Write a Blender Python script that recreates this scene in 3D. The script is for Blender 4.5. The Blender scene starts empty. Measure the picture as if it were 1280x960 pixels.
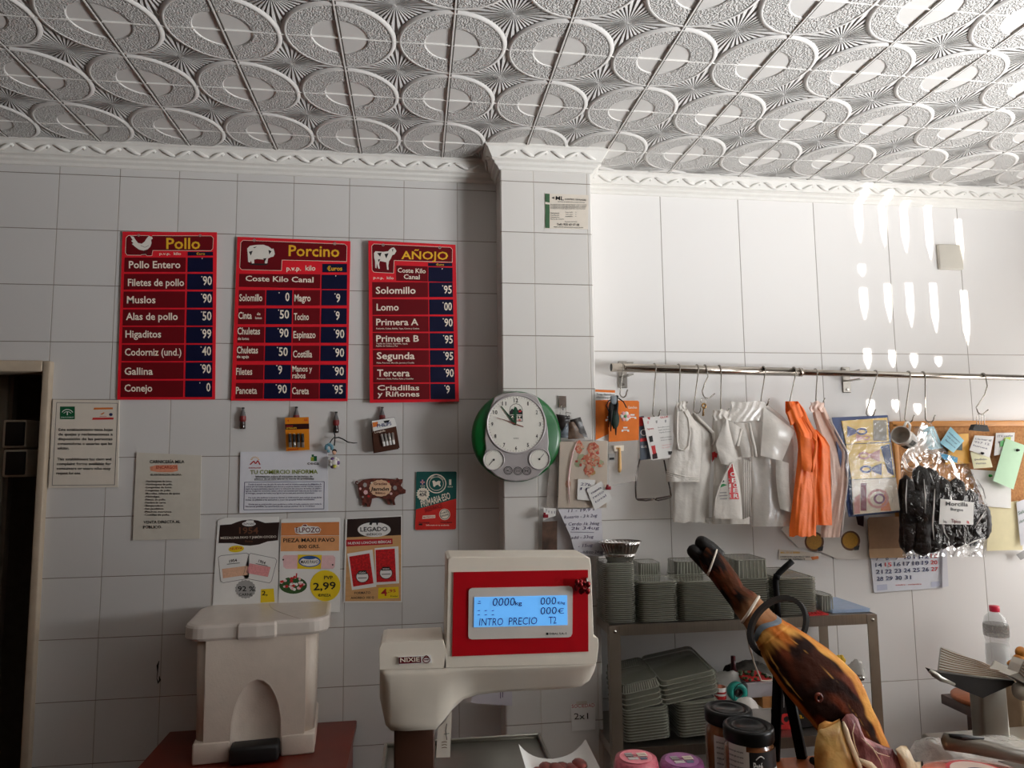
import bpy, bmesh, math, random
from math import sin, cos, pi, sqrt, radians, atan2, hypot
from mathutils import Vector, Matrix, Euler, noise
random.seed(7)
SC = bpy.context.scene
COL = SC.collection
# ------------------------------------------------------------------ camera
CF = 874.85; CZ = 1.60
YAW, PITCH, ROLL = .136793, .1016077, -.01144705
_F = Vector((sin(YAW)*cos(PITCH), cos(YAW)*cos(PITCH), sin(PITCH)))
_r = Vector((cos(YAW), -sin(YAW), 0)); _u = _r.cross(_F)
_R = cos(ROLL)*_r + sin(ROLL)*_u; _U = -sin(ROLL)*_r + cos(ROLL)*_u
cam = bpy.data.objects.new('camera', bpy.data.cameras.new('camera'))
COL.objects.link(cam)
m = Matrix((_R, _U, -_F)).transposed().to_4x4(); m.translation = (0, 0, CZ)
cam.matrix_world = m
cam.data.sensor_fit = 'HORIZONTAL'; cam.data.sensor_width = 36.0
cam.data.lens = CF*36.0/1280.0
cam.data.clip_start = .02
SC.camera = cam
# ------------------------------------------------------------------ world, light, exposure
SC.view_settings.view_transform = 'Standard'; SC.view_settings.look = 'None'
SC.view_settings.gamma = 1.0; SC.view_settings.use_curve_mapping = False
SC.view_settings.exposure = -.14
SC.cycles.max_bounces = 8; SC.cycles.diffuse_bounces = 4; SC.cycles.transparent_max_bounces = 24
SC.cycles.caustics_reflective = False; SC.cycles.caustics_refractive = False
SC.cycles.sample_clamp_indirect = 4.0
w = bpy.data.worlds.new('world'); SC.world = w; w.use_nodes = True
w.node_tree.nodes['Background'].inputs[0].default_value = (.75, .85, 1, 1)
w.node_tree.nodes['Background'].inputs[1].default_value = .6
def area(name, loc, target, sx, sy, watts, col):
    l = bpy.data.lights.new(name, 'AREA'); l.shape = 'RECTANGLE'; l.size = sx; l.size_y = sy
    l.energy = watts; l.color = col
    o = bpy.data.objects.new(name, l); COL.objects.link(o); o.location = loc
    o.rotation_euler = (Vector(target)-Vector(loc)).to_track_quat('-Z', 'Z').to_euler()
    return o
wl_ = area('window_daylight', (3.20, .01, 1.62), (3.20-.62, .01+.12, 1.62+.78), 1.2, 1.15, 225, (.965, .985, 1)); wl_.data.spread = radians(128)
w2_ = area('added_corner_light', (3.22, 2.02, 1.45), (0, 2.02, 1.35), .8, 1.1, 17, (1, .96, .92))  # added lamp that brightens the lower right wall
sun = bpy.data.lights.new('sun', 'SUN'); sun.energy = 9.0; sun.angle = radians(.14); sun.color = (1, .97, .9)
suno = bpy.data.objects.new('sun', sun); COL.objects.link(suno); suno.location = (5, -4, 3)
SUND = Vector((-.28, .96, .002)).normalized()
suno.rotation_euler = SUND.to_track_quat('-Z', 'Z').to_euler()
# ------------------------------------------------------------------ planes of the room
YL, YP, YR = 2.58, 2.44, 2.635       # left tiled wall, pillar face, right tiled wall
ZC = 2.7145                          # ceiling
CTOP = 1.045                         # counter top
def ray(px, py): return _F + _R*((px-640)/CF) + _U*((480-py)/CF)
def W(px, py, Y):
    d = ray(px, py); t = Y/d.y; return Vector((d.x*t, Y, CZ+d.z*t))
def WZ(px, py, z):
    d = ray(px, py); t = (z-CZ)/d.z; return Vector((d.x*t, d.y*t, z))
def pxm(px, py, Y): return W(px, py, Y).length and (W(px+1, py, Y)-W(px, py, Y)).length   # metres per pixel there
# ------------------------------------------------------------------ materials
def lin(c):
    if isinstance(c, str): c = tuple(int(c[i:i+2], 16) for i in (0, 2, 4))
    return tuple(((v/255)/12.92 if v/255 <= .04045 else ((v/255+.055)/1.055)**2.4) for v in c[:3])+(1,)
_M = {}
def mat(name, col, rough=.5, metal=0, var=.06, scale=30, bump=0, bscale=None, trans=0, alpha=1, emit=0, spec=.5, coat=0, sheen=0, subs=0, col2=None, stretch=None, ior=1.45):
    if name in _M: return _M[name]
    m = bpy.data.materials.new(name); m.use_nodes = True; nt = m.node_tree; N = nt.nodes; L = nt.links
    b = N['Principled BSDF']; c = lin(col)
    b.inputs['Roughness'].default_value = rough; b.inputs['Metallic'].default_value = metal
    b.inputs['Specular IOR Level'].default_value = spec; b.inputs['Coat Weight'].default_value = coat
    b.inputs['Transmission Weight'].default_value = trans; b.inputs['Alpha'].default_value = alpha
    b.inputs['IOR'].default_value = ior
    if subs:
        b.inputs['Subsurface Weight'].default_value = subs; b.inputs['Subsurface Radius'].default_value = (.01, .005, .003)
    if emit:
        b.inputs['Emission Color'].default_value = c; b.inputs['Emission Strength'].default_value = emit
    tc = N.new('ShaderNodeTexCoord'); src = tc.outputs['Object']
    if stretch:
        mp = N.new('ShaderNodeMapping'); mp.inputs['Scale'].default_value = stretch
        L.new(src, mp.inputs[0]); src = mp.outputs[0]
    nz = N.new('ShaderNodeTexNoise'); nz.inputs['Scale'].default_value = scale; nz.inputs['Detail'].default_value = 4
    L.new(src, nz.inputs['Vector'])
    rp = N.new('ShaderNodeValToRGB')
    rp.color_ramp.elements[0].position = .3; rp.color_ramp.elements[1].position = .7
    c2 = lin(col2) if col2 else tuple(min(1, v*(1+var)) for v in c[:3])+(1,)
    c1 = c if col2 else tuple(v*(1-var) for v in c[:3])+(1,)
    rp.color_ramp.elements[0].color = c1; rp.color_ramp.elements[1].color = c2
    L.new(nz.outputs['Fac'], rp.inputs[0]); L.new(rp.outputs[0], b.inputs['Base Color'])
    if bump:
        n2 = N.new('ShaderNodeTexNoise'); n2.inputs['Scale'].default_value = bscale or scale*2; n2.inputs['Detail'].default_value = 3
        L.new(src, n2.inputs['Vector'])
        bp = N.new('ShaderNodeBump'); bp.inputs['Distance'].default_value = bump; bp.inputs['Strength'].default_value = 1
        L.new(n2.outputs['Fac'], bp.inputs['Height']); L.new(bp.outputs[0], b.inputs['Normal'])
    _M[name] = m; return m
def film(name, col, alpha, rough=.1, tint=(255, 255, 255), gloss=.5, bump=.002, bscale=60):
    """thin clear plastic: see-through with a grey veil and sharp highlights"""
    if name in _M: return _M[name]
    m = mat(name, col, rough=rough, alpha=alpha, spec=gloss, coat=.6, bump=bump, bscale=bscale)
    m.node_tree.nodes['Principled BSDF'].inputs['Coat Roughness'].default_value = .05
    return m
def clearfilm(name, col=(240, 240, 240), base=.03, rough=.07, bump=.01, bscale=26, gain=1.0):
    """clear wrap: fully see-through face on, mirror-like at the creases"""
    if name in _M: return _M[name]
    m = bpy.data.materials.new(name); m.use_nodes = True; nt = m.node_tree; N = nt.nodes; L = nt.links; N.remove(N['Principled BSDF'])
    tr = N.new('ShaderNodeBsdfTransparent'); gl = N.new('ShaderNodeBsdfGlossy'); gl.inputs['Roughness'].default_value = rough; gl.inputs['Color'].default_value = lin(col)
    tc = N.new('ShaderNodeTexCoord'); nz = N.new('ShaderNodeTexNoise'); nz.inputs['Scale'].default_value = bscale; nz.inputs['Detail'].default_value = 2; nz.inputs['Distortion'].default_value = 1.2
    L.new(tc.outputs['Object'], nz.inputs['Vector']); bp = N.new('ShaderNodeBump'); bp.inputs['Distance'].default_value = bump; L.new(nz.outputs['Fac'], bp.inputs['Height']); L.new(bp.outputs[0], gl.inputs['Normal'])
    fr = N.new('ShaderNodeFresnel'); fr.inputs['IOR'].default_value = 1.5; L.new(bp.outputs[0], fr.inputs['Normal'])
    f = X(nt, fr.outputs[0])*gain+base; mx = N.new('ShaderNodeMixShader'); L.new(f.op('MINIMUM', .9).k, mx.inputs[0]); L.new(tr.outputs[0], mx.inputs[1]); L.new(gl.outputs[0], mx.inputs[2])
    L.new(mx.outputs[0], N['Material Output'].inputs['Surface']); _M[name] = m; return m
class X:                                     # a socket with arithmetic
    def __init__(s, nt, k): s.nt, s.k = nt, k
    def op(s, o, b=None, c=None):
        n = s.nt.nodes.new('ShaderNodeMath'); n.operation = o
        for i, v in enumerate((s, b, c)):
            if v is None: continue
            if isinstance(v, X): s.nt.links.new(v.k, n.inputs[i])
            else: n.inputs[i].default_value = v
        return X(s.nt, n.outputs[0])
    def __add__(s, o): return s.op('ADD', o)
    def __sub__(s, o): return s.op('SUBTRACT', o)
    def __mul__(s, o): return s.op('MULTIPLY', o)
    def __truediv__(s, o): return s.op('DIVIDE', o)
    def fract(s): return s.op('FRACT')
    def step(s, a, b):                       # smooth 0->1 from a to b
        n = s.nt.nodes.new('ShaderNodeMapRange'); n.interpolation_type = 'SMOOTHSTEP'
        s.nt.links.new(s.k, n.inputs[0]); n.inputs[1].default_value = a; n.inputs[2].default_value = b
        return X(s.nt, n.outputs[0])
# ------------------------------------------------------------------ glyphs of the built-in font
CHARS = sorted(set("ABCDEFGHIJKLMNOPQRSTUVWXYZabcdefghijklmnopqrstuvwxyz0123456789ÑñíáéóúÍÉÓÚ€%.,:;()'-+=/·&"))
GL = {}
def _glyphs():
    tmp = []
    for bold in (0, 1):
        for c in ['|']+CHARS:
            for k, s in enumerate((c, c+'|')):
                cu = bpy.data.curves.new('g', 'FONT'); cu.body = s; cu.size = 1; cu.resolution_u = 2; cu.fill_mode = 'FRONT'
                if bold: cu.offset = .017
                o = bpy.data.objects.new('g', cu); COL.objects.link(o); tmp.append((bold, c, k, o))
    bpy.context.view_layer.update()
    dg = bpy.context.evaluated_depsgraph_get(); mx = {}
    for bold, c, k, o in tmp:
        me = bpy.data.meshes.new_from_object(o.evaluated_get(dg))
        vs = [(v.co.x, v.co.y) for v in me.vertices]; fs = [tuple(p.vertices) for p in me.polygons]
        r = max(v[0] for v in vs) if vs else 0
        if k == 0: GL[bold, c] = [vs, fs, .3]
        mx[bold, c, k] = r
        bpy.data.meshes.remove(me)
    for bold in (0, 1):
        for c in CHARS: GL[bold, c][2] = mx[bold, c, 1]-mx[bold, '|', 0]
        GL[bold, ' '] = [[], [], .27]
    for *_, o in tmp:
        d = o.data; bpy.data.objects.remove(o); bpy.data.curves.remove(d)
_glyphs()
CAP = max(v[1] for v in GL[0, 'H'][0])
def text2d(s, bold=1):
    V, Fc, x = [], [], 0
    for c in s:
        g = GL.get((bold, c)) or GL[bold, ' ']
        n = len(V); V += [((a+x), b) for a, b in g[0]]; Fc += [tuple(i+n for i in f) for f in g[1]]; x += g[2]
    if not V: return [], []
    x0 = min(v[0] for v in V); x1 = max(v[0] for v in V)
    return [((a-x0)/(x1-x0), b/CAP) for a, b in V], Fc
# ------------------------------------------------------------------ mesh builder
def T(loc=(0, 0, 0), rot=(0, 0, 0), sc=1):
    return Matrix.Translation(Vector(loc)) @ Euler(rot).to_matrix().to_4x4() @ (Matrix.Diagonal((sc, sc, sc, 1)) if not isinstance(sc, tuple) else Matrix.Diagonal((*sc, 1)))
class MB:
    def __init__(s): s.v = []; s.f = []; s.mi = []; s.sm = []; s.mats = []
    def slot(s, m):
        if m not in s.mats: s.mats.append(m)
        return s.mats.index(m)
    def add(s, V, Fc, m, smooth=False, M=None):
        n = len(s.v)
        for p in V:
            p = Vector(p); s.v.append(M @ p if M is not None else p)
        k = s.slot(m) if not isinstance(m, (list, tuple)) else None
        for i, f in enumerate(Fc):
            s.f.append(tuple(j+n for j in f)); s.mi.append(k if k is not None else s.slot(m[i])); s.sm.append(smooth)
        return s
    def box(s, c, d, m, M=None):
        x, y, z = [v/2 for v in d]; a, b, e = c
        V = [(a+i*x, b+j*y, e+k*z) for i in (-1, 1) for j in (-1, 1) for k in (-1, 1)]
        return s.add(V, [(0, 1, 3, 2), (4, 6, 7, 5), (0, 4, 5, 1), (2, 3, 7, 6), (0, 2, 6, 4), (1, 5, 7, 3)], m, M=M)
    def rbox(s, c, d, r, m, M=None, seg=2, taper=None):
        bm = bmesh.new(); bmesh.ops.create_cube(bm, size=1)
        for v in bm.verts:
            v.co = Vector((v.co.x*d[0], v.co.y*d[1], v.co.z*d[2]))
            if taper and v.co.z < 0: v.co.x *= taper[0]; v.co.y *= taper[1]
        if r: bmesh.ops.bevel(bm, geom=list(bm.edges), offset=r, segments=seg, profile=.5, affect='EDGES')
        bm.verts.index_update()
        V = [v.co+Vector(c) for v in bm.verts]; Fc = [tuple(v.index for v in f.verts) for f in bm.faces]
        bm.free(); return s.add(V, Fc, m, smooth=seg > 1, M=M)
    def tube(s, P, r, m, n=8, closed=False, M=None, flat=None):
        P = [Vector(p) for p in P]; N_ = len(P)
        rr = r if isinstance(r, (list, tuple)) else [r]*N_
        tang = []
        for i in range(N_):
            a = P[(i-1) % N_] if (closed or i) else P[i]; b = P[(i+1) % N_] if (closed or i < N_-1) else P[i]
            tang.append((b-a).normalized() if (b-a).length > 1e-9 else Vector((0, 0, 1)))
        up = Vector((0, 0, 1)) if abs(tang[0].z) < .9 else Vector((1, 0, 0))
        nrm = (up-tang[0]*up.dot(tang[0])).normalized(); V = []
        for i in range(N_):
            nrm = (nrm-tang[i]*nrm.dot(tang[i])); nrm = nrm.normalized() if nrm.length > 1e-6 else tang[i].orthogonal().normalized()
            bi = tang[i].cross(nrm)
            for k in range(n):
                a = 2*pi*k/n; fx = flat if flat else 1
                V.append(P[i]+nrm*cos(a)*rr[i]+bi*sin(a)*rr[i]*fx)
        Fc = []
        for i in range(N_ if closed else N_-1):
            j = (i+1) % N_
            for k in range(n): Fc.append((i*n+k, i*n+(k+1) % n, j*n+(k+1) % n, j*n+k))
        s.add(V, Fc, m, True, M)
        if not closed:
            s.add(V[:n], [tuple(range(n))[::-1]], m, False, M); s.add(V[-n:], [tuple(range(n))], m, False, M)
        return s
    def lathe(s, prof, m, n=24, M=None, smooth=True, ms=None):
        V = []; Fc = []; mm = []
        for r, z in prof:
            for k in range(n): a = 2*pi*k/n; V.append((r*cos(a), r*sin(a), z))
        for i in range(len(prof)-1):
            for k in range(n):
                Fc.append((i*n+k, i*n+(k+1) % n, (i+1)*n+(k+1) % n, (i+1)*n+k)); mm.append(ms[i] if ms else m)
        s.add(V, Fc, mm, smooth, M)
        return s
    def prism(s, poly, y0, y1, m, M=None, front=None):
        """poly: world (x, z) outline; extruded from y0 (front) to y1"""
        n = len(poly)
        V = [(x, y0, z) for x, z in poly]+[(x, y1, z) for x, z in poly]
        s.add(V, [tuple(range(n))], front or m, M=M)
        s.add(V, [tuple(range(n, 2*n))[::-1]]+[(i, i+n, (i+1) % n+n, (i+1) % n) for i in range(n)], m, M=M)
        return s
    def ell(s, c, r, m, nu=16, nv=10, M=None):
        V = [(c[0]+r[0]*cos(2*pi*j/nu)*sin(pi*i/nv), c[1]+r[1]*sin(2*pi*j/nu)*sin(pi*i/nv), c[2]+r[2]*cos(pi*i/nv)) for i in range(nv+1) for j in range(nu)]
        return s.add(V, [(i*nu+j, (i+1)*nu+j, (i+1)*nu+(j+1) % nu, i*nu+(j+1) % nu) for i in range(nv) for j in range(nu)], m, True, M)
    def grid(s, fn, nu, nv, m, smooth=True, wrap=False, M=None, mf=None):
        V = [fn(i/nu, j/nv) for j in range(nv+1) for i in range(nu+(0 if wrap else 1))]
        w_ = nu if wrap else nu+1
        Fc = [(j*w_+i, j*w_+(i+1) % w_, (j+1)*w_+(i+1) % w_, (j+1)*w_+i) for j in range(nv) for i in range(nu)]
        mm = [mf((i+.5)/nu, (j+.5)/nv) for j in range(nv) for i in range(nu)] if mf else m
        return s.add(V, Fc, mm, smooth, M)
    def build(s, name, parent=None, shift=None, fixn=True):
        me = bpy.data.meshes.new(name)
        o = bpy.data.objects.new(name, me); COL.objects.link(o)
        off = Vector((0, 0, 0))
        if parent is not None:
            off = Vector(parent.get('_base', (0, 0, 0))); o.parent = parent
        elif shift is not None:
            off = Vector(shift); o.location = off
        me.from_pydata([v-off for v in s.v], [], s.f)
        for m in s.mats: me.materials.append(m)
        for i, p in enumerate(me.polygons): p.material_index = s.mi[i]; p.use_smooth = s.sm[i]
        if fixn:
            bm = bmesh.new(); bm.from_mesh(me)
            bmesh.ops.remove_doubles(bm, verts=bm.verts, dist=1e-6)
            bmesh.ops.recalc_face_normals(bm, faces=bm.faces); bm.to_mesh(me); bm.free()
        me.update()
        if parent is not None: o['_base'] = tuple(off)
        else: o['_base'] = tuple(off)
        return o
def tag(o, label=None, cat=None, group=None, kind=None):
    if label: o['label'] = label
    if cat: o['category'] = cat
    if group: o['group'] = group
    if kind: o['kind'] = kind
    return o
def thing(name, label, cat, loc=(0, 0, 0), group=None):
    o = bpy.data.objects.new(name, None); COL.objects.link(o); o.location = loc; o['_base'] = tuple(loc); o.empty_display_size = .02
    return tag(o, label, cat, group)
def struct(name, mb, label=None, parent=None, fixn=True):
    o = mb.build(name, parent, fixn=fixn); o['kind'] = 'structure'
    if parent is None: o['label'] = label or name.replace('_', ' '); 
    return o
class Pz:
    """prints on a flat sheet: coordinates measured on the sheet, laid on its plane y = Y"""
    def __init__(s, ox, oy, k, Y, tilt=None):
        s.ox, s.oy, s.k, s.Y, s.tilt = ox, oy, k, Y, tilt; s.mb = MB()
    def p(s, x, y, d=0):
        px, py = s.ox+x/s.k, s.oy+y/s.k
        if s.tilt: return s.tilt(px, py, d)
        return W(px, py, s.Y-d)
    def sheet(s, q, m, th=.002, edge=None):
        n = len(q); V = [s.p(x, y) for x, y in q]; V += [v+Vector((0, th, 0)) for v in V]
        s.mb.add(V, [tuple(range(n)), tuple(range(n, 2*n))[::-1]]+[(i, i+n, (i+1) % n+n, (i+1) % n) for i in range(n)], m); return s
    def poly(s, q, m, d=.0006):
        s.mb.add([s.p(x, y, d) for x, y in q], [tuple(range(len(q)))], m); return s
    def rect(s, x0, y0, x1, y1, m, d=.0006): return s.poly([(x0, y0), (x1, y0), (x1, y1), (x0, y1)], m, d)
    def ellipse(s, cx, cy, rx, ry, m, d=.0006, n=28, wob=0, rot=0):
        q = []
        for i in range(n):
            a = 2*pi*i/n; k = 1+(wob if i % 2 else -wob); x, y = rx*k*cos(a), ry*k*sin(a)
            q.append((cx+x*cos(rot)-y*sin(rot), cy+x*sin(rot)+y*cos(rot)))
        return s.poly(q, m, d)
    def ring(s, cx, cy, rx, ry, t, m, d=.0006, n=28):
        V = []; 
        for i in range(n):
            a = 2*pi*i/n
            V.append(s.p(cx+rx*cos(a), cy+ry*sin(a), d)); V.append(s.p(cx+(rx-t)*cos(a), cy+(ry-t)*sin(a), d))
        s.mb.add(V, [(2*i, 2*((i+1) % n), 2*((i+1) % n)+1, 2*i+1) for i in range(n)], m); return s
    def line(s, q, t, m, d=.0008, closed=False):
        n = len(q)
        for i in range(n if closed else n-1):
            (x0, y0), (x1, y1) = q[i], q[(i+1) % n]; l = hypot(x1-x0, y1-y0) or 1; nx, ny = -(y1-y0)/l*t/2, (x1-x0)/l*t/2
            s.poly([(x0+nx, y0+ny), (x1+nx, y1+ny), (x1-nx, y1-ny), (x0-nx, y0-ny)], m, d)
        return s
    def text(s, t, x0, x1, y, h, m, y1=None, d=.0012, bold=1, slant=0):
        V, Fc = text2d(t, bold)
        if not V: return s
        y1 = y if y1 is None else y1; L = hypot(x1-x0, y1-y); nx, ny = -(y1-y)/L, (x1-x0)/L
        P = []
        for a, b in V:
            a2 = a*(x1-x0)+b*h*slant; P.append(s.p(x0+a2+nx*-b*h, y+a*(y1-y)-ny*b*h, d))
        s.mb.add(P, Fc, m); return s
    def build(s, name, label=None, cat=None, group=None, parent=None):
        if parent is None:
            c = sum(s.mb.v[:4], Vector())/4
            o = s.mb.build(name, None, shift=c, fixn=False); tag(o, label, cat, group)
        else: o = s.mb.build(name, parent, fixn=False)
        return o
# ================================================================== the room
def tile_mat(name, col, x0, tw, z0, th, gv, gh, rough, gcol, gcol2, var=.05, wav=.0012):
    m = mat(name, col, rough=rough, var=.0, spec=.5, scale=3)
    nt = m.node_tree; N = nt.nodes; L = nt.links; b = N['Principled BSDF']
    g = N.new('ShaderNodeNewGeometry'); sp = N.new('ShaderNodeSeparateXYZ'); L.new(g.outputs['Position'], sp.inputs[0])
    x, z = X(nt, sp.outputs[0]), X(nt, sp.outputs[2])
    u = (x-x0)/tw; v = (z-z0)/th
    du = ((u+.5).fract()-.5).op('ABSOLUTE')*tw; dv = ((v+.5).fract()-.5).op('ABSOLUTE')*th
    mv = du.step(gv*.5, gv*1.0); mh = dv.step(gh*.5, gh*1.0)
    # each tile a touch different
    cu, cv = u.op('FLOOR'), v.op('FLOOR')
    wn = N.new('ShaderNodeTexWhiteNoise'); wn.noise_dimensions = '2D'
    cb = N.new('ShaderNodeCombineXYZ'); L.new(cu.k, cb.inputs[0]); L.new(cv.k, cb.inputs[1]); L.new(cb.outputs[0], wn.inputs['Vector'])
    hv = N.new('ShaderNodeHueSaturation'); hv.inputs['Color'].default_value = lin(col)
    val = X(nt, wn.outputs['Value'])*var+(1-var/2); L.new(val.k, hv.inputs['Value'])
    mx = N.new('ShaderNodeMix'); mx.data_type = 'RGBA'; L.new(mv.k, mx.inputs[0]); mx.inputs[6].default_value = lin(gcol); L.new(hv.outputs[0], mx.inputs[7])
    mx2 = N.new('ShaderNodeMix'); mx2.data_type = 'RGBA'; L.new(mh.k, mx2.inputs[0]); mx2.inputs[6].default_value = lin(gcol2); L.new(mx.outputs[2], mx2.inputs[7])
    L.new(mx2.outputs[2], b.inputs['Base Color'])
    gr = mv.op('MINIMUM', mh)
    r = X(nt, gr.k)*(rough-.8)+.8; L.new(r.k, b.inputs['Roughness'])
    nz = N.new('ShaderNodeTexNoise'); nz.inputs['Scale'].default_value = 9; nz.inputs['Detail'].default_value = 2; L.new(g.outputs['Position'], nz.inputs['Vector'])
    h = X(nt, nz.outputs['Fac'])*.35+gr*.8+X(nt, wn.outputs['Value'])*.1
    bp = N.new('ShaderNodeBump'); bp.inputs['Distance'].default_value = wav; L.new(h.k, bp.inputs['Height']); L.new(bp.outputs[0], b.inputs['Normal'])
    return m
M_TL = tile_mat('left_wall_tiles', (214, 211, 208), .153, .2006, 1.4083, .2, .0020, .0016, .22, (176, 168, 160), (132, 120, 110))
M_TP = tile_mat('pillar_tiles', (220, 216, 211), W(669, 400, YP).x, .2, W(690, 420, YP).z, .19, .0022, .002, .2, (205, 198, 188), (150, 140, 130))
M_TR = tile_mat('right_wall_tiles', (238, 235, 232), .976, .332, W(850, 440, YR).z, (W(800, 440, YR).z-W(800, 650, YR).z), .0022, .002, .3, (165, 156, 148), (180, 170, 162), var=.02)
M_PL = mat('painted_plaster', (214, 210, 204), .7, var=.02, bump=.0008, bscale=40)
M_PLD = mat('brown_painted_plaster', (122, 88, 62), .7, var=.03, bump=.0008, bscale=40)
M_COR = mat('moulded_polystyrene', (226, 223, 217), .6, var=.02, bump=.0005, bscale=120)
M_FLOOR = mat('floor_terrazzo', (92, 58, 36), .4, var=.2, scale=60)

PXL = W(627, 400, YP).x; PXR = W(742.5, 400, YP).x
DXR = W(44, 700, YL).x                        # door opening right edge
DZT = W(20, 462, YL).z
# floor
struct('floor', MB().box((0, -.3, -.05), (6.7, 6.0, .1), M_FLOOR))
# back wall: left tiled part with the doorway cut out, pillar, right tiled part
wl = MB()
wl.box(((DXR+PXL+.02)/2, YL+.06, ZC/2), (PXL+.02-DXR, .12, ZC), M_TL)
wl.box(((-3.3+DXR)/2, YL+.06, (ZC+DZT)/2), (DXR+3.3, .12, ZC-DZT), M_TL)
wl.box(((-3.3+DXR-.9)/2, YL+.06, DZT/2), (DXR-.9+3.3, .12, DZT), M_TL)
struct('wall_back', wl)
pl = MB()
pl.rbox(((PXL+PXR)/2, (YP+YR+.1)/2, ZC/2), (PXR-PXL, YR+.1-YP, ZC), .004, M_TP, seg=1)
struct('wall_pillar', pl)
struct('wall_backright', MB().box(((PXR+3.3)/2-.01, YR+.06, ZC/2), (3.3-PXR+.02, .12, ZC), M_TR))
struct('wall_left', MB().box((-3.35, -.3, ZC/2), (.1, 6.0, ZC), M_PLD))
struct('wall_front', MB().box((0, -3.35, ZC/2), (6.8, .1, ZC), M_PLD))
# right side wall with a window and an added panel slotted for the sun streaks
WY0, WY1, WZ0, WZ1 = -.60, .62, 1.00, 2.26
def slot_spots():
    out = []
    for cx, rows in ((1049, ((240, 300), (328, 352), (364, 405), (430, 466), (505, 520))), (1078, ((222, 308), (331, 347), (360, 404), (436, 464), (500, 522))),
                     (1110, ((243, 313), (355, 408), (438, 462), (500, 517))), (1137, ((254, 321), (354, 414), (442, 462), (505, 520))), (1165, ((258, 330), (354, 421), (446, 460))),
                     (1201, ((274, 338), (363, 437)))):
        for a, b in rows: out.append((cx, a, b))
    return out
def back_on_side(px, py):                     # where the sunbeam that lands there came through the side wall
    p = W(px, py, YR); t = (3.3-p.x)/SUND.x; return (p+SUND*t)
GRP = [(back_on_side(c, a), back_on_side(c, b)) for c, a, b in slot_spots()]
gy = [p.y for a, b in GRP for p in (a, b)]; gz = [p.z for a, b in GRP for p in (a, b)]
GY0, GY1, GZ0, GZ1 = min(gy)-.07, max(gy)+.07, min(gz)-.04, max(gz)+.03
GZ1 = min(GZ1, ZC-.005)
wr = MB(); x0, x1 = 3.3, 3.4
def wp(y0, y1, z0, z1): wr.box(((x0+x1)/2, (y0+y1)/2, (z0+z1)/2), (x1-x0, y1-y0, z1-z0), M_PL)
wp(-3.3, GY0, 0, ZC); wp(GY0, GY1, 0, GZ0); wp(GY0, GY1, GZ1, ZC); wp(GY1, WY0, 0, ZC)
wp(WY0, WY1, 0, WZ0); wp(WY0, WY1, WZ1, ZC); wp(WY1, 1.6, 0, ZC); wp(1.6, 2.44, 0, .88); wp(1.6, 2.44, 2.02, ZC); wp(2.44, 2.8, 0, ZC)
struct('wall_right', wr)
M_WF = mat('white_window_frame', (225, 223, 218), .4, var=.02)
M_GLASS = mat('frosted_daylit_glass', (235, 240, 245), .6, emit=1.5)
win = struct('window_1', MB().box((3.35, (WY0+WY1)/2, (WZ0+WZ1)/2), (.012, WY1-WY0, WZ1-WZ0), M_GLASS))
wf = MB()
for y in (WY0+.03, (WY0+WY1)/2, WY1-.03): wf.box((3.34, y, (WZ0+WZ1)/2), (.06, .06, WZ1-WZ0), M_WF)
for z in (WZ0+.03, WZ1-.03): wf.box((3.34, (WY0+WY1)/2, z), (.06, WY1-WY0, .06), M_WF)
wf.build('window_frame', win)
win3 = struct('added_corner_window', MB().box((3.35, 2.02, 1.45), (.012, .84, 1.14), M_GLASS))  # unseen window added to go with the corner lamp
wf = MB()
for y in (1.63, 2.41): wf.box((3.34, y, 1.45), (.06, .06, 1.14), M_WF)
for z in (.91, 1.99): wf.box((3.34, 2.02, z), (.06, .84, .06), M_WF)
wf.build('window_frame', win3)
gm = MB()
def cell(y0, y1, z0, z1):
    if y1-y0 > 1e-4 and z1-z0 > 1e-4: gm.box((3.31, (y0+y1)/2, (z0+z1)/2), (.006, y1-y0, z1-z0), M_WF)
cols = {}
for (cx, a, b), (p, q) in zip(slot_spots(), GRP): cols.setdefault(cx, []).append((p, q))
edges = []
for cx, L_ in cols.items():
    yc = sum(p.y+q.y for p, q in L_)/(2*len(L_)); hw = .066
    edges.append((yc-hw, yc+hw, sorted(((min(q.z, GZ1), min(p.z, GZ1)) for p, q in L_))))
edges.sort(); yy = GY0
for y0, y1, rows in edges:
    cell(yy, y0, GZ0, GZ1); zz = GZ0
    for a, b in rows:
        cell(y0, y1, zz, a); zz = b; ym = (y0+y1)/2; t = min(.09, (b-a)*.5)
        for ya in (y0, y1):                   # slots end in a point
            gm.add([(3.307, ya, a), (3.307, ym, a), (3.307, ya, a+t), (3.313, ya, a), (3.313, ym, a), (3.313, ya, a+t)], [(0, 1, 2), (3, 5, 4), (0, 3, 4, 1), (1, 4, 5, 2), (0, 2, 5, 3)], M_WF)
    cell(y0, y1, zz, GZ1); yy = y1
cell(yy, GY1, GZ0, GZ1)
struct('added_streak_panel', gm, 'added slotted panel in the side wall shaping the sun streaks')  # unseen panel, its slots cut to cast the streaks on the wall
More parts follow.
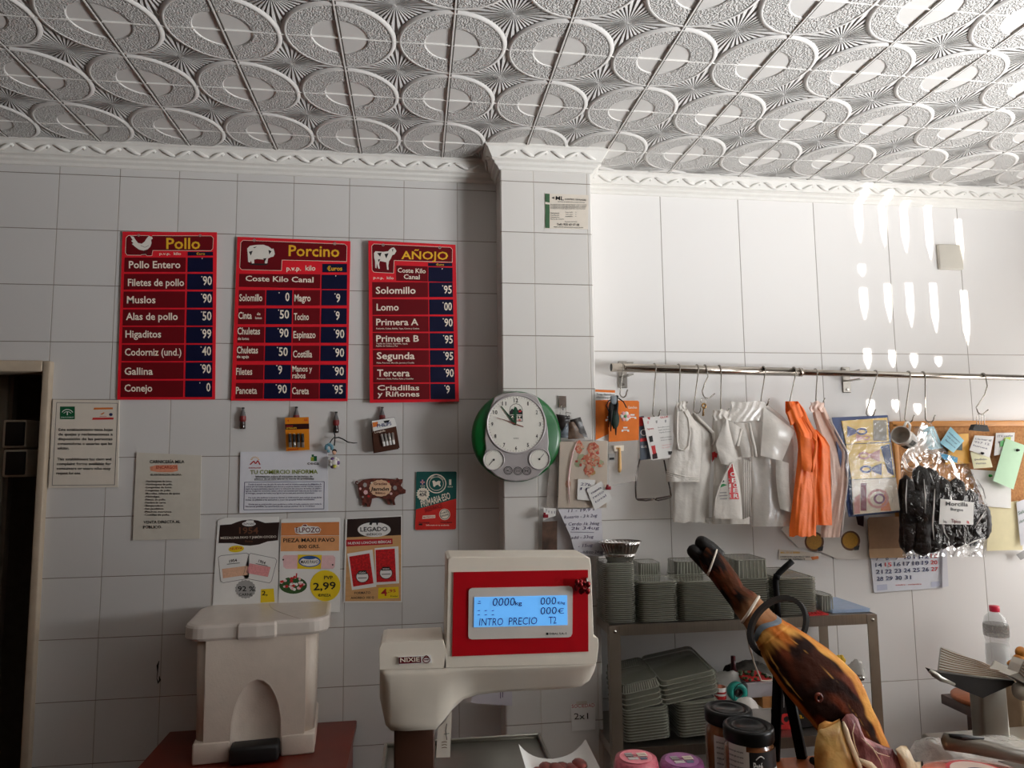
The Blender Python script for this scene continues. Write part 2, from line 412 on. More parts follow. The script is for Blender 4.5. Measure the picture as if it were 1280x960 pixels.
# ------------------------------------------------------------------ ceiling of moulded tiles
CP, COX, COY = .2985, -.5020, 1.8038
m = mat('moulded_ceiling_tiles', (212, 209, 205), .75, var=.0)
nt = m.node_tree; N = nt.nodes; L = nt.links; b = N['Principled BSDF']
g = N.new('ShaderNodeNewGeometry'); sp = N.new('ShaderNodeSeparateXYZ'); L.new(g.outputs['Position'], sp.inputs[0])
x, y = X(nt, sp.outputs[0]), X(nt, sp.outputs[1])
p = (x-COX)/CP; q = (y-COY)/CP
a = (p+.5).fract()-.5; c = (q+.5).fract()-.5
r = (a*a+c*c).op('SQRT')
a2 = p.fract()-.5; c2 = q.fract()-.5
th = c2.op('ARCTAN2', a2); r2 = (a2*a2+c2*c2).op('SQRT')
fold = (th*34).op('SINE')*r2.step(.0, .10)*.8
star = r.step(.499, .502)
vo = N.new('ShaderNodeTexNoise'); vo.inputs['Scale'].default_value = 210; vo.inputs['Detail'].default_value = 1.5; L.new(g.outputs['Position'], vo.inputs['Vector'])
stu = X(nt, vo.outputs['Fac']).step(.36, .64)*.62
h = (r.step(.25, .258)-r.step(.452, .458))*stu+star*fold
bp = N.new('ShaderNodeBump'); bp.inputs['Distance'].default_value = .008; L.new(h.k, bp.inputs['Height']); L.new(bp.outputs[0], b.inputs['Normal'])
M_CEIL = m
cm = MB().box((0, -.3, ZC+.03), (6.7, 6.0, .06), M_CEIL)
RP = [((.0, 0), (.244, 0)), ((.244, 0), (.249, -.0022)), ((.249, -.0022), (.35, -.0028), (.456, -.0034)), ((.456, -.0034), (.460, -.0048)), ((.460, -.0048), (.470, -.0050)), ((.470, -.0050), (.484, -.0040), (.4998, -.0004))]
for ii in range(-8, 13):
    for jj in range(-5, 4):
        cx_, cy_ = COX+ii*CP, COY+jj*CP; NS = 64
        for strip in RP:
            V = [(cx_+r_*CP*cos(2*pi*k_/NS), cy_+r_*CP*sin(2*pi*k_/NS), ZC-.0008+z_) for r_, z_ in strip for k_ in range(NS)]
            if strip[0][0] == 0: cm.add(V[NS:], [tuple(range(NS))], M_CEIL, False)
            else: cm.add(V, [(i_*NS+k_, i_*NS+(k_+1) % NS, (i_+1)*NS+(k_+1) % NS, (i_+1)*NS+k_) for i_ in range(len(strip)-1) for k_ in range(NS)], M_CEIL, True)
        # joints between the tiles: a raised bead along each seam
M_SEAM = mat('ceiling_joint', (226, 223, 218), .7, var=.02)
M_SEAM_SHADE = mat('ceiling_joint_shade', (70, 64, 58), .8, var=.02)  # shaded side of the lengthwise joints, put in as a dark strip
for ii in range(-8, 13):
    xs = COX+ii*CP
    cm.box((xs, .6, ZC-.0015), (.0042, 4.0, .010), M_SEAM); cm.box((xs+.0040, .6, ZC-.0015), (.0034, 4.0, .0075), M_SEAM_SHADE)
for jj in range(-5, 4): cm.box((0, COY+jj*CP, ZC-.0018), (6.6, .0018, .0076), M_SEAM)
struct('ceiling', cm, fixn=False)
# ------------------------------------------------------------------ cornices (profile run along the wall, with a raised wavy ribbon)
CPROF = [(a_*.95, b_*.74) for a_, b_ in [(.062, 0), (.062, -.010), (.054, -.016), (.050, -.024), (.034, -.062), (.036, -.068), (.024, -.074), (.022, -.084), (.010, -.092), (.006, -.104), (0, -.106)]]
def cornice(name, P, closed_ends=True):
    """P: corners along the wall face (x, y), left to right; the profile is mitred at the corners and stands out towards -y side"""
    mb = MB(); n = len(P); rows = []
    for i, (px_, py_) in enumerate(P):
        ds = []
        if i: d = Vector((P[i][0]-P[i-1][0], P[i][1]-P[i-1][1])).normalized(); ds.append(Vector((d.y, -d.x)))
        if i < n-1: d = Vector((P[i+1][0]-P[i][0], P[i+1][1]-P[i][1])).normalized(); ds.append(Vector((d.y, -d.x)))
        nn = ds[0] if len(ds) == 1 else (ds[0]+ds[1])/(1+ds[0].dot(ds[1]))
        rows.append([(px_+nn.x*o, py_+nn.y*o, ZC+z) for o, z in CPROF])
    k = len(CPROF); V = [v for r_ in rows for v in r_]
    Fc = [(i*k+j, (i+1)*k+j, (i+1)*k+j+1, i*k+j+1) for i in range(n-1) for j in range(k-1)]
    mb.add(V, Fc, M_COR)
    for i in range(n-1):                       # the ribbon: one wave with a folded leaf every 14 cm
        A = Vector((*P[i], 0)); B = Vector((*P[i+1], 0)); ln = (B-A).length; d = (B-A).normalized(); nn = Vector((d.y, -d.x, 0))
        cnt = max(1, round(ln/.115)); st = ln/cnt
        if ln < .15: continue
        def at(s_, z_): o = (.034+(z_+.062)/.038*.016)*.95; return A+d*s_+nn*(o+.0015)+Vector((0, 0, ZC+z_*.74))
        for q_ in range(cnt):
            s0 = q_*st; pts = []
            for j in range(13):
                t_ = j/12; zz = -.043-.012*cos(2*pi*t_)
                pts.append((s0+t_*st, zz))
            left = [pts[j] for j in range(0, 7)]; right = [pts[j] for j in range(6, 13)]
            mb.tube([at(*p_) for p_ in left], [.002+.0052*sin(pi*j/6) for j in range(7)], M_COR, n=6)
            mb.tube([at(p_[0]+.012, p_[1]+.002) for p_ in right], [.002+.0062*sin(pi*j/6) for j in range(7)], M_COR, n=6)
            mb.tube([at(s0+st*.40, -.034), at(s0+st*.46, -.040), at(s0+st*.52, -.0345)], [.001, .0045, .001], M_COR, n=6)
    return struct(name, mb)
cornice('trim_1', [(-3.3, YL), (PXL, YL)])
cornice('trim_2', [(PXL, YR+.02), (PXL, YP), (PXR, YP), (PXR, YR+.02)])
cornice('trim_3', [(PXR, YR), (3.3, YR)])
# ------------------------------------------------------------------ doorway on the left with a dim passage behind
M_DF = mat('beige_door_frame', (176, 160, 140), .45, var=.04)
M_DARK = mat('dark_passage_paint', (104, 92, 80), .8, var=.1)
df = MB(); fw = W(66, 470, YL).x-DXR+.002
zt = W(40, 452, YL).z
df.rbox((DXR+fw/2, YL+.03, zt/2), (fw, .11, zt), .004, M_DF)
df.rbox((DXR-.45, YL+.03, (zt+DZT)/2-.004), (.9, .11, zt-DZT+.01), .004, M_DF)
struct('door_1', df)
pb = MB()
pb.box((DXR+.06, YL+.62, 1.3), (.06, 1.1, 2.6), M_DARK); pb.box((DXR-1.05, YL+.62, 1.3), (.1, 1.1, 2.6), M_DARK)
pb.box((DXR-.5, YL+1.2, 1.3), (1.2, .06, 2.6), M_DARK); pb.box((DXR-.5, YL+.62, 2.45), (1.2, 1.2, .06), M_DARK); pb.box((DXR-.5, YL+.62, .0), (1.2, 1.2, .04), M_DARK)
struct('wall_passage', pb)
M_JB = mat('grey_door_leaf', (128, 122, 108), .5, var=.05)
dl = MB(); q0 = W(-40, 600, YL+.16).x; q1 = W(8, 600, YL+.16).x
dl.rbox(((q0+q1)/2, YL+.16, 1.05), (q1-q0, .05, 2.06), .005, M_JB)
dl.box((q1+.006, YL+.162, 1.05), (.012, .03, 2.0), M_DARK)
struct('door_2', dl)
M_WB = mat('cream_plastic_casing', (196, 188, 172), .5, var=.05); M_BK = mat('matt_black', (16, 15, 15), .5, var=.2)
for i, (xa, ya, xb, yb, lab) in enumerate(((8, 525, 35, 560, 'cream cased black fronted box in the doorway, the upper of two'), (8, 562, 36, 596, 'cream cased black fronted box in the doorway, the lower of two'))):
    Y = YL+.13; A = W(xa, ya, Y); B = W(xb, yb, Y); c = (A+B)/2; dx, dz = B.x-A.x, A.z-B.z
    t = thing('wall_box', lab, 'box', (c.x, Y, c.z), 'boxes in the doorway')
    MB().rbox((c.x, Y+.04, c.z), (dx, .12, dz), .006, M_WB).build('casing', t)
    MB().rbox((c.x+dx*.06, Y-.022, c.z), (dx*.8, .012, dz*.84), .003, M_BK).build('front_panel', t)
# wall scratch
sc_ = MB(); P_ = [(199, 826), (197, 832), (197, 840), (196, 848), (198, 854), (200, 850), (199, 845)]
sc_.tube([W(a_, b_, YL-.0005) for a_, b_ in P_], [.001, .0035, .0015, .001, .003, .0035, .001], M_BK, n=6)
tag(sc_.build('wall_mark', None, shift=W(198, 840, YL)), 'small black scratch mark on the tiles left of the bin', 'mark')
# ================================================================== things on the left wall
RED = mat('price_board_red', (222, 26, 42), .35, var=.03); DRED = mat('price_board_dark_red', (104, 3, 15), .5, var=.04, spec=.3)
NAVY = mat('price_slot_navy', (6, 10, 46), .5, var=.05, spec=.3); CREAM = mat('cream_lettering', (246, 234, 216), .5, var=.03)
GOLD = mat('gold_lettering', (232, 178, 40), .5, var=.03); WHT = mat('white_paper', (236, 234, 230), .6, var=.015)
INK = mat('black_ink', (22, 20, 20), .6, var=.05); STEEL = mat('polished_steel', (200, 196, 190), .22, metal=1, var=.03)
GREYINK = mat('grey_ink', (96, 92, 92), .6, var=.05)
HENW = mat('board_figure_white', (228, 222, 212), .5, var=.03)
def price_row(P, board, q, digits):
    """one navy slot with its slipped-in digits, a part of the board"""
    s = Pz(P.ox, P.oy, P.k, P.Y); s.tilt = P.tilt
    s.poly(q, NAVY, .0010)
    for t, x0, x1, y, h in digits: s.text(t, x0, x1, y, h, CREAM, d=.0016, bold=1)
    s.build('price_slot', parent=board)
def eyelets(P, board, pts, r):
    for x, y in pts:
        e = Pz(P.ox, P.oy, P.k, P.Y); e.ring(x, y, r, r, r*.5, STEEL, .0014, 14); e.build('eyelet', parent=board)
# --- Pollo
P = Pz(140, 280, 4.174, YL-.007)
P.sheet([(55, 40), (547, 43), (537, 915), (27, 917)], RED, .004)
P.poly([(85, 60), (518, 62), (529, 74), (526, 128), (516, 139), (213, 138), (208, 165), (80, 162), (70, 150), (73, 72)], DRED)
P.line([(85, 60), (518, 62), (529, 74), (526, 128), (516, 139), (213, 138), (208, 165), (183, 166), (175, 158), (155, 160), (150, 163), (80, 162), (70, 150), (73, 72)], 2, CREAM, closed=True)
P.poly([(95, 62), (112, 66), (124, 84), (136, 99), (155, 103), (170, 92), (180, 76), (192, 62), (200, 60), (208, 66), (213, 76), (204, 82), (206, 100), (200, 118), (186, 132), (165, 139), (142, 134), (121, 119), (104, 104), (112, 100), (100, 88), (108, 84)], HENW, .0012)
P.poly([(193, 62), (199, 55), (205, 58), (210, 54), (210, 67)], RED, .0015)
P.line([(168, 138), (170, 152), (158, 156)], 3, INK, .0014); P.line([(180, 136), (184, 150), (176, 156)], 3, INK, .0014)
P.line([(150, 112), (172, 122), (192, 112)], 2, GREYINK, .0015)
P.rect(395, 145, 527, 165, NAVY); P.text('€uro', 440, 485, 161, 12, GOLD)
P.text('p.v.p.', 247, 305, 161, 13, CREAM); P.text('kilo', 322, 360, 161, 13, CREAM)
P.text('Pollo', 283, 460, 129, 55, GOLD)
Ls = [('Pollo Entero', 88, 357, 230, 36), ('Filetes de pollo', 83, 376, 323, 36), ('Muslos', 78, 227, 413, 36), ('Alas de pollo', 73, 343, 500, 36), ('Higaditos', 70, 256, 592, 36), ('Codorniz (und.)', 67, 362, 686, 36), ('Gallina', 65, 213, 786, 36), ('Conejo', 65, 210, 874, 36)]
Ys = [(175, 250), (260, 342), (352, 437), (446, 530), (537, 622), (630, 715), (722, 808), (817, 903)]
Ds = [[("'", 468, 473, 192, 14)]]+[[("'", 466-i, 472-i, b-30, 15), (t, 474-i, 521-i, b, 45)] for i, (t, b) in enumerate((('90', 318), ('90', 410), ('50', 502), ('99', 595), ('40', 685), ('90', 778)))]+[[("'", 456, 461, 842, 15), ('0', 492, 514, 873, 43)]]
slots = []
for i, ((a, b), l) in enumerate(zip(Ys, Ls)):
    f = lambda y, x0, x1: x0+(x1-x0)*(y-175)/728
    P.poly([(f(a, 66, 44), a), (f(a, 385, 371), a), (f(b, 385, 371), b), (f(b, 66, 44), b)], DRED); P.text(*l, CREAM)
    slots.append([(f(a, 395, 381), a), (f(a, 527, 523), a), (f(b, 527, 523), b), (f(b, 395, 381), b)])
bd = P.build('price_board', 'red price board headed Pollo with a white hen', 'sign', 'red price boards')
for q, d in zip(slots, Ds): price_row(P, bd, q, d)
eyelets(P, bd, [(139, 59), (460, 60)], 7)
# --- Porcino
P = Pz(280, 280, 4.176, YL-.010)
P.sheet([(70, 67), (660, 90), (645, 925), (37, 922)], RED, .004)
P.poly([(100, 85), (630, 105), (642, 116), (640, 196), (303, 188), (300, 243), (92, 238), (82, 226), (88, 96)], DRED)
P.line([(100, 85), (630, 105), (642, 116), (640, 196), (303, 188), (300, 243), (92, 238), (82, 226), (88, 96)], 2, CREAM, closed=True)
P.poly([(121, 128), (135, 114), (165, 109), (205, 108), (232, 117), (250, 130), (258, 128), (262, 140), (265, 156), (258, 170), (244, 173), (230, 180), (226, 205), (215, 206), (207, 186), (172, 182), (157, 186), (158, 205), (146, 206), (141, 190), (137, 201), (126, 198), (124, 160)], HENW, .0012)
for q in ([(130, 145), (150, 140), (140, 165)], [(232, 135), (248, 142), (236, 160)], [(205, 180), (222, 178), (212, 200)], [(150, 122), (172, 118), (160, 126)]): P.poly(q, INK, .0015)
P.poly([(125, 205), (235, 207), (220, 216), (140, 214)], INK, .0011)
P.rect(513, 208, 642, 252, NAVY); P.text('€uros', 538, 617, 243, 22, GOLD, d=.0012)
P.text('p.v.p.', 326, 402, 243, 23, CREAM); P.text('kilo', 425, 477, 243, 26, CREAM)
P.text('Porcino', 337, 602, 166, 55, GOLD, 171)
P.poly([(80, 260), (503, 263), (501, 336), (78, 328)], DRED); P.text('Coste Kilo Canal', 112, 467, 297, 27, CREAM, 305)
f = lambda y, x0, x1: x0+(x1-x0)*(y-345)/567
Ys = [(345, 425), (440, 523), (537, 620), (635, 715), (735, 812), (830, 912)]
slots = [[(510, 265), (643, 265), (642, 340), (509, 340)]]; Ds = [[("'", 581, 586, 283, 14)]]
A = [[('Solomillo', 80, 200, 402, 35)], [('Cinta', 75, 145, 495, 35), ('de', 172, 190, 476, 14), ('lomo', 163, 197, 496, 12)], [('Chuletas', 70, 188, 576, 35), ('de lomo', 72, 130, 605, 14)], [('Chuletas', 67, 177, 675, 35), ('de aguja', 67, 130, 699, 14)], [('Filetes', 63, 147, 787, 35)], [('Panceta', 62, 172, 886, 35)]]
B = [[('Magro', 368, 452, 403, 35)], [('Tocino', 365, 443, 501, 35)], [('Espinazo', 362, 478, 595, 35)], [('Costilla', 360, 460, 696, 35)], [('Manos y', 357, 460, 770, 29), ('rabos', 357, 425, 805, 29)], [('Careta', 355, 443, 888, 35)]]
D1 = [("'", '0', 285, 291, 320, 342, 402), ("'", '50', 282, 288, 291, 340, 493), ("'", '90', 280, 286, 289, 337, 590), ("'", '50', 276, 282, 286, 333, 688), ("'", '9', 273, 279, 282, 304, 783), ("'", '90', 270, 276, 280, 328, 883)]
D2 = [("'", '9', 577, 582, 585, 607, 408), ("'", '9', 576, 581, 583, 604, 500), ("'", '90', 573, 579, 582, 628, 595), ("'", '90', 571, 577, 581, 627, 693), ("'", '90', 568, 574, 578, 626, 790), ("'", '95', 567, 573, 576, 620, 886)]
for i, (a, b) in enumerate(Ys):
    P.poly([(f(a, 78, 60), a), (f(a, 215, 203), a), (f(b, 215, 203), b), (f(b, 78, 60), b)], DRED)
    P.poly([(f(a, 364, 352), a), (f(a, 502, 495), a), (f(b, 502, 495), b), (f(b, 364, 352), b)], DRED)
    for l in A[i]+B[i]: P.text(*l, CREAM)
    slots.append([(f(a, 222, 208), a), (f(a, 357, 347), a), (f(b, 357, 347), b), (f(b, 222, 208), b)])
    slots.append([(f(a, 510, 499), a), (f(a, 642, 637), a), (f(b, 642, 637), b), (f(b, 510, 499), b)])
    for D in (D1[i], D2[i]): Ds.append([(D[0], D[2], D[3], D[6]-30, 15), (D[1], D[4], D[5], D[6], 43)])
bd = P.build('price_board', 'red price board headed Porcino with a white pig, widest of the three', 'sign', 'red price boards')
for q, d in zip(slots, Ds): price_row(P, bd, q, d)
eyelets(P, bd, [(158, 85), (578, 102)], 8)
# --- Anojo: hangs a little off the wall
def tilt_a(px, py, d): return W(px, py, YL-.022-d)
P = Pz(445, 290, 4.364, YL-.022)
P.sheet([(67, 47), (543, 70), (562, 925), (75, 932)], RED, .004)
hd = [(97, 65), (515, 84), (526, 95), (525, 165), (208, 155), (205, 225), (98, 219), (88, 208), (86, 76)]
P.poly(hd, DRED); P.line(hd, 2, CREAM, closed=True)
P.poly([(98, 115), (106, 105), (150, 108), (175, 105), (186, 92), (196, 86), (206, 84), (214, 92), (220, 104), (210, 122), (198, 126), (190, 145), (180, 160), (176, 185), (178, 206), (170, 206), (165, 165), (130, 158), (126, 175), (130, 200), (122, 200), (114, 172), (112, 198), (105, 196), (104, 160), (99, 140)], HENW, .0012)
for q in ([(115, 115), (140, 112), (132, 135)], [(155, 120), (178, 116), (165, 145)], [(196, 95), (204, 92), (200, 110)], [(120, 150), (132, 148), (124, 165)]): P.poly(q, INK, .0015)
P.text('AÑOJO', 247, 502, 147, 42, GOLD, 151)
P.text('p.v.p.', 95, 152, 255, 13, CREAM, 257); P.text('kilo', 168, 205, 257, 14, CREAM, 258)
P.poly([(219, 182), (391, 188), (391, 270), (219, 266)], DRED); P.text('Coste Kilo', 227, 380, 220, 24, CREAM, 225); P.text('Canal', 260, 347, 255, 24, CREAM, 258)
P.rect(393, 168, 525, 187, NAVY); P.text('€uro', 437, 480, 183, 11, GOLD)
slots = [[(395, 191), (527, 195), (527, 273), (395, 270)]]; Ds = [[("'", 468, 473, 213, 14)]]
f = lambda y, x0, x1: x0+(x1-x0)*(y-275)/637
Ys = [(275, 355), (368, 450), (460, 543), (552, 635), (645, 725), (735, 820), (828, 912)]
Ls = [[('Solomillo', 108, 325, 336, 36)], [('Lomo', 112, 233, 428, 36)], [('Primera A', 110, 340, 508, 34), ('Redondo, Culata, Babilla, Tapa, Contra y Cadera', 110, 345, 530, 7)], [('Primera B', 110, 343, 598, 34), ('Tapilla de Culata, Espaldilla, Aguja,', 110, 283, 612, 7), ('Rabillo de Cadera y Pez', 110, 228, 625, 7)], [('Segunda', 113, 320, 693, 36), ('Falda, Pescuezo, Morcillo, Jarrete y Costilla', 113, 317, 717, 7)], [('Tercera', 115, 293, 787, 36), ('Pescuezo, Falda, Pecho, Rabo y Costillar', 115, 315, 804, 7)], [('Criadillas', 117, 345, 863, 27), ('y Riñones', 117, 346, 897, 27)]]
DD = [('95', 470, 522, 335), ('00', 472, 523, 427), ('90', 473, 527, 515), ('95', 475, 528, 607), ('95', 477, 530, 698), ('90', 480, 533, 790), ('9', 482, 512, 880)]
for i, (a, b) in enumerate(Ys):
    P.poly([(f(a, 88, 95), a-2), (f(a, 392, 402), a), (f(b, 392, 402), b), (f(b, 88, 95), b+2)], DRED)
    for l in Ls[i]: P.text(*l, CREAM)
    slots.append([(f(a, 398, 407), a), (f(a, 527, 542), a), (f(b, 527, 542), b), (f(b, 398, 407), b)])
    t, x0, x1, y = DD[i]; Ds.append([("'", x0, x0+6, y-28, 15), (t, x0+9, x1, y, 42)])
bd = P.build('price_board', 'red price board headed AÑOJO with a white calf, hung off the wall', 'sign', 'red price boards')
for q, d in zip(slots, Ds): price_row(P, bd, q, d)
eyelets(P, bd, [(148, 70), (457, 85)], 8)
# ------------------------------------------------------------------ notices
PAPER = mat('yellowed_paper', (222, 212, 198), .6, var=.02); PAPER2 = mat('greyish_paper', (206, 199, 186), .6, var=.03); PAPER3 = mat('cool_white_paper', (226, 226, 232), .55, var=.015)
GRN = mat('emblem_green', (10, 88, 52), .5); ORG = mat('emblem_orange', (214, 118, 52), .5); CRD = mat('emblem_red', (190, 40, 40), .5)
def lines(P, L_, m, bold=0, h=14):
    for t, x0, x1, y in L_: P.text(t, x0, x1, y, h, m, bold=bold)
P = Pz(0, 440, 4.8, YL-.008)
P.sheet([(318, 285), (717, 290), (707, 812), (292, 816)], PAPER, .004)
P.line([(340, 303), (707, 308), (688, 797), (313, 800)], 3, GREYINK, closed=True)
P.rect(360, 327, 449, 403, GRN)
P.line([(372, 362), (382, 351), (397, 345), (412, 345), (427, 351), (437, 362)], 4, WHT, .001); P.line([(382, 368), (395, 358), (413, 358), (427, 368)], 3, WHT, .001); P.line([(404, 360), (404, 378)], 6, WHT, .001); P.text('Junta de Andalucía', 366, 443, 394, 6, WHT)
P.poly([(565, 334), (677, 333), (677, 344), (560, 346)], ORG); P.poly([(556, 394), (682, 393), (681, 405), (553, 407)], CRD)
P.poly([(600, 374), (622, 362), (630, 364), (612, 376)], ORG, .001); P.ellipse(665, 375, 11, 9, mat('emblem_blue', (40, 50, 90), .5), .001); P.text('consumo', 598, 640, 388, 6, CRD)
lines(P, [('Este establecimiento tiene hojas', 352, 676, 473), ('de quejas y reclamaciones a', 350, 676, 501), ('disposición de las personas', 348, 675, 529), ('consumidoras o usuarias que las', 346, 674, 557), ('soliciten.', 345, 415, 584),
          ('This establishment has claim and', 343, 668, 650), ('complaint forms available for', 341, 667, 678), ('consumers or users who may', 340, 665, 706), ('request for one.', 338, 486, 734)], INK, 1, 15)
P.build('notice', 'framed claims forms notice with green emblem beside the doorway', 'notice', 'paper notices')
P = Pz(150, 490, 4.571, YL-.006)
P.sheet([(95, 345), (465, 362), (455, 838), (72, 848)], PAPER2, .003)
P.text('CARNICERÍA MILA', 170, 368, 407, 17, INK)
SM = mat('faded_orange_smudge', (226, 150, 118), .6, var=.12, scale=120)
P.poly([(170, 428), (205, 418), (328, 415), (332, 450), (300, 458), (215, 458), (175, 450)], SM); P.text('ENCARGOS', 207, 327, 438, 16, mat('smudged_red', (170, 60, 44), .6), d=.001)
P.text('-ELABORACIÓN PROPIA-', 170, 355, 478, 10, INK)
for i, (t, xe) in enumerate((('-Hamburguesa de lomo.', 298), ('-Hamburguesa de pollo.', 300), ('-Longanizas de lomo.', 298), ('-Longanizas de pollo.', 290), ('-Morcillas, rellenos de queso', 343), ('-Albóndigas.', 228), ('-Filetes de pollo.', 262), ('-Fiambre de carne.', 264), ('-Sanjacobos.', 250), ('-San Jacobinos.', 252), ('-Pinchos morunos.', 298), ('-Costillas de pollo.', 284))):
    P.text(t, 145-i*.8, xe, 515+i*17.4, 10, INK)
P.text('VENTA DIRECTA AL', 135, 345, 752, 15, INK, 748); P.text('PÚBLICO.', 133, 240, 780, 15, INK, 778)
P.build('notice', 'greyish butcher shop notice with an orange smudge above the bin', 'notice', 'paper notices')
P = Pz(150, 490, 4.571, YL-.007)
P.sheet([(688, 342), (1187, 338), (1189, 680), (682, 692)], PAPER3, .003)
YEL = mat('emblem_yellow', (232, 176, 44), .5); OLI = mat('olive_lettering', (120, 132, 40), .5)
P.line([(743, 415), (765, 395), (775, 410), (788, 392), (800, 415)], 6, CRD)
for a in range(7):
    t = pi*(a+.5)/7; P.line([(772+16*cos(t), 390-14*sin(t)), (772+26*cos(t), 390-22*sin(t))], 3, YEL)
P.text('ANDALUCÍA', 735, 806, 437, 7, CRD)
P.rect(1090, 372, 1108, 395, mat('olive_square', (148, 160, 50), .5)); P.rect(1108, 366, 1125, 395, GRN); P.rect(1095, 357, 1108, 371, GRN)
P.text('ceca', 1070, 1138, 415, 17, GREYINK)
P.text('TU COMERCIO INFORMA', 744, 1130, 469, 22, OLI, 466)
P.text('Información sobre el consumo de las bolsas de', 775, 1100, 487, 9, INK, 486); P.text('plástico de un solo uso en tu tienda de proximidad', 768, 1107, 501, 9, INK, 499)
P.line([(775, 490), (1100, 489)], 1.5, INK); P.line([(768, 505), (1107, 502)], 1.5, INK)
P.line([(712, 516), (1167, 512), (1165, 668), (707, 673)], 3, mat('frame_blue_ink', (52, 50, 96), .5), closed=True)
VIO = mat('violet_ink', (62, 52, 92), .6)
for i, t in enumerate(('Desde el pasado mes de julio de este año está en nuestro comercio la obligación de', 'cobrar por las bolsas de plástico que damos a nuestros clientes cuando realizan compras', 'según la nueva normativa vigente sobre la reducción del consumo de bolsas de plástico', 'ligeras. Todos los comercios deben cobrar una cantidad por cada una de las bolsas que', 'se entregan, excepto las bolsas muy ligeras que se usan para envolver el producto', '', 'Por todo ello pedimos a nuestros clientes su colaboración para reducir el uso de las', 'bolsas de plástico y les animamos a traer sus propias bolsas reutilizables', '', 'Gracias por su comprensión y por ayudarnos a cuidar el medio ambiente, entre todos lo', 'hacemos posible. La asociación de comerciantes de la localidad')):
    if t: P.text(t, 718+(16 if i in (0, 6, 9) else 0), 1152-(40 if i in (4, 7, 10) else 0), 532+i*12.6, 8, VIO, 530+i*12.6)
P.build('notice', 'cool white trade notice with olive heading under the orange battery pack', 'notice', 'paper notices')
# ------------------------------------------------------------------ offer posters, laid over each other behind the bin
BRN = mat('poster_brown', (44, 28, 24), .45, var=.08); BRN2 = mat('poster_brown_lettering', (112, 72, 52), .5); PEACH = mat('sliced_turkey', (226, 180, 150), .5, var=.1, scale=200); PINK = mat('sliced_ham', (222, 150, 150), .5, var=.12, scale=200)
GREYP = mat('seal_grey', (158, 156, 154), .5, var=.05); YLW = mat('price_yellow', (232, 200, 32), .5, var=.03)
P = Pz(250, 630, 4.74, YL-.005)
P.sheet([(105, 98), (150, 82), (468, 75), (462, 640), (72, 640)], WHT, .002)
P.poly([(118, 125), (185, 120), (215, 108), (250, 97), (300, 92), (345, 98), (385, 112), (470, 108), (462, 215), (400, 222), (350, 240), (300, 247), (255, 245), (200, 232), (110, 232)], BRN)
P.ellipse(290, 118, 40, 14, WHT, .001); P.poly([(270, 106), (278, 97), (318, 97), (320, 107)], WHT, .0012); P.text('ELPOZO', 258, 322, 124, 11, BRN, d=.0014)
P.text('1954', 232, 345, 175, 36, BRN2); P.text('MEZZALUNA PAVO Y JAMÓN COCIDO', 122, 452, 208, 13, PAPER, 200); P.text('Extra', 268, 312, 226, 11, BRN2)
P.ellipse(215, 266, 46, 20, YLW, .001, rot=-.08); P.text('NUEVA', 180, 252, 273, 14, CRD, 268)
for q, mt, q2, tx in (([(108, 316), (125, 306), (278, 290), (290, 300), (289, 432), (276, 443), (138, 467), (122, 455)], PEACH, [(130, 385), (282, 366), (281, 420), (136, 440)], (160, 235, 352, 344)),
                      ([(300, 292), (445, 322), (455, 335), (424, 455), (412, 468), (268, 440), (256, 425), (290, 300)], PINK, [(295, 352), (418, 374), (402, 432), (270, 408)], (330, 400, 348, 362))):
    P.poly(q, WHT, .001); P.line(q, 2.5, GREYINK, .0014, True); P.poly(q2, mt, .0014); P.text('1954', tx[0]+15, tx[1]-15, tx[2]-4, 16, BRN, tx[3]-4, d=.0018)
    P.line([(tx[0], tx[2]+5), (tx[1], tx[3]+5)], 3, BRN, .0016)
P.ellipse(270, 505, 60, 54, GREYP, .001, n=36, wob=.04); P.text('92 %', 224, 325, 516, 28, INK); P.text('CARNE', 230, 310, 543, 14, INK)
P.poly([(362, 505), (437, 501), (442, 580), (358, 585)], YLW, .001); P.text('2,', 366, 400, 541, 26, INK)
P.build('poster', 'white offer poster with dark brown 1954 banner, partly behind the bin lid', 'poster', 'offer posters')
P = Pz(250, 630, 4.74, YL-.008)
P.sheet([(480, 92), (496, 88), (822, 80), (832, 86), (828, 640), (463, 640)], WHT, .002)
OR1 = mat('poster_orange', (206, 128, 74), .5, var=.05); OR2 = mat('poster_light_orange', (224, 160, 108), .5, var=.05); MAR = mat('logo_maroon', (100, 20, 28), .5)
P.poly([(482, 112), (825, 106), (825, 186), (480, 188)], OR1); P.poly([(480, 190), (825, 188), (824, 277), (478, 280)], OR2)
P.poly([(560, 142), (600, 133), (612, 120), (632, 120), (640, 130), (700, 134), (718, 150), (708, 172), (600, 180), (565, 172)], WHT, .001)
P.text('ELPOZO', 567, 712, 168, 28, MAR, d=.0014); P.poly([(606, 130), (614, 122), (630, 122), (634, 131)], MAR, .0014)
P.text('PIEZA MAXI PAVO', 493, 798, 227, 22, INK, 223); P.text('800 GRS.', 582, 711, 263, 20, INK, 261)
PK = mat('turkey_pink', (232, 190, 190), .5, var=.06, scale=90)
P.poly([(490, 312), (500, 302), (790, 305), (802, 318), (798, 372), (788, 384), (510, 384), (495, 372)], PK); P.poly([(580, 300), (722, 302), (716, 386), (576, 384)], YLW, .001)
P.ellipse(649, 340, 66, 34, mat('label_blue', (40, 84, 150), .5), .0012); P.ellipse(649, 342, 58, 26, WHT, .0014); P.text('MAXI PAVO', 597, 702, 352, 18, INK, d=.0018); P.ellipse(648, 318, 40, 10, mat('label_blue', (40, 84, 150), .5), .0016)
P.ellipse(493, 330, 5, 5, BRN, .0012); P.ellipse(786, 360, 5, 5, BRN, .0012)
random.seed(3)
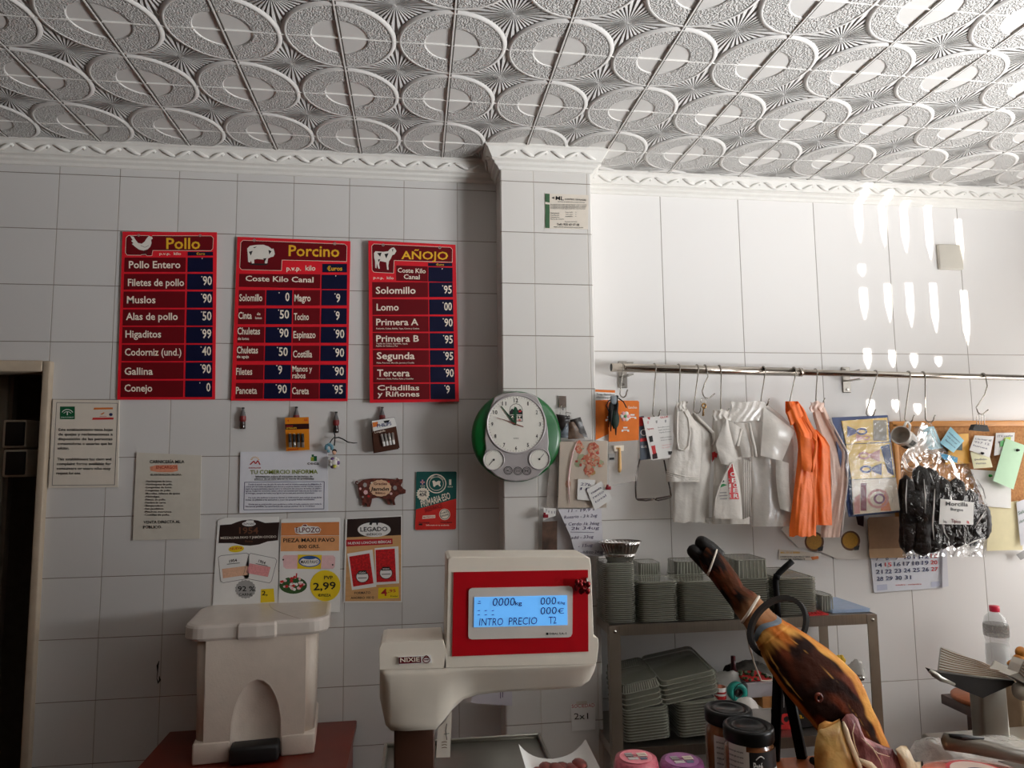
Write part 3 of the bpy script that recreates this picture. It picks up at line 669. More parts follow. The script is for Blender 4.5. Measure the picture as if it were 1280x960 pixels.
P.ellipse(552, 482, 82, 50, mat('salad_green', (52, 84, 40), .5, var=.3, scale=200), .001); 
for i in range(34):
    a = random.random()*6.28; r_ = random.random()**.5; P.ellipse(552+70*r_*cos(a), 468+38*r_*sin(a), random.uniform(7, 13), random.uniform(6, 10), random.choice([CRD, WHT, CRD, WHT, PK, GRN]), .0013+i*.00002, n=8)
P.line([(573, 410), (570, 440)], 8, CRD, .0015)
P.ellipse(742, 484, 90, 92, YLW, .0011); P.text('PVP', 735, 787, 446, 20, INK, d=.0018); P.text('2,99', 672, 806, 511, 42, INK, 503, d=.0018); P.text('€/PIEZA', 700, 776, 548, 15, INK, d=.0018)
P.build('poster', 'orange headed offer poster for a turkey piece with yellow price circle', 'poster', 'offer posters')
P = Pz(250, 630, 4.74, YL-.005)
WOODP = mat('printed_wood', (206, 158, 106), .5, var=.1, scale=14, stretch=(1, 1, 9)); BAN = mat('banner_red', (178, 30, 40), .5); JAM = mat('cured_slices', (186, 26, 30), .5, var=.4, scale=160)
P.sheet([(862, 88), (1198, 68), (1197, 582), (850, 584)], WHT, .003)
P.poly([(873, 90), (1192, 74), (1190, 574), (860, 576)], WOODP); P.poly([(873, 90), (1192, 74), (1191, 184), (870, 198)], BRN, .0009)
P.ellipse(1032, 152, 98, 44, WHT, .0012); P.poly([(1002, 122), (1008, 102), (1025, 92), (1048, 90), (1058, 96), (1064, 112), (1055, 112), (1052, 126), (1046, 126), (1044, 112), (1022, 112), (1016, 126), (1010, 124)], INK, .0016)
P.text('LEGADO', 950, 1111, 163, 25, INK, 160, d=.0018); P.text('IBÉRICO', 985, 1077, 187, 12, INK, 184, d=.0018)
P.poly([(867, 212), (1140, 204), (1142, 238), (866, 252)], BAN, .001); P.text('NUEVAS LONCHAS IBÉRICAS', 877, 1133, 240, 14, WHT, 230, d=.0016)
for q, q2, c in (([(872, 294), (1022, 270), (1045, 490), (900, 510)], [(884, 312), (1004, 292), (1028, 470), (908, 490)], (962, 425)), ([(1035, 262), (1176, 250), (1180, 470), (1040, 480)], [(1040, 272), (1154, 264), (1162, 458), (1046, 464)], (1102, 403))):
    P.poly(q, WHT, .001); P.poly(q2, JAM, .0014); P.ellipse(c[0], c[1]+6, 37, 34, WHT, .0018); P.poly([(c[0]-28, c[1]-8), (c[0]-22, c[1]-30), (c[0]+22, c[1]-32), (c[0]+28, c[1]-10)], INK, .002); P.ring(c[0], c[1]+6, 39, 36, 4, INK, .002)
    P.text('LEGADO', c[0]-20, c[0]+20, c[1]-14, 9, WHT, d=.0024); P.line([(c[0]-26, c[1]+14), (c[0]+26, c[1]+12)], 4, INK, .002)
P.text('FORMATO', 915, 1010, 534, 13, INK, 531); P.text('AHORRO 100 G', 893, 1030, 563, 13, INK, 560)
P.poly([(1057, 496), (1177, 490), (1178, 557), (1055, 562)], YLW, .001); P.text('4', 1073, 1110, 545, 40, BAN, 543, d=.0016); P.text(',95', 1115, 1160, 524, 17, BAN, 522, d=.0016); P.text('€/unidad', 1127, 1170, 550, 8, INK)
P.build('poster', 'black topped offer poster with red ham slices, right of the bin lid', 'poster', 'offer posters')
# --- teal and red school flyer
P = Pz(340, 490, 4.8, YL-.006)
TEAL = mat('flyer_teal', (18, 86, 80), .45, var=.05); FRED = mat('flyer_red', (206, 44, 36), .45, var=.04); FDR = mat('flyer_dark_red', (130, 20, 24), .5)
P.sheet([(866, 482), (872, 478), (1102, 477), (1108, 483), (1104, 818), (1096, 824), (866, 828), (858, 820)], TEAL, .003)
P.poly([(864, 705), (1106, 640), (1104, 818), (1096, 824), (866, 828), (858, 820)], FRED)
P.ring(986, 550, 60, 58, 6, CREAM, .001, 36); P.ring(986, 550, 44, 42, 3, CREAM, .001, 32)
for i, t in enumerate('HAPPY SCHOOL'):
    pass
P.poly([(966, 552), (962, 535), (972, 530), (985, 540), (1000, 532), (1012, 536), (1008, 552), (1014, 566), (1004, 566), (996, 556), (984, 560), (975, 570), (968, 566)], CREAM, .0012)
P.text('HAPPY', 950, 978, 522, 12, CREAM, 506, d=.0012); P.text('COUNTRY', 992, 1030, 506, 12, CREAM, 530, d=.0012)
BL = mat('flag_blue', (28, 44, 96), .5)
P.rect(889, 526, 917, 556, BL, .001); P.line([(889, 541), (917, 541)], 8, WHT, .0012); P.line([(903, 526), (903, 556)], 8, WHT, .0012); P.line([(889, 541), (917, 541)], 4, CRD, .0014); P.line([(903, 526), (903, 556)], 4, CRD, .0014)
P.rect(1062, 524, 1076, 558, CREAM, .001); P.text('ESO', 1055, 1085, 572, 7, CREAM); P.text('INGLÉS', 890, 918, 568, 7, CREAM)
P.ellipse(906, 612, 38, 38, CREAM, .001, n=32, wob=.08); P.text('desde', 884, 928, 600, 10, INK); P.text('40€', 884, 930, 628, 22, INK, 624)
P.text('PRIMARIA·ESO', 897, 1072, 692, 40, CREAM, 640, slant=.1); P.text('INGLÉS·FRANCÉS', 920, 1022, 722, 26, FDR, 692, slant=.1)
P.ellipse(1036, 734, 33, 34, CREAM, .001); P.ring(1036, 734, 29, 30, 3, INK, .0013); P.text('CURSO', 1014, 1060, 735, 10, INK, 720); P.text('ONLINE', 1014, 1060, 752, 10, INK, 738)
P.poly([(904, 742), (980, 738), (980, 756), (902, 762)], CREAM, .001); P.text('MATRÍCULA', 908, 976, 757, 9, FRED, 753, d=.0016)
P.text('Plazas limitadas', 882, 946, 788, 9, INK); P.text('www.clases', 1010, 1080, 786, 9, INK); P.text('Infórmate en tu academia', 925, 1062, 803, 8, CREAM); P.rect(880, 790, 902, 800, INK, .001)
P.build('flyer', 'teal and red school flyer left of the wall clock', 'flyer')
# --- spotted pig plaque
P = Pz(340, 490, 4.8, YL-.012)
PIGM = mat('pig_plaque_brown', (58, 26, 22), .4, var=.0, col2=(120, 62, 52), scale=90, coat=.3)
pig = [(520, 545), (545, 527), (600, 519), (670, 518), (720, 522), (742, 526), (750, 514), (762, 524), (786, 522), (781, 545), (772, 560), (786, 578), (803, 588), (801, 607), (785, 612), (762, 615), (742, 630), (734, 650), (741, 678), (727, 679), (716, 652), (706, 650), (710, 676), (695, 676), (684, 642), (640, 632), (600, 640), (597, 660), (588, 690), (571, 690), (567, 668), (560, 668), (556, 681), (541, 681), (540, 650), (525, 620), (518, 585), (515, 560)]
c = W(340+650/4.8, 490+590/4.8, YL)
pgt = P.sheet(pig, PIGM, .010).build('pig_plaque', 'dark brown pig shaped plaque with cream centre, above the ham slice poster', 'plaque')
s = Pz(340, 490, 4.8, YL-.012); s.ellipse(650, 577, 66, 50, mat('plaque_cream', (226, 186, 150), .5, var=.08), .0012, n=30, wob=.03); s.text('Gracias', 610, 690, 558, 16, MAR, d=.002); s.text('Jamón', 590, 700, 592, 22, INK, d=.002, slant=.2); s.text('Ibérico', 620, 680, 612, 12, MAR, d=.002); s.build('centre_panel', parent=pgt)
for x, y, rx, ry, mm in ((558, 558, 12, 14, GREYP), (562, 602, 13, 14, PK), (738, 575, 12, 14, GREYP), (600, 545, 8, 6, CREAM), (530, 580, 7, 8, PK), (715, 610, 8, 8, PK), (580, 625, 8, 7, CRD), (700, 540, 7, 6, CRD), (545, 630, 6, 6, GREYP)):
    s = Pz(340, 490, 4.8, YL-.012); s.ellipse(x, y, rx, ry, mm, .0012, n=10, wob=.05); s.build('painted_spot', parent=pgt)
tl = MB(); tl.tube([W(340+x/4.8, 490+y/4.8, YL-.010) for x, y in ((520, 552), (510, 556), (502, 548), (503, 538), (511, 536), (514, 543))], .0022, PIGM, n=6); tl.build('tail', pgt)
# --- pest control sticker on the pillar
P = Pz(600, 160, 6.857, YP-.002)
P.sheet([(558, 560), (930, 576), (926, 868), (558, 860)], PAPER, .0015); STG = mat('sticker_green', (60, 96, 66), .5)
P.poly([(558, 562), (597, 564), (597, 640), (559, 632)], STG); P.poly([(560, 652), (597, 656), (597, 858), (560, 857)], STG)
P.poly([(612, 598), (638, 588), (634, 600), (638, 610)], INK); P.text('ML', 648, 718, 616, 32, INK, 620); P.text('CONTROL DE PLAGAS', 727, 908, 617, 14, INK, 624)
P.text('Servicios de desinfección y sanidad ambiental', 668, 895, 634, 8, INK, 642)
for i in range(5): P.text('En cumplimiento de la normativa vigente este local tiene contrato de tratamiento', 606, 915-(i*3), 657+i*9, 6, INK, 660+i*9)
for i, t in enumerate(('Desinsectación', 'Desinfección', 'Desratización', 'Fecha de revisión')): P.text(t, 606, 680+(40 if i == 3 else 0), 734+i*17, 9, INK)
for i, t in enumerate(('Responsable', 'Aplicador', 'Revisión')): P.text(t, 732, 795, 725+i*18, 8, INK); P.text('x', 818, 826, 725+i*18, 8, INK)
P.text('Empresa autorizada', 728, 832, 806, 7, INK); P.text('Telf.: 955 63 17 18', 658, 850, 834, 18, INK, 838); P.text('Registro oficial de establecimientos y servicios biocidas', 632, 885, 850, 7, INK, 857)
P.build('sticker', 'cream pest control sticker with a green strip high on the pillar', 'sticker')
# ================================================================== magnets, battery packs, charm
GLASSB = mat('dark_bottle_glass', (44, 26, 22), .12, var=.1, coat=.5); CAPG = mat('grey_bottle_neck', (96, 92, 92), .3, var=.05); LABR = mat('bottle_label_red', (120, 34, 34), .4, var=.15, scale=200)
def bottle_magnet(px, py, lab):
    c = W(px, py, YL); t = thing('bottle_magnet', lab, 'magnet', (c.x, YL, c.z), 'bottle shaped magnets')
    k = .076; z0 = c.z-k/2; M = Matrix.Translation((c.x, YL-.011, z0))
    MB().lathe([(0, 0), (.009, 0), (.0105, .004), (.0098, .016), (.0085, .026)], GLASSB, 14, M).build('bottle_base', t)
    MB().lathe([(.0086, .026), (.0112, .031), (.0112, .043), (.0100, .046)], LABR, 14, M).build('label_band', t)
    MB().lathe([(.0100, .046), (.0085, .052), (.0055, .061), (.0042, .068), (.0042, .071)], CAPG, 14, M).build('neck', t)
    MB().lathe([(.0050, .071), (.0052, .076), (0, .0765)], GLASSB, 14, M).build('cap', t)
    mg = MB(); mg.box((c.x, YL-.002, z0+.036), (.010, .004, .05), M_BK); mg.build('magnet', t)
bottle_magnet(304.5, 523, 'small bottle magnet with nothing hanging from it, leftmost of four')
bottle_magnet(371, 522, 'small bottle magnet at the top of the orange battery pack')
bottle_magnet(420.5, 528, 'small bottle magnet holding the black cord and doll charm')
bottle_magnet(478, 522, 'small bottle magnet behind the brown battery packs')
BOR = mat('battery_card_orange', (216, 130, 26), .35, var=.04); BDK = mat('battery_card_dark', (44, 14, 18), .35, var=.1); BSIL = mat('battery_silver', (196, 190, 184), .3, metal=.8); BGRY = mat('battery_black_wrap', (40, 38, 38), .3)
BBR = mat('battery_card_brown', (74, 44, 32), .35, var=.08)
def batteries(t, Pk, spots, mA, mB, r):
    for (x0, y0), (x1, y1) in spots:
        a, b = Pk.p(x0, y0), Pk.p(x1, y1); a.y -= r; b.y -= r
        q = MB(); c1 = a+(b-a)*.62; q.tube([a, c1], r, mA, n=10); q.tube([c1, b], r, mB, n=10); q.tube([a+(a-b).normalized()*.0022, a], r*.4, BSIL, n=8)
        q.build('battery', t)
c = W(371, 540, YL); t = thing('battery_pack', 'orange battery pack with four cells under a bottle magnet', 'battery pack', (c.x, YL-.025, c.z), 'battery packs')
P = Pz(150, 490, 4.571, YL-.026); P.sheet([(942, 147), (1078, 143), (1083, 330), (950, 338)], BOR, .002); P.poly([(944, 184), (1080, 180), (1081, 211), (946, 215)], BDK, .001)
P.text('KODAK', 950, 990, 200, 9, CRD, 199, d=.0014); P.text('XTRALIFE', 950, 1010, 211, 8, GOLD, 209, d=.0014); P.text('4', 955, 965, 170, 12, CRD); P.text('AA', 1050, 1072, 166, 12, CRD); P.text('ALKALINE', 958, 1020, 332, 7, CRD, 329)
P.build('card', parent=t); P.mb = MB(); batteries(t, P, [((x, 240), (x+3, 316)) for x in (972, 996, 1020, 1044)], BGRY, BSIL, .0052)
for k, (dx, dy, lab) in enumerate(((10, 7, 'brown battery pack mostly hidden behind the other brown pack'), (0, 0, 'brown and white battery pack with orange sticker, in front of its twin'))):
    Y = YL-.030-k*.012
    P = Pz(340, 490, 4.8, Y); o = lambda q: [(x-8+dx*.2, y+dy) for x, y in q] if k == 0 else q
    c = P.p(680, 250); t = thing('battery_pack', lab, 'battery pack', tuple(c), 'battery packs')
    P.sheet(o([(597, 172), (735, 150), (766, 335), (615, 361)]), BBR, .002); P.poly(o([(598, 174), (734, 152), (748, 205), (608, 236)]), WHT, .0008)
    P.poly(o([(602, 184), (634, 178), (638, 205), (606, 212)]), ORG, .0012); P.poly(o([(668, 174), (706, 168), (700, 182), (676, 186)]), M_BK, .0012)
    if k: P.text('PHILIPS', 632, 718, 214, 20, mat('logo_blue', (44, 60, 110), .5), 198, d=.0016); P.text('LongLife', 616, 680, 248, 10, CREAM, 236)
    P.build('card', parent=t); P.mb = MB()
    if k: batteries(t, P, [((658+i*22, 255-i*3), (674+i*19, 326-i*4)) for i in range(4)], BSIL, WHT, .0048)
# doll charm on a black cord
CORD = mat('black_cord', (18, 17, 17), .7); PUFF = mat('blue_puff', (108, 152, 168), .8, var=.15, scale=300, bump=.001); CHW = mat('charm_white', (222, 216, 208), .5, var=.05); SKIN = mat('charm_skin', (222, 176, 148), .5); CHP = mat('charm_violet', (110, 80, 130), .6); CHG = mat('charm_yellow_green', (190, 186, 80), .6)
P = Pz(340, 490, 4.8, YL-.03); q = lambda x, y, d=0: P.p(x, y, d)
t = thing('doll_charm', 'small white doll charm with blue puff on a black cord', 'charm', tuple(q(378, 240)))
MB().tube([q(383, 205), q(380, 225, .004), q(372, 240), q(378, 262), q(376, 300), q(373, 322)], .0022, CORD, n=6).tube([q(378, 268, .002), q(360, 285), q(348, 305), q(342, 322)], .0018, CORD, n=6).tube([q(380, 275), q(400, 272, .003), q(425, 282), q(455, 300), q(490, 306), q(512, 305)], [.002, .0024, .0022, .0022, .0018, .001], CORD, n=6).build('cord', t)
b_ = MB(); random.seed(5)
for i in range(14): a = random.random()*6.28; e = q(342+18*cos(a), 335+20*sin(a), random.uniform(0, .01)); b_.ell(tuple(e), (.006, .005, .006), PUFF, 8, 6)
b_.build('puff', t)
h_ = q(374, 362, .004); MB().ell(tuple(h_), (.0075, .0065, .0085), SKIN, 12, 8).build('head', t); MB().ell((h_.x, h_.y+.002, h_.z+.003), (.0085, .0075, .0088), CORD, 12, 8).build('hair', t)
b_ = MB(); c = q(374, 425, .003)
for i in range(9): a = i*2*pi/9; b_.ell((c.x+.012*cos(a), c.y+.002*sin(i), c.z+.014*sin(a)), (.008, .007, .008), CHW if i % 3 else CHP, 8, 6)
b_.ell(tuple(c), (.013, .011, .014), CHW, 12, 8); b_.build('skirt', t)
MB().ell((c.x+.002, c.y-.008, c.z-.012), (.007, .005, .006), CHG, 8, 6).build('flower', t)
# ================================================================== wall clock, hung across the pillar's edge
CLG = mat('clock_green', (12, 92, 40), .3, var=.05, coat=.3); CLS = mat('clock_silver_plastic', (176, 170, 170), .35, var=.03, metal=.3); DIAL = mat('clock_dial', (222, 218, 208), .45, var=.02)
YK = YP-.005
P = Pz(570, 480, 6.86, YK-.040)
c = W(570+513/6.86, 480+450/6.86, YK); R_ = (W(570+898/6.86, 480+450/6.86, YK-.02)-W(570+128/6.86, 480+450/6.86, YK-.02)).length/2
t = thing('wall_clock', 'round green and silver wall clock hung across the pillar edge', 'clock', tuple(c))
CM = Matrix.Translation(c) @ Matrix.Rotation(pi/2, 4, 'X')       # lathe axis now points to -y (towards the room)
MB().lathe([(0, .0), (R_*.93, .0), (R_*.99, .008), (R_, .018), (R_*.97, .027), (R_*.9, .032), (0, .033)], CLG, 56, CM).build('body', t)
bz = [(330, 112), (400, 82), (515, 70), (630, 80), (695, 110), (735, 190), (770, 290), (788, 400), (795, 500), (790, 560), (800, 600), (810, 650), (795, 700), (745, 745), (700, 792), (610, 825), (515, 836), (420, 825), (345, 790), (290, 740), (245, 700), (232, 650), (245, 590), (255, 560), (245, 470), (250, 400), (270, 280), (300, 190)]
mb = MB(); PB = Pz(570, 480, 6.86, YK-.030)
f0 = [PB.p(x, y, .010) for x, y in [(515+(x-515)*.975, 450+(y-450)*.98) for x, y in bz]]; f1 = [PB.p(x, y, .005) for x, y in bz]; f2 = [PB.p(x, y, -.005) for x, y in bz]; n = len(bz)
mb.add(f0+f1+f2, [tuple(range(n))]+[(i+k*n, (i+1) % n+k*n, (i+1) % n+(k+1)*n, i+(k+1)*n) for k in (0, 1) for i in range(n)], CLS); mb.build('bezel', t)
def dial(cx, cy, r, name):
    s = Pz(570, 480, 6.86, YK-.040); s.ellipse(cx, cy, r, r, DIAL, .0012, 48); o = s.build(name, parent=t); return o
d = dial(515, 345, 243, 'dial')
def rim(cx, cy, r, tk, name='dial_rim'):
    V = []; s = Pz(570, 480, 6.86, YK-.040); n = 48
    for rr, dd in ((r, .0008), (r+tk, .0055), (r+tk*1.6, .004), (r+tk*1.9, -.002)):
        V += [s.p(cx+rr*cos(2*pi*i/n), cy+rr*sin(2*pi*i/n), dd) for i in range(n)]
    m_ = MB(); m_.add(V, [(k*n+i, k*n+(i+1) % n, (k+1)*n+(i+1) % n, (k+1)*n+i) for k in range(3) for i in range(n)], CLS, True); return m_.build(name, t)
rim(515, 345, 240, 9)
s = Pz(570, 480, 6.86, YK-.040)
for h in range(1, 13):
    a = radians(h*30); x, y = 515+205*sin(a), 345-205*cos(a); wd = 36 if h > 9 else 17; wd = 9 if h == 1 else wd; s.text(str(h), x-wd/2, x+wd/2, y+16, 32, INK, d=.002, bold=1)
for k in range(60):
    a = radians(k*6); s.line([(515+228*sin(a), 345-228*cos(a)), (515+235*sin(a), 345-235*cos(a))], 3, INK, .0018)
s.build('numerals', parent=d)
s = Pz(570, 480, 6.86, YK-.040)
arch = [(460, 320), (460, 225), (468, 195), (490, 175), (515, 169), (540, 175), (562, 195), (570, 225), (570, 320)]
s.line(arch, 4, INK, .002, closed=True); s.poly([(462, 235), (480, 210), (500, 225), (515, 195), (532, 225), (552, 212), (568, 235), (568, 262), (462, 262)], INK, .0019)
s.poly([(505, 190), (490, 225), (496, 225), (484, 262), (530, 262), (520, 225), (526, 225)], GRN, .0021); s.rect(464, 268, 567, 296, INK, .0019); s.text('AJET', 470, 560, 292, 18, CREAM, d=.0023); s.text('CLUB', 472, 560, 316, 14, CRD, d=.0021); s.poly([(535, 230), (562, 226), (560, 240), (538, 244)], CRD, .0022)
s.text('QUARTZ', 492, 538, 470, 8, GREYINK, d=.0018)
s.build('printed_emblem', parent=d)
def hand(pts, m_, d_, name):
    s = Pz(570, 480, 6.86, YK-.040); s.sheet_d = d_
    V = [s.p(x, y, d_) for x, y in pts]; n = len(V); V += [v+Vector((0, .001, 0)) for v in V]
    q_ = MB(); q_.add(V, [tuple(range(n)), tuple(range(n, 2*n))[::-1]]+[(i, (i+1) % n, (i+1) % n+n, i+n) for i in range(n)], m_); q_.build(name, t)
HG = mat('hand_dark_green', (22, 66, 42), .4)
hand([(508, 192), (520, 215), (519, 330), (514, 352), (502, 352), (497, 330), (500, 215)], HG, .0040, 'hour_hand')
hand([(384, 190), (392, 190), (516, 338), (508, 350), (500, 346)], HG, .0052, 'minute_hand')
hand([(350, 290), (420, 306), (508, 338), (580, 364), (577, 370), (506, 346), (420, 310), (350, 294)], mat('hand_red_brown', (120, 44, 36), .4), .0064, 'second_hand')
q_ = MB(); q_.tube([P.p(509, 345, .001), P.p(509, 345, .008)], .0022, HG, n=12); q_.build('hub', t)
for cx, cy, r, ang in ((324, 650, 82, radians(222)), (715, 645, 82, radians(40))):
    s = Pz(570, 480, 6.86, YK-.040); s.ellipse(cx, cy, r, r, DIAL, .0012, 40)
    for k in range(27): a = radians(-135+k*10); s.line([(cx+70*sin(a), cy-70*cos(a)), (cx+78*sin(a), cy-78*cos(a))], 2.5, INK, .0016)
    g_ = s.build('gauge_dial', parent=t); rim(cx, cy, r, 6, 'gauge_rim')
    s = Pz(570, 480, 6.86, YK-.040); s.line([(cx, cy), (cx+62*sin(ang), cy-62*cos(ang))], 4, INK, .003); s.ellipse(cx, cy, 9, 9, INK, .0032, 14); s.build('gauge_needle', parent=g_)
for cx, cy, tx in ((447, 742, 'AC'), (531, 746, 'CO'), (607, 746, 'FE')):
    s = Pz(570, 480, 6.86, YK-.040); s.ring(cx, cy, 38, 36, 5, INK, .0012); s.ring(cx, cy, 27, 25, 3, INK, .0012); s.text(tx, cx-17, cx+17, cy+9, 18, INK, d=.0014); s.build('printed_badge', parent=t)
# ================================================================== red-brown cabinet with the pedal bin on it
CAB = mat('red_brown_melamine', (104, 34, 22), .35, var=.12, scale=8, stretch=(1, 1, 6))
ZB = .70
cR = WZ(446, 900, ZB); cL = WZ(208, 923, ZB); cYb = min(cR.y, YL-.01); cx0 = cL.x-.01; cx1 = cR.x
t = thing('cabinet', 'red-brown cabinet under the white pedal bin', 'cabinet', ((cx0+cx1)/2, cYb-.3, 0))
MB().rbox(((cx0+cx1)/2, cYb-.29, ZB/2-.015), (cx1-cx0-.02, .54, ZB-.03), .004, CAB, seg=1).build('carcass', t)
MB().rbox(((cx0+cx1)/2, cYb-.29, ZB-.0125), (cx1-cx0, .58, .025), .003, CAB, seg=1).build('top_board', t)
dd = MB(); dd.rbox(((cx0+cx1)/2, cYb-.571, ZB/2-.02), (cx1-cx0-.06, .018, ZB-.12), .004, CAB, seg=1); d = dd.build('door', t)
MB().tube([((cx0+cx1)/2-.06, cYb-.60, ZB-.16), ((cx0+cx1)/2+.06, cYb-.60, ZB-.16)], .006, STEEL, n=10).build('handle', d)
BINM = mat('bin_ivory_plastic', (222, 208, 194), .38, var=.03, bump=.0004, bscale=200); BINL = mat('bin_lid_plastic', (216, 206, 196), .3, var=.03); BINB = mat('bin_pedal_black', (22, 20, 20), .5)
fl = WZ(240, 956, ZB); fr = WZ(393, 940, ZB)
ang = atan2(fr.y-fl.y, fr.x-fl.x); bw = (fr-fl).length
bc = (fl+fr)/2+Vector((-sin(ang), cos(ang), 0))*.135
t = thing('pedal_bin', 'ivory plastic pedal bin standing on the red-brown cabinet', 'bin', tuple(bc)); t.rotation_euler = (0, 0, 0)
M = Matrix.Translation(bc) @ Matrix.Rotation(ang, 4, 'Z')
def rr(wx, wy, r, n=6):
    out = []
    for cx, cy, a0 in ((wx/2-r, wy/2-r, 0), (-wx/2+r, wy/2-r, 90), (-wx/2+r, -wy/2+r, 180), (wx/2-r, -wy/2+r, 270)):
        for i in range(n+1): a = radians(a0+90*i/n); out.append((cx+r*cos(a), cy+r*sin(a)))
    return out
BH = W(240, 805, fl.y).z-ZB+.012; D_ = .27
def loft(secs, m_, M, cap0=True, cap1=True, smooth=True):
    b = MB(); n = len(secs[0][0]); V = [(x, y, z) for s_, z in secs for x, y in s_]
    b.add(V, [(k*n+i, k*n+(i+1) % n, (k+1)*n+(i+1) % n, (k+1)*n+i) for k in range(len(secs)-1) for i in range(n)], m_, smooth, M)
    if cap0: b.add(V[:n], [tuple(range(n))[::-1]], m_, False, M)
    if cap1: b.add(V[-n:], [tuple(range(n))], m_, False, M)
    return b
sc = lambda k, kd=None: rr(bw*k, D_*(kd or k), .035)
# body with an arched recess in front: front wall built as a grid whose arch points sink in
body = loft([(rr(bw*.985, D_*.97, .03), .060), (rr(bw*.995, D_*.98, .03), .2), (rr(bw*1.01, D_*1.0, .03), BH)], BINM, M)
bo = body.build('body', t)
arch_w, arch_h, ac = bw*.21, .232, bw*.01
pts = [(-arch_w, .02), (-arch_w*.98, .07)]+[(-arch_w*cos(a)*1.0, .07+(arch_h-.07)*sin(a)) for a in [radians(v) for v in range(15, 180, 15)]]+[(arch_w*.98, .07), (arch_w, .02)]
am = MB(); fy = -D_*.49
outer = [(ac+x*1.04, fy-.0125, z+.004) for x, z in pts]; lip = [(ac+x, fy-.0135, z) for x, z in pts]; inn = [(ac+x*.93, fy-.0008, z*.97) for x, z in pts]; n = len(pts)
am.add(outer+lip+inn, [(k*n+i, k*n+i+1, (k+1)*n+i+1, (k+1)*n+i) for k in (0, 1) for i in range(n-1)]+[tuple(range(2*n, 3*n))], BINM, True, M)
# front skin around the arch
hw = bw*.5-.03
tz = BH-.004
ring_o = [(-hw, .062)]+[(-hw, .062+(tz-.062)*i/4) for i in range(1, 5)]+[(-hw+2*hw*i/6, tz) for i in range(1, 6)]+[(hw, tz-(tz-.062)*i/4) for i in range(0, 5)]
# simple skin: fan strips between outer frame and arch outline, same count
def resample(L_, n):
    ds = [0]
    for a, b in zip(L_, L_[1:]): ds.append(ds[-1]+hypot(b[0]-a[0], b[1]-a[1]))
    out = []
    for i in range(n):
        d = ds[-1]*i/(n-1); k = max(j for j in range(len(ds)) if ds[j] <= d+1e-9); k = min(k, len(L_)-2); f = (d-ds[k])/((ds[k+1]-ds[k]) or 1)
        out.append((L_[k][0]+(L_[k+1][0]-L_[k][0])*f, L_[k][1]+(L_[k+1][1]-L_[k][1])*f))
    return out
ns = 31; A_ = resample(pts, ns); O_ = resample(ring_o, ns)
V = [(ac+x*1.04, fy-.0125, z+.004) for x, z in A_]+[(x, fy-.011-.004*(z/BH), z) for x, z in O_]
am.add(V, [(i, i+1, ns+i+1, ns+i) for i in range(ns-1)], BINM, False, M)
am.add([(-hw, fy-.011, .062), (-hw, fy+.03, .062), (-hw, fy+.03, tz), (-hw, fy-.015, tz), (hw, fy-.011, .062), (hw, fy+.03, .062), (hw, fy+.03, tz), (hw, fy-.015, tz)], [(0, 1, 2, 3), (4, 7, 6, 5)], BINM, False, M)
am.build('front_panel', t)
ft = MB()
for x0, x1 in ((-bw*.5, ac-arch_w*.98), (ac+arch_w*.98, bw*.5)):
    ft.rbox(((x0+x1)/2, fy+.016, .031), (x1-x0, .062, .062), .006, BINM, M)
for x0 in (-1, 1): ft.rbox((x0*(bw*.5-.014), .03, .031), (.03, D_*.9, .062), .006, BINM, M)
ft.rbox((0, D_*.45, .031), (bw*.96, .03, .062), .006, BINM, M)
ft.build('foot_skirt', t)
pd = MB(); pd.rbox((ac, fy-.010, .028), (arch_w*1.92, .09, .050), .010, BINB, M); pd.box((ac, fy+.05, .045), (arch_w*1.8, .02, .08), BINB, M); pd.build('pedal', t)
lw, ld = bw*1.22, D_*1.2
def lid_outline(k):
    q = rr(lw*k, ld*k, .06, 6); out = []
    for x, y in q:
        out.append((x, y+.012))
    # bowed nose in the middle of the front edge
    res = []
    n_ = len(out)
    for i in range(n_):
        res.append(out[i]); a, b = out[i], out[(i+1) % n_]
        if a[1] < -ld*.4*k and b[1] < -ld*.4*k and abs(b[0]-a[0]) > .1:
            for f, g_ in ((.25, 0), (.31, 0), (.33, .010), (.5, .014), (.67, .010), (.69, 0), (.8, 0)): res.append((a[0]+(b[0]-a[0])*f, a[1]-g_))
    return res
ring = [(lid_outline(.98), BH-.004), (lid_outline(1.005), BH+.004), (lid_outline(1.0), BH+.034), (lid_outline(.985), BH+.040), (lid_outline(.95), BH+.043)]
lid = loft(ring, BINL, M, smooth=False); lo = lid.build('lid', t)
rb = MB(); rb.tube([M @ Vector((bw*.08+.13*(1-cos(a))-.02, ld*.46-ld*.9*(a/1.5), BH+.0425)) for a in [i_*.15 for i_ in range(11)]], .0022, BINL, n=6); rb.build('lid_ridge', lo)
# ================================================================== the weighing scale
SCI = mat('scale_ivory', (232, 222, 206), .35, var=.02); SRED = mat('scale_red_panel', (176, 14, 26), .3, var=.03); SBZ = mat('lcd_bezel_white', (214, 206, 198), .35, var=.02)
LCD = mat('lcd_backlight', (104, 178, 248), .3, emit=.62); LCT = mat('lcd_digits', (24, 40, 88), .5); SPOST = mat('scale_post_brown', (66, 40, 28), .4, var=.06)
YS = 1.05
P = Pz(460, 680, 3.429, YS)
c = W(612, 950, YS+.1)
t = thing('weighing_scale', 'ivory and red shop weighing scale with blue lit display', 'scale', (c.x, YS+.12, CTOP))
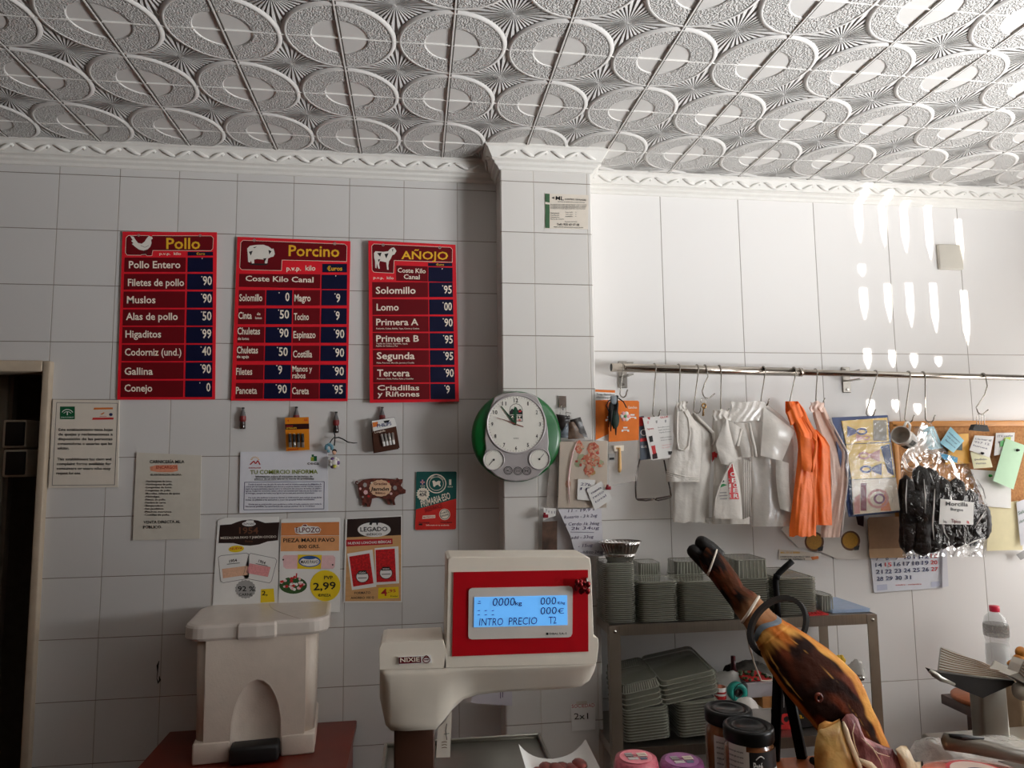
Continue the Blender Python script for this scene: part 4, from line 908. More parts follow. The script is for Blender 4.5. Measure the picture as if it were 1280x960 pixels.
# display head: an outline with real depth
hd = MB()
o_up = [(345, 58), (368, 56), (935, 54), (950, 62), (955, 95), (968, 395), (985, 405), (988, 430), (975, 512), (57, 538), (48, 450), (58, 424), (75, 420), (320, 408), (330, 440)]
def solid(o, q, dep0, dep1, m_, bev=0):
    f_ = [P.p(x, y, -dep0) for x, y in q]; b_ = [v+Vector((0, dep1-dep0, 0)) for v in f_]; n = len(q)
    if bev:
        cx = sum(v.x for v in f_)/n; cz = sum(v.z for v in f_)/n
        g_ = [Vector((cx+(v.x-cx)*(1-bev), v.y-bev*.12, cz+(v.z-cz)*(1-bev))) for v in f_]
        o.add(g_+f_, [tuple(range(n))]+[(i, (i+1) % n, n+(i+1) % n, n+i) for i in range(n)], m_)
        o.add(f_+b_, [tuple(range(n, 2*n))[::-1]]+[(i, (i+1) % n, n+(i+1) % n, n+i) for i in range(n)], m_)
    else: o.add(f_+b_, [tuple(range(n)), tuple(range(n, 2*n))[::-1]]+[(i, (i+1) % n, n+(i+1) % n, n+i) for i in range(n)], m_)
solid(hd, [(340, 62), (352, 56), (935, 53), (950, 60), (955, 90), (967, 398), (985, 404), (989, 428), (980, 505), (975, 514), (320, 532), (332, 440)], .0, .075, SCI, .012)
hd.build('display_housing', t)
sh = MB(); solid(sh, [(48, 448), (58, 424), (75, 419), (322, 410), (335, 450), (335, 530), (50, 538)], .0, .075, SCI, .012); sh.build('keyboard_shoulder', t)
# underside: rounded belly sweeping into the neck
bl = MB()
secs = []
for x, yt, yb in ((50, 538, 655), (75, 537, 775), (100, 537, 800), (160, 535, 802), (290, 533, 795), (322, 532, 760), (360, 531, 710), (410, 530, 665), (470, 529, 645), (600, 526, 632), (760, 521, 625), (860, 518, 618), (915, 516, 610), (950, 515, 585), (970, 514, 545), (977, 514, 520)):
    r_ = []
    for k in range(9):
        a = k/8; y = yt+(yb-yt)*a; d_ = (.055 if yb < 700 else .034)*a**1.4
        r_.append(P.p(x, y, -d_))
    back = [v+Vector((0, .082-1.3*((.034)*(k/8)**1.4), 0)) for k, v in enumerate(r_)]
    secs.append(r_+back[::-1])
n = len(secs[0]); V = [v for s_ in secs for v in s_]
bl.add(V, [(k*n+i, k*n+(i+1) % n, (k+1)*n+(i+1) % n, (k+1)*n+i) for k in range(len(secs)-1) for i in range(n)], SCI, True); bl.add(secs[0], [tuple(range(n))], SCI); bl.add(secs[-1], [tuple(range(n))[::-1]], SCI)
bl.build('belly', t)
s = Pz(460, 680, 3.429, YS-.003); s.sheet([(367, 121), (943, 111), (945, 461), (360, 482)], SRED, .004); rp_ = s.build('display_panel', parent=t)
s = Pz(460, 680, 3.429, YS-.0045); s.sheet([(432, 202), (436, 194), (446, 189), (862, 181), (874, 185), (878, 196), (876, 384), (870, 396), (860, 400), (446, 409), (434, 405), (430, 396)], SBZ, .003)
s.rect(764, 380, 773, 390, INK); s.text('DIBAL S.A. 5', 778, 852, 389, 8, INK, 387); bz_ = s.build('display_bezel', parent=t)
s = Pz(460, 680, 3.429, YS-.0055); s.sheet([(456, 229), (853, 220), (855, 347), (454, 357)], LCD, .002)
s.text('0000', 532, 628, 266, 34, LCT, 264, slant=.15, bold=0); s.text('.', 552, 556, 266, 5, LCT); s.text('kg', 630, 660, 262, 16, LCT, 261, bold=1)
s.text('000', 738, 806, 261, 32, LCT, 259, slant=.1, bold=0); s.text('€/kg', 812, 845, 258, 11, LCT, 257); s.text('000', 738, 808, 302, 31, LCT, 300, slant=.1, bold=0); s.text('€', 814, 841, 299, 22, LCT, 298, bold=0)
s.text('INTRO', 476, 578, 350, 31, LCT, 348, bold=0, slant=.12); s.text('PRECIO', 602, 724, 347, 31, LCT, 344, bold=0, slant=.12); s.text('T2', 775, 808, 342, 30, LCT, 341, bold=0)
for x in (470, 500, 530): s.line([(x, 286), (x+10, 285)], 3, LCT); s.line([(x, 304), (x+10, 303)], 3, LCT)
s.line([(470, 255), (484, 254)], 3, LCT); s.line([(474, 246), (482, 246)], 3, LCT)
s.build('lcd_screen', parent=bz_)
s = Pz(460, 680, 3.429, YS-.003); s.sheet([(128, 484), (270, 477), (275, 510), (130, 517)], WHT, .003); s.poly([(132, 486), (226, 482), (228, 509), (133, 514)], MAR, .0008); s.text('NIXIE', 138, 222, 507, 18, CREAM, 503, d=.0014)
s.ring(250, 497, 17, 14, 4, MAR, .001, 14); s.line([(240, 486), (250, 478), (260, 486)], 4, MAR, .001); s.line([(240, 497), (260, 496)], 4, MAR, .001); s.build('maker_badge', parent=t)
# crumpled foil bow stuck on the panel corner
fb = MB(); c = P.p(915, 180, .006); random.seed(2)
for i in range(9): fb.ell((c.x+random.uniform(-.009, .009), c.y-random.uniform(0, .006), c.z+random.uniform(-.008, .012)), (.004, .003, .005), mat('red_foil', (120, 20, 24), .15, metal=.6), 6, 4)
fb.tube([P.p(937, 145, .004), P.p(940, 168, .007), P.p(936, 186, .005)], .002, STEEL, n=6); fb.build('foil_bow', t)
# column, base and weighing plate
a0 = W(492, 914, YS+.03); a1 = W(544, 914, YS+.03)
MB().rbox(((a0.x+a1.x)/2, YS+.075, (CTOP+.02+a0.z+.02)/2), (a1.x-a0.x, .045, a0.z+.02-CTOP-.02), .003, SPOST).build('column', t)
zp = 1.098
pl0 = WZ(480, 934, zp); pl1 = WZ(675, 921, zp); pw = pl1.x-pl0.x; yb_ = pl1.y
MB().rbox(((pl0.x+pl1.x)/2, yb_-.145, CTOP+.016), (pw*.96, .27, .032), .006, SCI).build('base', t)
PLT = mat('weighing_plate_steel', (150, 148, 140), .3, metal=.9, var=.05)
pp = MB(); pp.rbox(((pl0.x+pl1.x)/2, yb_-.15, zp-.004), (pw, .30, .010), .003, PLT); 
pp.rbox(((pl0.x+pl1.x)/2, yb_-.003, zp+.003), (pw, .006, .010), .002, PLT); pp.rbox((pl1.x-.003, yb_-.15, zp+.003), (.006, .30, .010), .002, PLT); pp.rbox((pl0.x+.003, yb_-.15, zp+.003), (.006, .30, .010), .002, PLT)
pp.build('weighing_plate', t)
sp_ = MB()
for i in (-1, 1):
    for j in (-1, 1): sp_.tube([((pl0.x+pl1.x)/2+i*pw*.35, yb_-.15+j*.10, CTOP+.03), ((pl0.x+pl1.x)/2+i*pw*.35, yb_-.15+j*.10, zp-.006)], .008, SPOST, n=10)
sp_.build('plate_posts', t)
# paper tag hanging behind the column
s = Pz(460, 680, 3.429, YS+.075); s.sheet([(300, 790), (332, 760), (360, 700), (352, 914), (292, 916)], PAPER, .001); s.line([(338, 770), (333, 800), (338, 840)], 3, INK); s.line([(325, 815), (348, 812)], 2, INK)
for y in (850, 862, 874): s.line([(316, y), (330, y-3), (338, y)], 3, mat('brown_stamp', (110, 84, 50), .6))
tag(s.build('paper_tag', 'narrow white paper tag hanging behind the scale column', 'tag'), kind=None)
# sausage tray paper at the bottom edge
s = MB(); A = [WZ(x, y, 1.115) for x, y in ((664, 958), (745, 958), (725, 951), (668, 952))]
pc = W(700, 962, 1.10); t = thing('meat_paper', 'white butcher paper with cured meat slices at the plate edge', 'meat', (pc.x, 1.10, pc.z-.02))
MB().grid(lambda u, v: (pc.x-.055+.11*u, 1.06+.10*v, pc.z-.012+.022*(abs(2*u-1)**3)+.008*v*(.4+.6*abs(2*u-1))), 14, 6, WHT).build('paper', t)
for i in range(6): MB().ell((pc.x-.032+.013*i, 1.10+.01*(i % 2), pc.z-.002+.002*(i % 3)), (.012, .02, .004), mat('cured_meat_dark', (112, 34, 26), .35, var=.3, scale=150), 10, 6, M=None).build('meat_slice', t)
# ------------------------------------------------------------------ small papers behind the scale
s = Pz(460, 680, 3.429, YP-.03); s.sheet([(445, 655), (455, 600), (618, 600), (618, 694), (470, 684), (440, 678)], mat('lilac_paper', (206, 200, 208), .6, var=.02), .0015); s.line([(568, 610), (568, 662)], 3, VIO); s.line([(578, 612), (577, 658)], 3, VIO)
s.build('paper_sheet', 'pale paper sheet sticking out under the scale head', 'paper')
s = Pz(460, 680, 3.429, YP-.004); s.sheet([(868, 688), (975, 684), (974, 795), (875, 802)], WHT, .0015); s.text('SOCIEDAD', 874, 972, 703, 15, CRD, 698, bold=0); s.text('2x1', 884, 944, 752, 26, INK, 750, bold=0)
s.poly([(893, 675), (938, 672), (940, 688), (893, 690)], mat('sticky_tape', (206, 196, 182), .3), .0012)
s.build('handwritten_note', 'small white handwritten 2x1 note low on the pillar', 'note')
# ================================================================== counter (below the frame) and what it stands on
CTR = mat('counter_top_stone', (96, 84, 74), .3, var=.2, scale=40); CTB = mat('counter_front_panel', (120, 110, 100), .4)
t = thing('counter', 'shop counter carrying the scale, jars and ham', 'counter', (.55, .98, 0))
MB().rbox((.55, .90, CTOP-.02), (2.2, .60, .04), .005, CTR).build('worktop', t); MB().rbox((.55, .90, (CTOP-.04)/2), (2.1, .54, CTOP-.04), .004, CTB).build('body', t)
# ================================================================== right wall: the hook rail and everything on it
PLATE = mat('cream_cover_plate', (206, 200, 188), .35, var=.02)
A = W(1170, 306, YR); B = W(1202, 338, YR); c = (A+B)/2
tag(MB().rbox((c.x, YR-.006, c.z), (B.x-A.x, .016, A.z-B.z), .004, PLATE).build('cover_plate', None, shift=(c.x, YR, c.z)), 'blank square cream cover plate high on the right wall', 'cover plate')
YRL = YR-.115                                   # the rail's axis
RA, RB = W(764, 459.3, YRL), W(1330, 473.5, YRL)
rail_z = lambda x: RA.z+(RB.z-RA.z)*(x-RA.x)/(RB.x-RA.x)
RR = .0165; RR2 = .0118; XJ = W(1000, 465, YRL).x
rail_r = lambda x: RR if x < XJ else RR2
RAILM = mat('rail_chrome', (190, 182, 172), .2, metal=1, var=.06, scale=20)
t = thing('hook_rail', 'long chrome rail with hanging hooks across the right wall', 'rail', ((RA.x+RB.x)/2, YR, RA.z))
pj = Vector((XJ, YRL, rail_z(XJ)))
rt = MB(); rt.tube([RA, pj], RR, RAILM, n=20); rt.tube([RA-Vector((.001, 0, 0)), RA+Vector((.002, 0, 0))], RR*.82, M_BK, n=16); rt.build('rail_tube', t)
MB().tube([pj-Vector((.03, 0, 0)), RB], RR2, RAILM, n=18).build('rail_tube', t)
MB().tube([pj-Vector((.006, 0, 0)), pj+Vector((.006, 0, 0))], RR*1.06, RAILM, n=20).build('joint_collar', t)
BRK = mat('bracket_steel', (158, 152, 144), .35, metal=1, var=.1)
for px in (789, 1079):
    x = W(px, 465, YRL).x; z = rail_z(x); r = rail_r(x)
    b = MB(); b.rbox((x, YR-.003, z-.012), (.036, .006, .105), .002, BRK, seg=1); b.box((x, YR-.055, z+r+.004), (.022, .11, .005), BRK); b.box((x, YR-.055, z-r-.006), (.022, .11, .005), BRK)
    b.tube([(x, YR-.004, z-.052), (x, YR-.012, z-.052)], .005, STEEL, n=8); b.tube([(x-.012, YR-.012, z+.034), (x-.004, YR-.008, z+.03)], .003, STEEL, n=6)
    b.build('bracket', t)
HK = mat('hook_wire', (150, 144, 136), .25, metal=1, var=.08)
def hook(px, bx, by, lab, curl=1, s_shape=False, rw=.0024):
    """bent wire: loops over the rail at px, shank down to (bx, by), tip curls up again"""
    x = W(px, 465, YRL).x; z = rail_z(x); r = rail_r(x)+rw
    yb = YRL-r
    e = W(bx, by, yb)
    P_ = [Vector((x, YRL+r*cos(a), z+r*sin(a))) for a in [radians(v) for v in range(-40, 181, 20)]]
    cr = .016*(1.15 if s_shape else 1)
    if s_shape:
        h = z-e.z; P_ += [Vector((x+.004, yb, z-.25*h)), Vector((x-.010, yb, z-.48*h)), Vector((e.x-cr*.98, yb, e.z+cr*1.5))]
        arc = [(e.x-cr*cos(a), e.z+cr-cr*sin(a)) for a in [radians(v) for v in (0, 30, 60, 90, 115, 140)]]
        P_ += [Vector((q[0], yb-.004, q[1])) for q in arc]+[Vector((e.x+cr*1.5, yb-.008, e.z+cr*1.0))]
    else:
        P_ += [Vector((x+(e.x-x)*f, yb, z+(e.z+cr-z)*f)) for f in (.3, .6, .9)]
        P_ += [Vector((e.x+curl*(cr*.55-cr*.55*cos(a)), yb-.75*cr+.75*cr*cos(a), e.z+cr-cr*sin(a))) for a in [radians(v) for v in range(10, 200, 24)]]
        P_.append(P_[-1]+Vector((curl*.004, -.004, .012)))
    tag(MB().tube(P_, rw, HK, n=7).build('meat_hook', None, shift=(x, YRL, z)), lab, 'hook', 'hooks on the rail')
hook(777.5, 775, 497, 'short wire hook at the rail end holding the black cord bundle')
hook(818, 816, 522, 'wire hook holding the glue stick card')
hook(848, 849, 512, 'wire hook holding the small folded white bags')
hook(871, 867, 517, 'wire hook behind the folded bags holding the long white bag')
hook(881, 884, 498, 'curved wire hook holding the small brass key', s_shape=True)
hook(899, 901, 520, 'wire hook holding the red printed carrier bags')
hook(954, 951, 508, 'wire hook holding the big clear film bags')
hook(992, 986, 514, 'slanted wire hook holding the orange bags')
hook(1019, 1020, 507, 'wire hook holding the pale pink bag')
hook(1094, 1083, 521, 'slanted wire hook holding the blue board of clip packs')
hook(1135, 1131, 528, 'wire hook holding the white mug by its handle')
hook(1153, 1157, 528, 'wire hook holding the bag of dark sausages')
hook(1228, 1226, 518, 'curved wire hook over the black binder clip', s_shape=True)
# ------------------------------------------------------------------ draped plastic
def interp(L_, y):
    if y <= L_[0][1]: return L_[0][0]
    for a, b in zip(L_, L_[1:]):
        if y <= b[1]: return a[0]+(b[0]-a[0])*(y-a[1])/((b[1]-a[1]) or 1)
    return L_[-1][0]
class Drape:
    """hanging plastic: outline measured as left and right edges (x, y); folds run down from the knot"""
    def __init__(s, o, k, Lf, Rt, Y, thick, folds=3, amp=.006, seed=1, ragged=0, twist=0, full=.5):
        s.full = full
        s.o, s.k, s.L, s.R, s.Y, s.th, s.fo, s.am, s.seed, s.rg, s.tw = o, k, Lf, Rt, Y, thick, folds, amp, seed, ragged, twist
        s.y0 = min(Lf[0][1], Rt[0][1]); s.y1 = max(Lf[-1][1], Rt[-1][1])
    def depth(s, u, v):
        e = max(0, 1-(2*u-1)**2)**s.full
        gather = (1-v)**1.5
        n1 = noise.noise(Vector((u*3+s.seed*7, v*2.2, s.seed))); n2 = noise.noise(Vector((u*9+s.seed*3, v*5, s.seed+4)))
        f = sin(2*pi*s.fo*(u+.18*n1+s.tw*v)+s.seed)
        return s.th*(e*(.55+.45*v)+.35*n1)+s.am*f*(.5+.7*gather)*min(1, e*2)+s.am*.7*n2
    def pt(s, u, v, side=1):
        y = s.y0+(s.y1-s.y0)*v; xl, xr = interp(s.L, y), interp(s.R, y)
        rg = s.rg*noise.noise(Vector((u*5, s.seed, 0)))*max(0, v-.8)*5
        x = xl+(xr-xl)*u; px, py = s.o[0]+x/s.k, s.o[1]+(y+rg)/s.k
        d = s.depth(u, v)
        return W(px, py, s.Y-(d if side > 0 else -min(.012, s.th*.3)*max(0, 1-(2*u-1)**2)**.5))
    def on(s, x, y, up=.0008):
        v = (y-s.y0)/(s.y1-s.y0); xl, xr = interp(s.L, y), interp(s.R, y); u = (x-xl)/((xr-xl) or 1)
        u = min(1, max(0, u)); v = min(1, max(0, v)); d = s.depth(u, v)+up
        return W(s.o[0]+x/s.k, s.o[1]+y/s.k, s.Y-d)
    def mesh(s, mb, m, nu=26, nv=34, back=True):
        mb.grid(lambda u, v: s.pt(u, v), nu, nv, m)
        if back: mb.grid(lambda u, v: s.pt(u, v, -1), max(8, nu//2), max(10, nv//2), m)
        return mb
    def text(s, mb, t, x0, x1, y, h, m, y1=None, rot=None):
        V, Fc = text2d(t, 1); y1 = y if y1 is None else y1
        if rot is None: mb.add([s.on(x0+a*(x1-x0)+b*h*(y1-y)/((x1-x0) or 1), y+a*(y1-y)-b*h, .0015) for a, b in V], Fc, m)
    def patch(s, mb, q, m, n=8, up=.001):
        (a, b, c, d) = q
        mb.grid(lambda u, v: s.on(*[(a[i]*(1-u)+b[i]*u)*(1-v)+(d[i]*(1-u)+c[i]*u)*v for i in (0, 1)], up), n, n, m)
BW = mat('white_bag_plastic', (216, 210, 202), .5, var=.03, bump=.004, bscale=34); BW2 = mat('matt_white_bag', (220, 214, 206), .6, var=.03, bump=.003, bscale=28)
BT = film('clear_bag_film', (228, 222, 214), .62, rough=.25); BOG = mat('orange_bag_plastic', (246, 116, 40), .5, var=.05, bump=.003, bscale=30); BPK = film('pale_pink_bag', (240, 204, 186), .86, rough=.35)
Z6 = ((820, 430), 3.69); YB = YRL-.03
def bag(name, lab, cat, L_, R_, Y, th, m, group='bags hanging from the rail', **kw):
    dr = Drape(*Z6, L_, R_, Y, th, **kw); mb = dr.mesh(MB(), m); c = dr.pt(.5, 0); t = thing(name, lab, cat, tuple(c), group); mb.build('bag_body', t); return t, dr
# long white bag (behind), then the small folded bags in front of it
t, dr = bag('plastic_bag', 'long white carrier bag behind the small folded white bags', 'bag', [(165, 318), (150, 345), (118, 430), (82, 560), (76, 812)], [(182, 318), (225, 360), (262, 405), (272, 440), (258, 520), (246, 650), (244, 822)], YB+.004, .018, BW2, folds=1.3, amp=.004, seed=2, ragged=10)
fr_ = MB(); random.seed(9)
for i in range(7): b0 = dr.pt(.95, .97); fr_.tube([b0+Vector((-.004+i*.003, -.004, .004)), b0+Vector((-.008+i*.005, -.006, -.008-.004*(i % 3)))], [.0025, .001], BW2, n=5)
fr_.build('gathered_end', t)
MB().tube([W(820+x/3.69, 430+y/3.69, YB-.016) for x, y in ((180, 325), (205, 355), (235, 380), (262, 410), (268, 445), (256, 470))], [.004, .006, .006, .007, .005, .002], BW2, n=8).build('handle', t)
t, dr = bag('plastic_bag', 'bundle of small folded translucent white bags beside the glue stick card', 'bag', [(94, 275), (84, 300), (78, 420), (60, 520), (46, 610)], [(128, 272), (150, 310), (165, 335), (208, 390), (210, 500), (200, 636)], YB-.022, .016, BW, folds=2, amp=.003, seed=5)
kn = MB(); kn.grid(lambda u, v: W(820+(92+u*48+3*sin(v*9))/3.69, 430+(266+v*40+4*sin(u*7))/3.69, YB-.032-.008*sin(pi*u)*sin(pi*v)-.002*sin(u*20)), 12, 8, BW); kn.build('punched_tab', t)
lp = MB(); lp.tube([W(820+x/3.69, 430+y/3.69, YB-.045) for x, y in ((100, 310), (98, 380), (98, 450), (105, 485), (130, 492), (150, 470), (158, 410), (148, 340), (128, 310))], .0035, BW, n=6, flat=.5)
lp.grid(lambda u, v: W(820+(102+u*52)/3.69, 430+(310+v*178)/3.69, YB-.040-.004*sin(pi*u)), 6, 8, BW); lp.build('handle', t)
sk = MB()
for i in range(3): sk.tube([W(820+x/3.69, 430+(y-i*9)/3.69, YB-.035-.002*i) for x, y in ((48, 606), (100, 622), (160, 634), (200, 632))], .002, BW, n=5)
sk.build('folded_hem', t)
# red printed carriers
t, dr = bag('plastic_bag', 'white carrier bags with red band lettering and green mark', 'bag', [(262, 330), (256, 400), (262, 480), (268, 560), (262, 690), (258, 798)], [(330, 305), (345, 340), (372, 400), (390, 480), (400, 560), (428, 640), (432, 830)], YB-.006, .02, BW2, folds=1.5, amp=.004, seed=8)
fl_ = MB(); YF = YB-.042
def tri(q, m_, Yc, bow=.006):
    a, b, c_, d = q
    fl_.grid(lambda u, v: W(820+((a[0]*(1-u)+b[0]*u)*(1-v)+(d[0]*(1-u)+c_[0]*u)*v)/3.69, 430+((a[1]*(1-u)+b[1]*u)*(1-v)+(d[1]*(1-u)+c_[1]*u)*v)/3.69, Yc-bow*sin(pi*u)-.003*sin(pi*v)), 8, 8, m_)
tri([(320, 345), (328, 345), (375, 535), (276, 462)], BW2, YF); tri([(276, 462), (375, 535), (340, 560), (300, 552)], BW2, YF)
tri([(335, 350), (400, 392), (385, 470), (350, 470)], BW2, YF+.006); tri([(365, 360), (425, 365), (460, 520), (400, 525)], BW2, YF+.012)
fl_.tube([W(820+x/3.69, 430+y/3.69, YF-.002) for x, y in ((430, 365), (440, 420), (455, 480), (460, 520))], .006, BW2, n=8); fl_.tube([W(820+x/3.69, 430+y/3.69, YF+.002) for x, y in ((395, 392), (385, 420), (370, 470))], .005, BW2, n=8)
fl_.build('folded_handles', t)
kn = MB(); kn.grid(lambda u, v: W(820+(262+u*70+4*sin(v*8))/3.69, 430+(305+v*44+5*sin(u*8))/3.69, YB-.034-.010*sin(pi*u)*sin(pi*v)-.003*sin(u*18)), 14, 8, BW2); kn.build('punched_tab', t)
fp = Drape(*Z6, [(348, 548), (300, 640), (262, 740), (260, 790)], [(352, 548), (385, 640), (396, 740), (400, 806)], YB-.045, .010, folds=1, amp=.001, seed=3)
m_ = fp.mesh(MB(), BW2, 18, 18, False); m_.tube([fp.on(x, y, .001) for x, y in ((347, 552), (318, 605), (296, 650), (275, 710), (264, 790))], .0035, BW2, n=6)
BR = mat('bag_print_red', (196, 34, 40), .45, var=.05); BG = mat('bag_print_green', (24, 122, 62), .45)
fp.patch(m_, [(330, 566), (352, 552), (384, 716), (340, 716)], BR, 8, .0012)
for (t_, x, y) in (('C', 352, 612), ('E', 360, 640), ('O', 366, 662), ('E', 366, 686), ('R', 368, 712)):
    V, Fc = text2d(t_, 1); m_.add([fp.on(x-10+a*22, y-2-b*19, .0024) for a, b in V], Fc, WHT)
for (t_, x, y) in (('C', 336, 640), ('I', 342, 664), ('E', 342, 686), ('R', 344, 712)):
    V, Fc = text2d(t_, 1); m_.add([fp.on(x-5+a*9, y-2-b*17, .0024) for a, b in V], Fc, WHT)
fp.patch(m_, [(292, 652), (310, 644), (328, 650), (292, 664)], BG, 5, .0012); fp.patch(m_, [(306, 632), (310, 624), (316, 634), (308, 640)], INK, 3, .0012)
for i, (a_, b_) in enumerate(((294, 326), (292, 330), (295, 328))): fp.patch(m_, [(a_, 684+i*14), (b_, 682+i*14), (b_, 687+i*14), (a_, 689+i*14)], GREYP, 3, .0012)
m_.build('printed_flap', t)
m2 = MB(); dr.patch(m2, [(258, 500), (275, 495), (268, 530), (259, 545)], BR, 4, .003); dr.patch(m2, [(272, 500), (284, 505), (280, 525), (268, 520)], BR, 4, .003); m2.build('printed_edge', t)
bt = MB()
for i in range(4): bt.tube([W(820+(404+i*10)/3.69, 430+(530+i*4)/3.69, YB-.03), W(820+(406+i*9)/3.69, 430+680/3.69, YB-.032), W(820+(404+i*9)/3.69, 430+(808-i*4)/3.69, YB-.03)], .0034, BW2, n=6)
bt.build('stacked_edges', t)
# clear film bags with a folded corner
t, dr = bag('plastic_bag', 'big bundle of clear film bags with a folded down corner', 'bag', [(346, 268), (342, 330), (380, 400), (432, 520), (442, 640), (440, 806)], [(505, 272), (580, 330), (640, 390), (652, 470), (646, 640), (638, 842)], YB+.006, .022, BT, folds=1.6, amp=.004, seed=11)
fm = MB()
fm.grid(lambda u, v: W(820+((498+8*v)*(1-u)+(640+2*v)*u+(v*(-24)*(1-u)-v*60*u))/3.69, 430+((290+v*225)*(1-u)+(400+v*140)*u)/3.69, YB-.03-.008*sin(pi*u)-.004*sin(6*v)), 12, 12, mat('folded_film', (232, 226, 218), .3, alpha=.9, coat=.3, bump=.001, bscale=60)); fm.build('folded_corner', t)
pk = MB(); pk.grid(lambda u, v: W(820+(342+u*160+8*sin(v*5))/3.69, 430+(262+v*90+6*sin(u*6)+8*u)/3.69, YB-.022-.004*sin(pi*u)-.0015*sin(u*30+v*9)), 20, 8, mat('film_top', (228, 222, 214), .25, alpha=.85, coat=.5, bump=.002, bscale=70)); pk.build('stacked_tops', t)
hb = MB(); hb.grid(lambda u, v: W(820+(553+u*60+v*20-8*sin(v*3))/3.69, 430+(530+u*20+v*230)/3.69, YB-.028-.008*sin(pi*u)), 6, 12, BW); hb.build('rolled_edge', t)
# orange bags
t, dr = bag('plastic_bag', 'bright orange plastic bags hanging in long folds', 'bag', [(596, 316), (630, 370), (648, 420), (656, 470), (650, 560), (638, 660), (626, 760), (614, 850), (614, 884)], [(655, 264), (690, 310), (704, 350), (728, 390), (744, 412), (742, 640), (740, 820), (738, 888)], YB-.034, .020, BOG, folds=1.6, amp=.008, seed=4, ragged=14)
o2 = Drape(*Z6, [(715, 395), (700, 480), (690, 580), (705, 700), (722, 826)], [(742, 400), (778, 430), (802, 470), (806, 600), (812, 836)], YB-.026, .014, folds=2, amp=.006, seed=6); o2.mesh(MB(), BOG).build('bag_layer', t)
o3 = MB(); o3.grid(lambda u, v: W(820+((664+v*10)*(1-u)+(718+v*2+20*sin(v*3))*u)/3.69, 430+(420+u*20+v*158)/3.69, YB-.062-.006*sin(pi*u)+.004*sin(v*6)), 10, 14, BOG)
o3.tube([W(820+x/3.69, 430+y/3.69, YB-.068) for x, y in ((722, 430), (738, 450), (735, 490), (724, 540), (720, 590))], [.004, .006, .006, .005, .003], BOG, n=8); o3.build('folded_handle', t)
o4 = MB(); o4.grid(lambda u, v: W(820+(600+u*58+v*20)/3.69, 430+(268+(1-u)*48+v*60+5*sin(u*9))/3.69, YB-.055-.010*sin(pi*u)-.003*sin(u*16)), 12, 8, BOG); o4.build('punched_tab', t)
# pale pink bag
t, dr = bag('plastic_bag', 'pale pink see-through bag behind the orange bags', 'bag', [(718, 290), (726, 340), (750, 420), (790, 520), (800, 640), (760, 850)], [(775, 285), (800, 340), (850, 440), (886, 500), (884, 640), (868, 780), (852, 892)], YB+.008, .018, BPK, folds=1.4, amp=.004, seed=13)
pk = MB(); pk.grid(lambda u, v: W(820+(710+u*62+5*sin(v*7))/3.69, 430+(266+v*44+5*sin(u*9))/3.69, YB-.014-.010*sin(pi*u)*sin(pi*v)-.003*sin(u*18)), 14, 8, BPK); pk.build('punched_tab', t)
ed = MB(); ed.tube([W(820+x/3.69, 430+y/3.69, YB-.012) for x, y in ((800, 345), (845, 430), (884, 500), (882, 640), (868, 770), (852, 890))], .004, mat('bag_edge_white', (238, 228, 222), .4), n=6); ed.build('bag_edge', t)
# ------------------------------------------------------------------ cards at the rail's left end
PO = mat('hook_pack_orange', (226, 118, 36), .35, var=.06, coat=.3); CLR = film('blister_clear', (216, 210, 204), .34, rough=.12); WDH = mat('wooden_handle', (216, 172, 112), .5, var=.12, stretch=(1, 1, .2))
Z5 = (740, 430, 5.33)
YC5 = YP-.012
P = Pz(*Z5, YC5+.010); c = P.p(90, 450)
P.sheet([(18, 300), (155, 305), (158, 470), (122, 800), (20, 640)], WHT, .002); P.poly([(22, 303), (154, 308), (154, 325), (22, 318)], PO); P.poly([(24, 375), (110, 372), (110, 600), (24, 640)], PO, .0008); P.text('Tiras Ganchos', 28, 150, 340, 11, INK, 344); P.text('adhesivos pequeños', 28, 140, 358, 9, GREYINK, 362)
P.build('hook_package', 'white and orange strip package behind the black cord bundle', 'package', 'adhesive hook packages')
P = Pz(*Z5, YC5-.004); c = P.p(200, 600); t = thing('hook_package', 'orange adhesive hook package with a wooden handle in its clear pouch', 'package', tuple(c), 'adhesive hook packages')
P.sheet([(112, 388), (150, 376), (306, 378), (314, 386), (312, 640), (112, 652)], PO, .002)
for x, y in ((75+40, 500), (270, 485), (222, 570)):
    P.poly([(x-14, y-18), (x+14, y-18), (x+14, y-8), (x-14, y-8)], WHT, .0008); P.poly([(x-24, y), (x+24, y), (x+26, y+14), (x+14, y+14), (x+12, y+6), (x-12, y+6), (x-14, y+14), (x-26, y+14)], WHT, .0008)
P.text('Ganchos', 240, 300, 430, 16, CREAM, d=.001); P.build('header_card', parent=t)
P = Pz(*Z5, YC5-.006); P.sheet([(112, 652), (308, 640), (300, 912), (112, 945)], CLR, .006); P.build('clear_pouch', parent=t)
wd_ = MB(); P = Pz(*Z5, YC5-.014); wd_.tube([P.p(182, 690), P.p(184, 760), P.p(184, 830), P.p(182, 856)], [.005, .006, .0075, .004], WDH, n=10); wd_.build('wooden_handle', t)
P.sheet([(145, 676), (214, 674), (212, 712), (150, 716)], CREAM, .006); P.poly([(160, 690), (176, 688), (176, 700), (160, 702)], WDH); P.build('hook_head', parent=t)
P = Pz(*Z5, YC5-.010); P.sheet([(112, 732), (150, 730), (150, 778), (112, 780)], GREYP, .003); P.poly([(116, 758), (148, 756), (148, 770), (116, 772)], INK); P.build('spare_hook', parent=t)
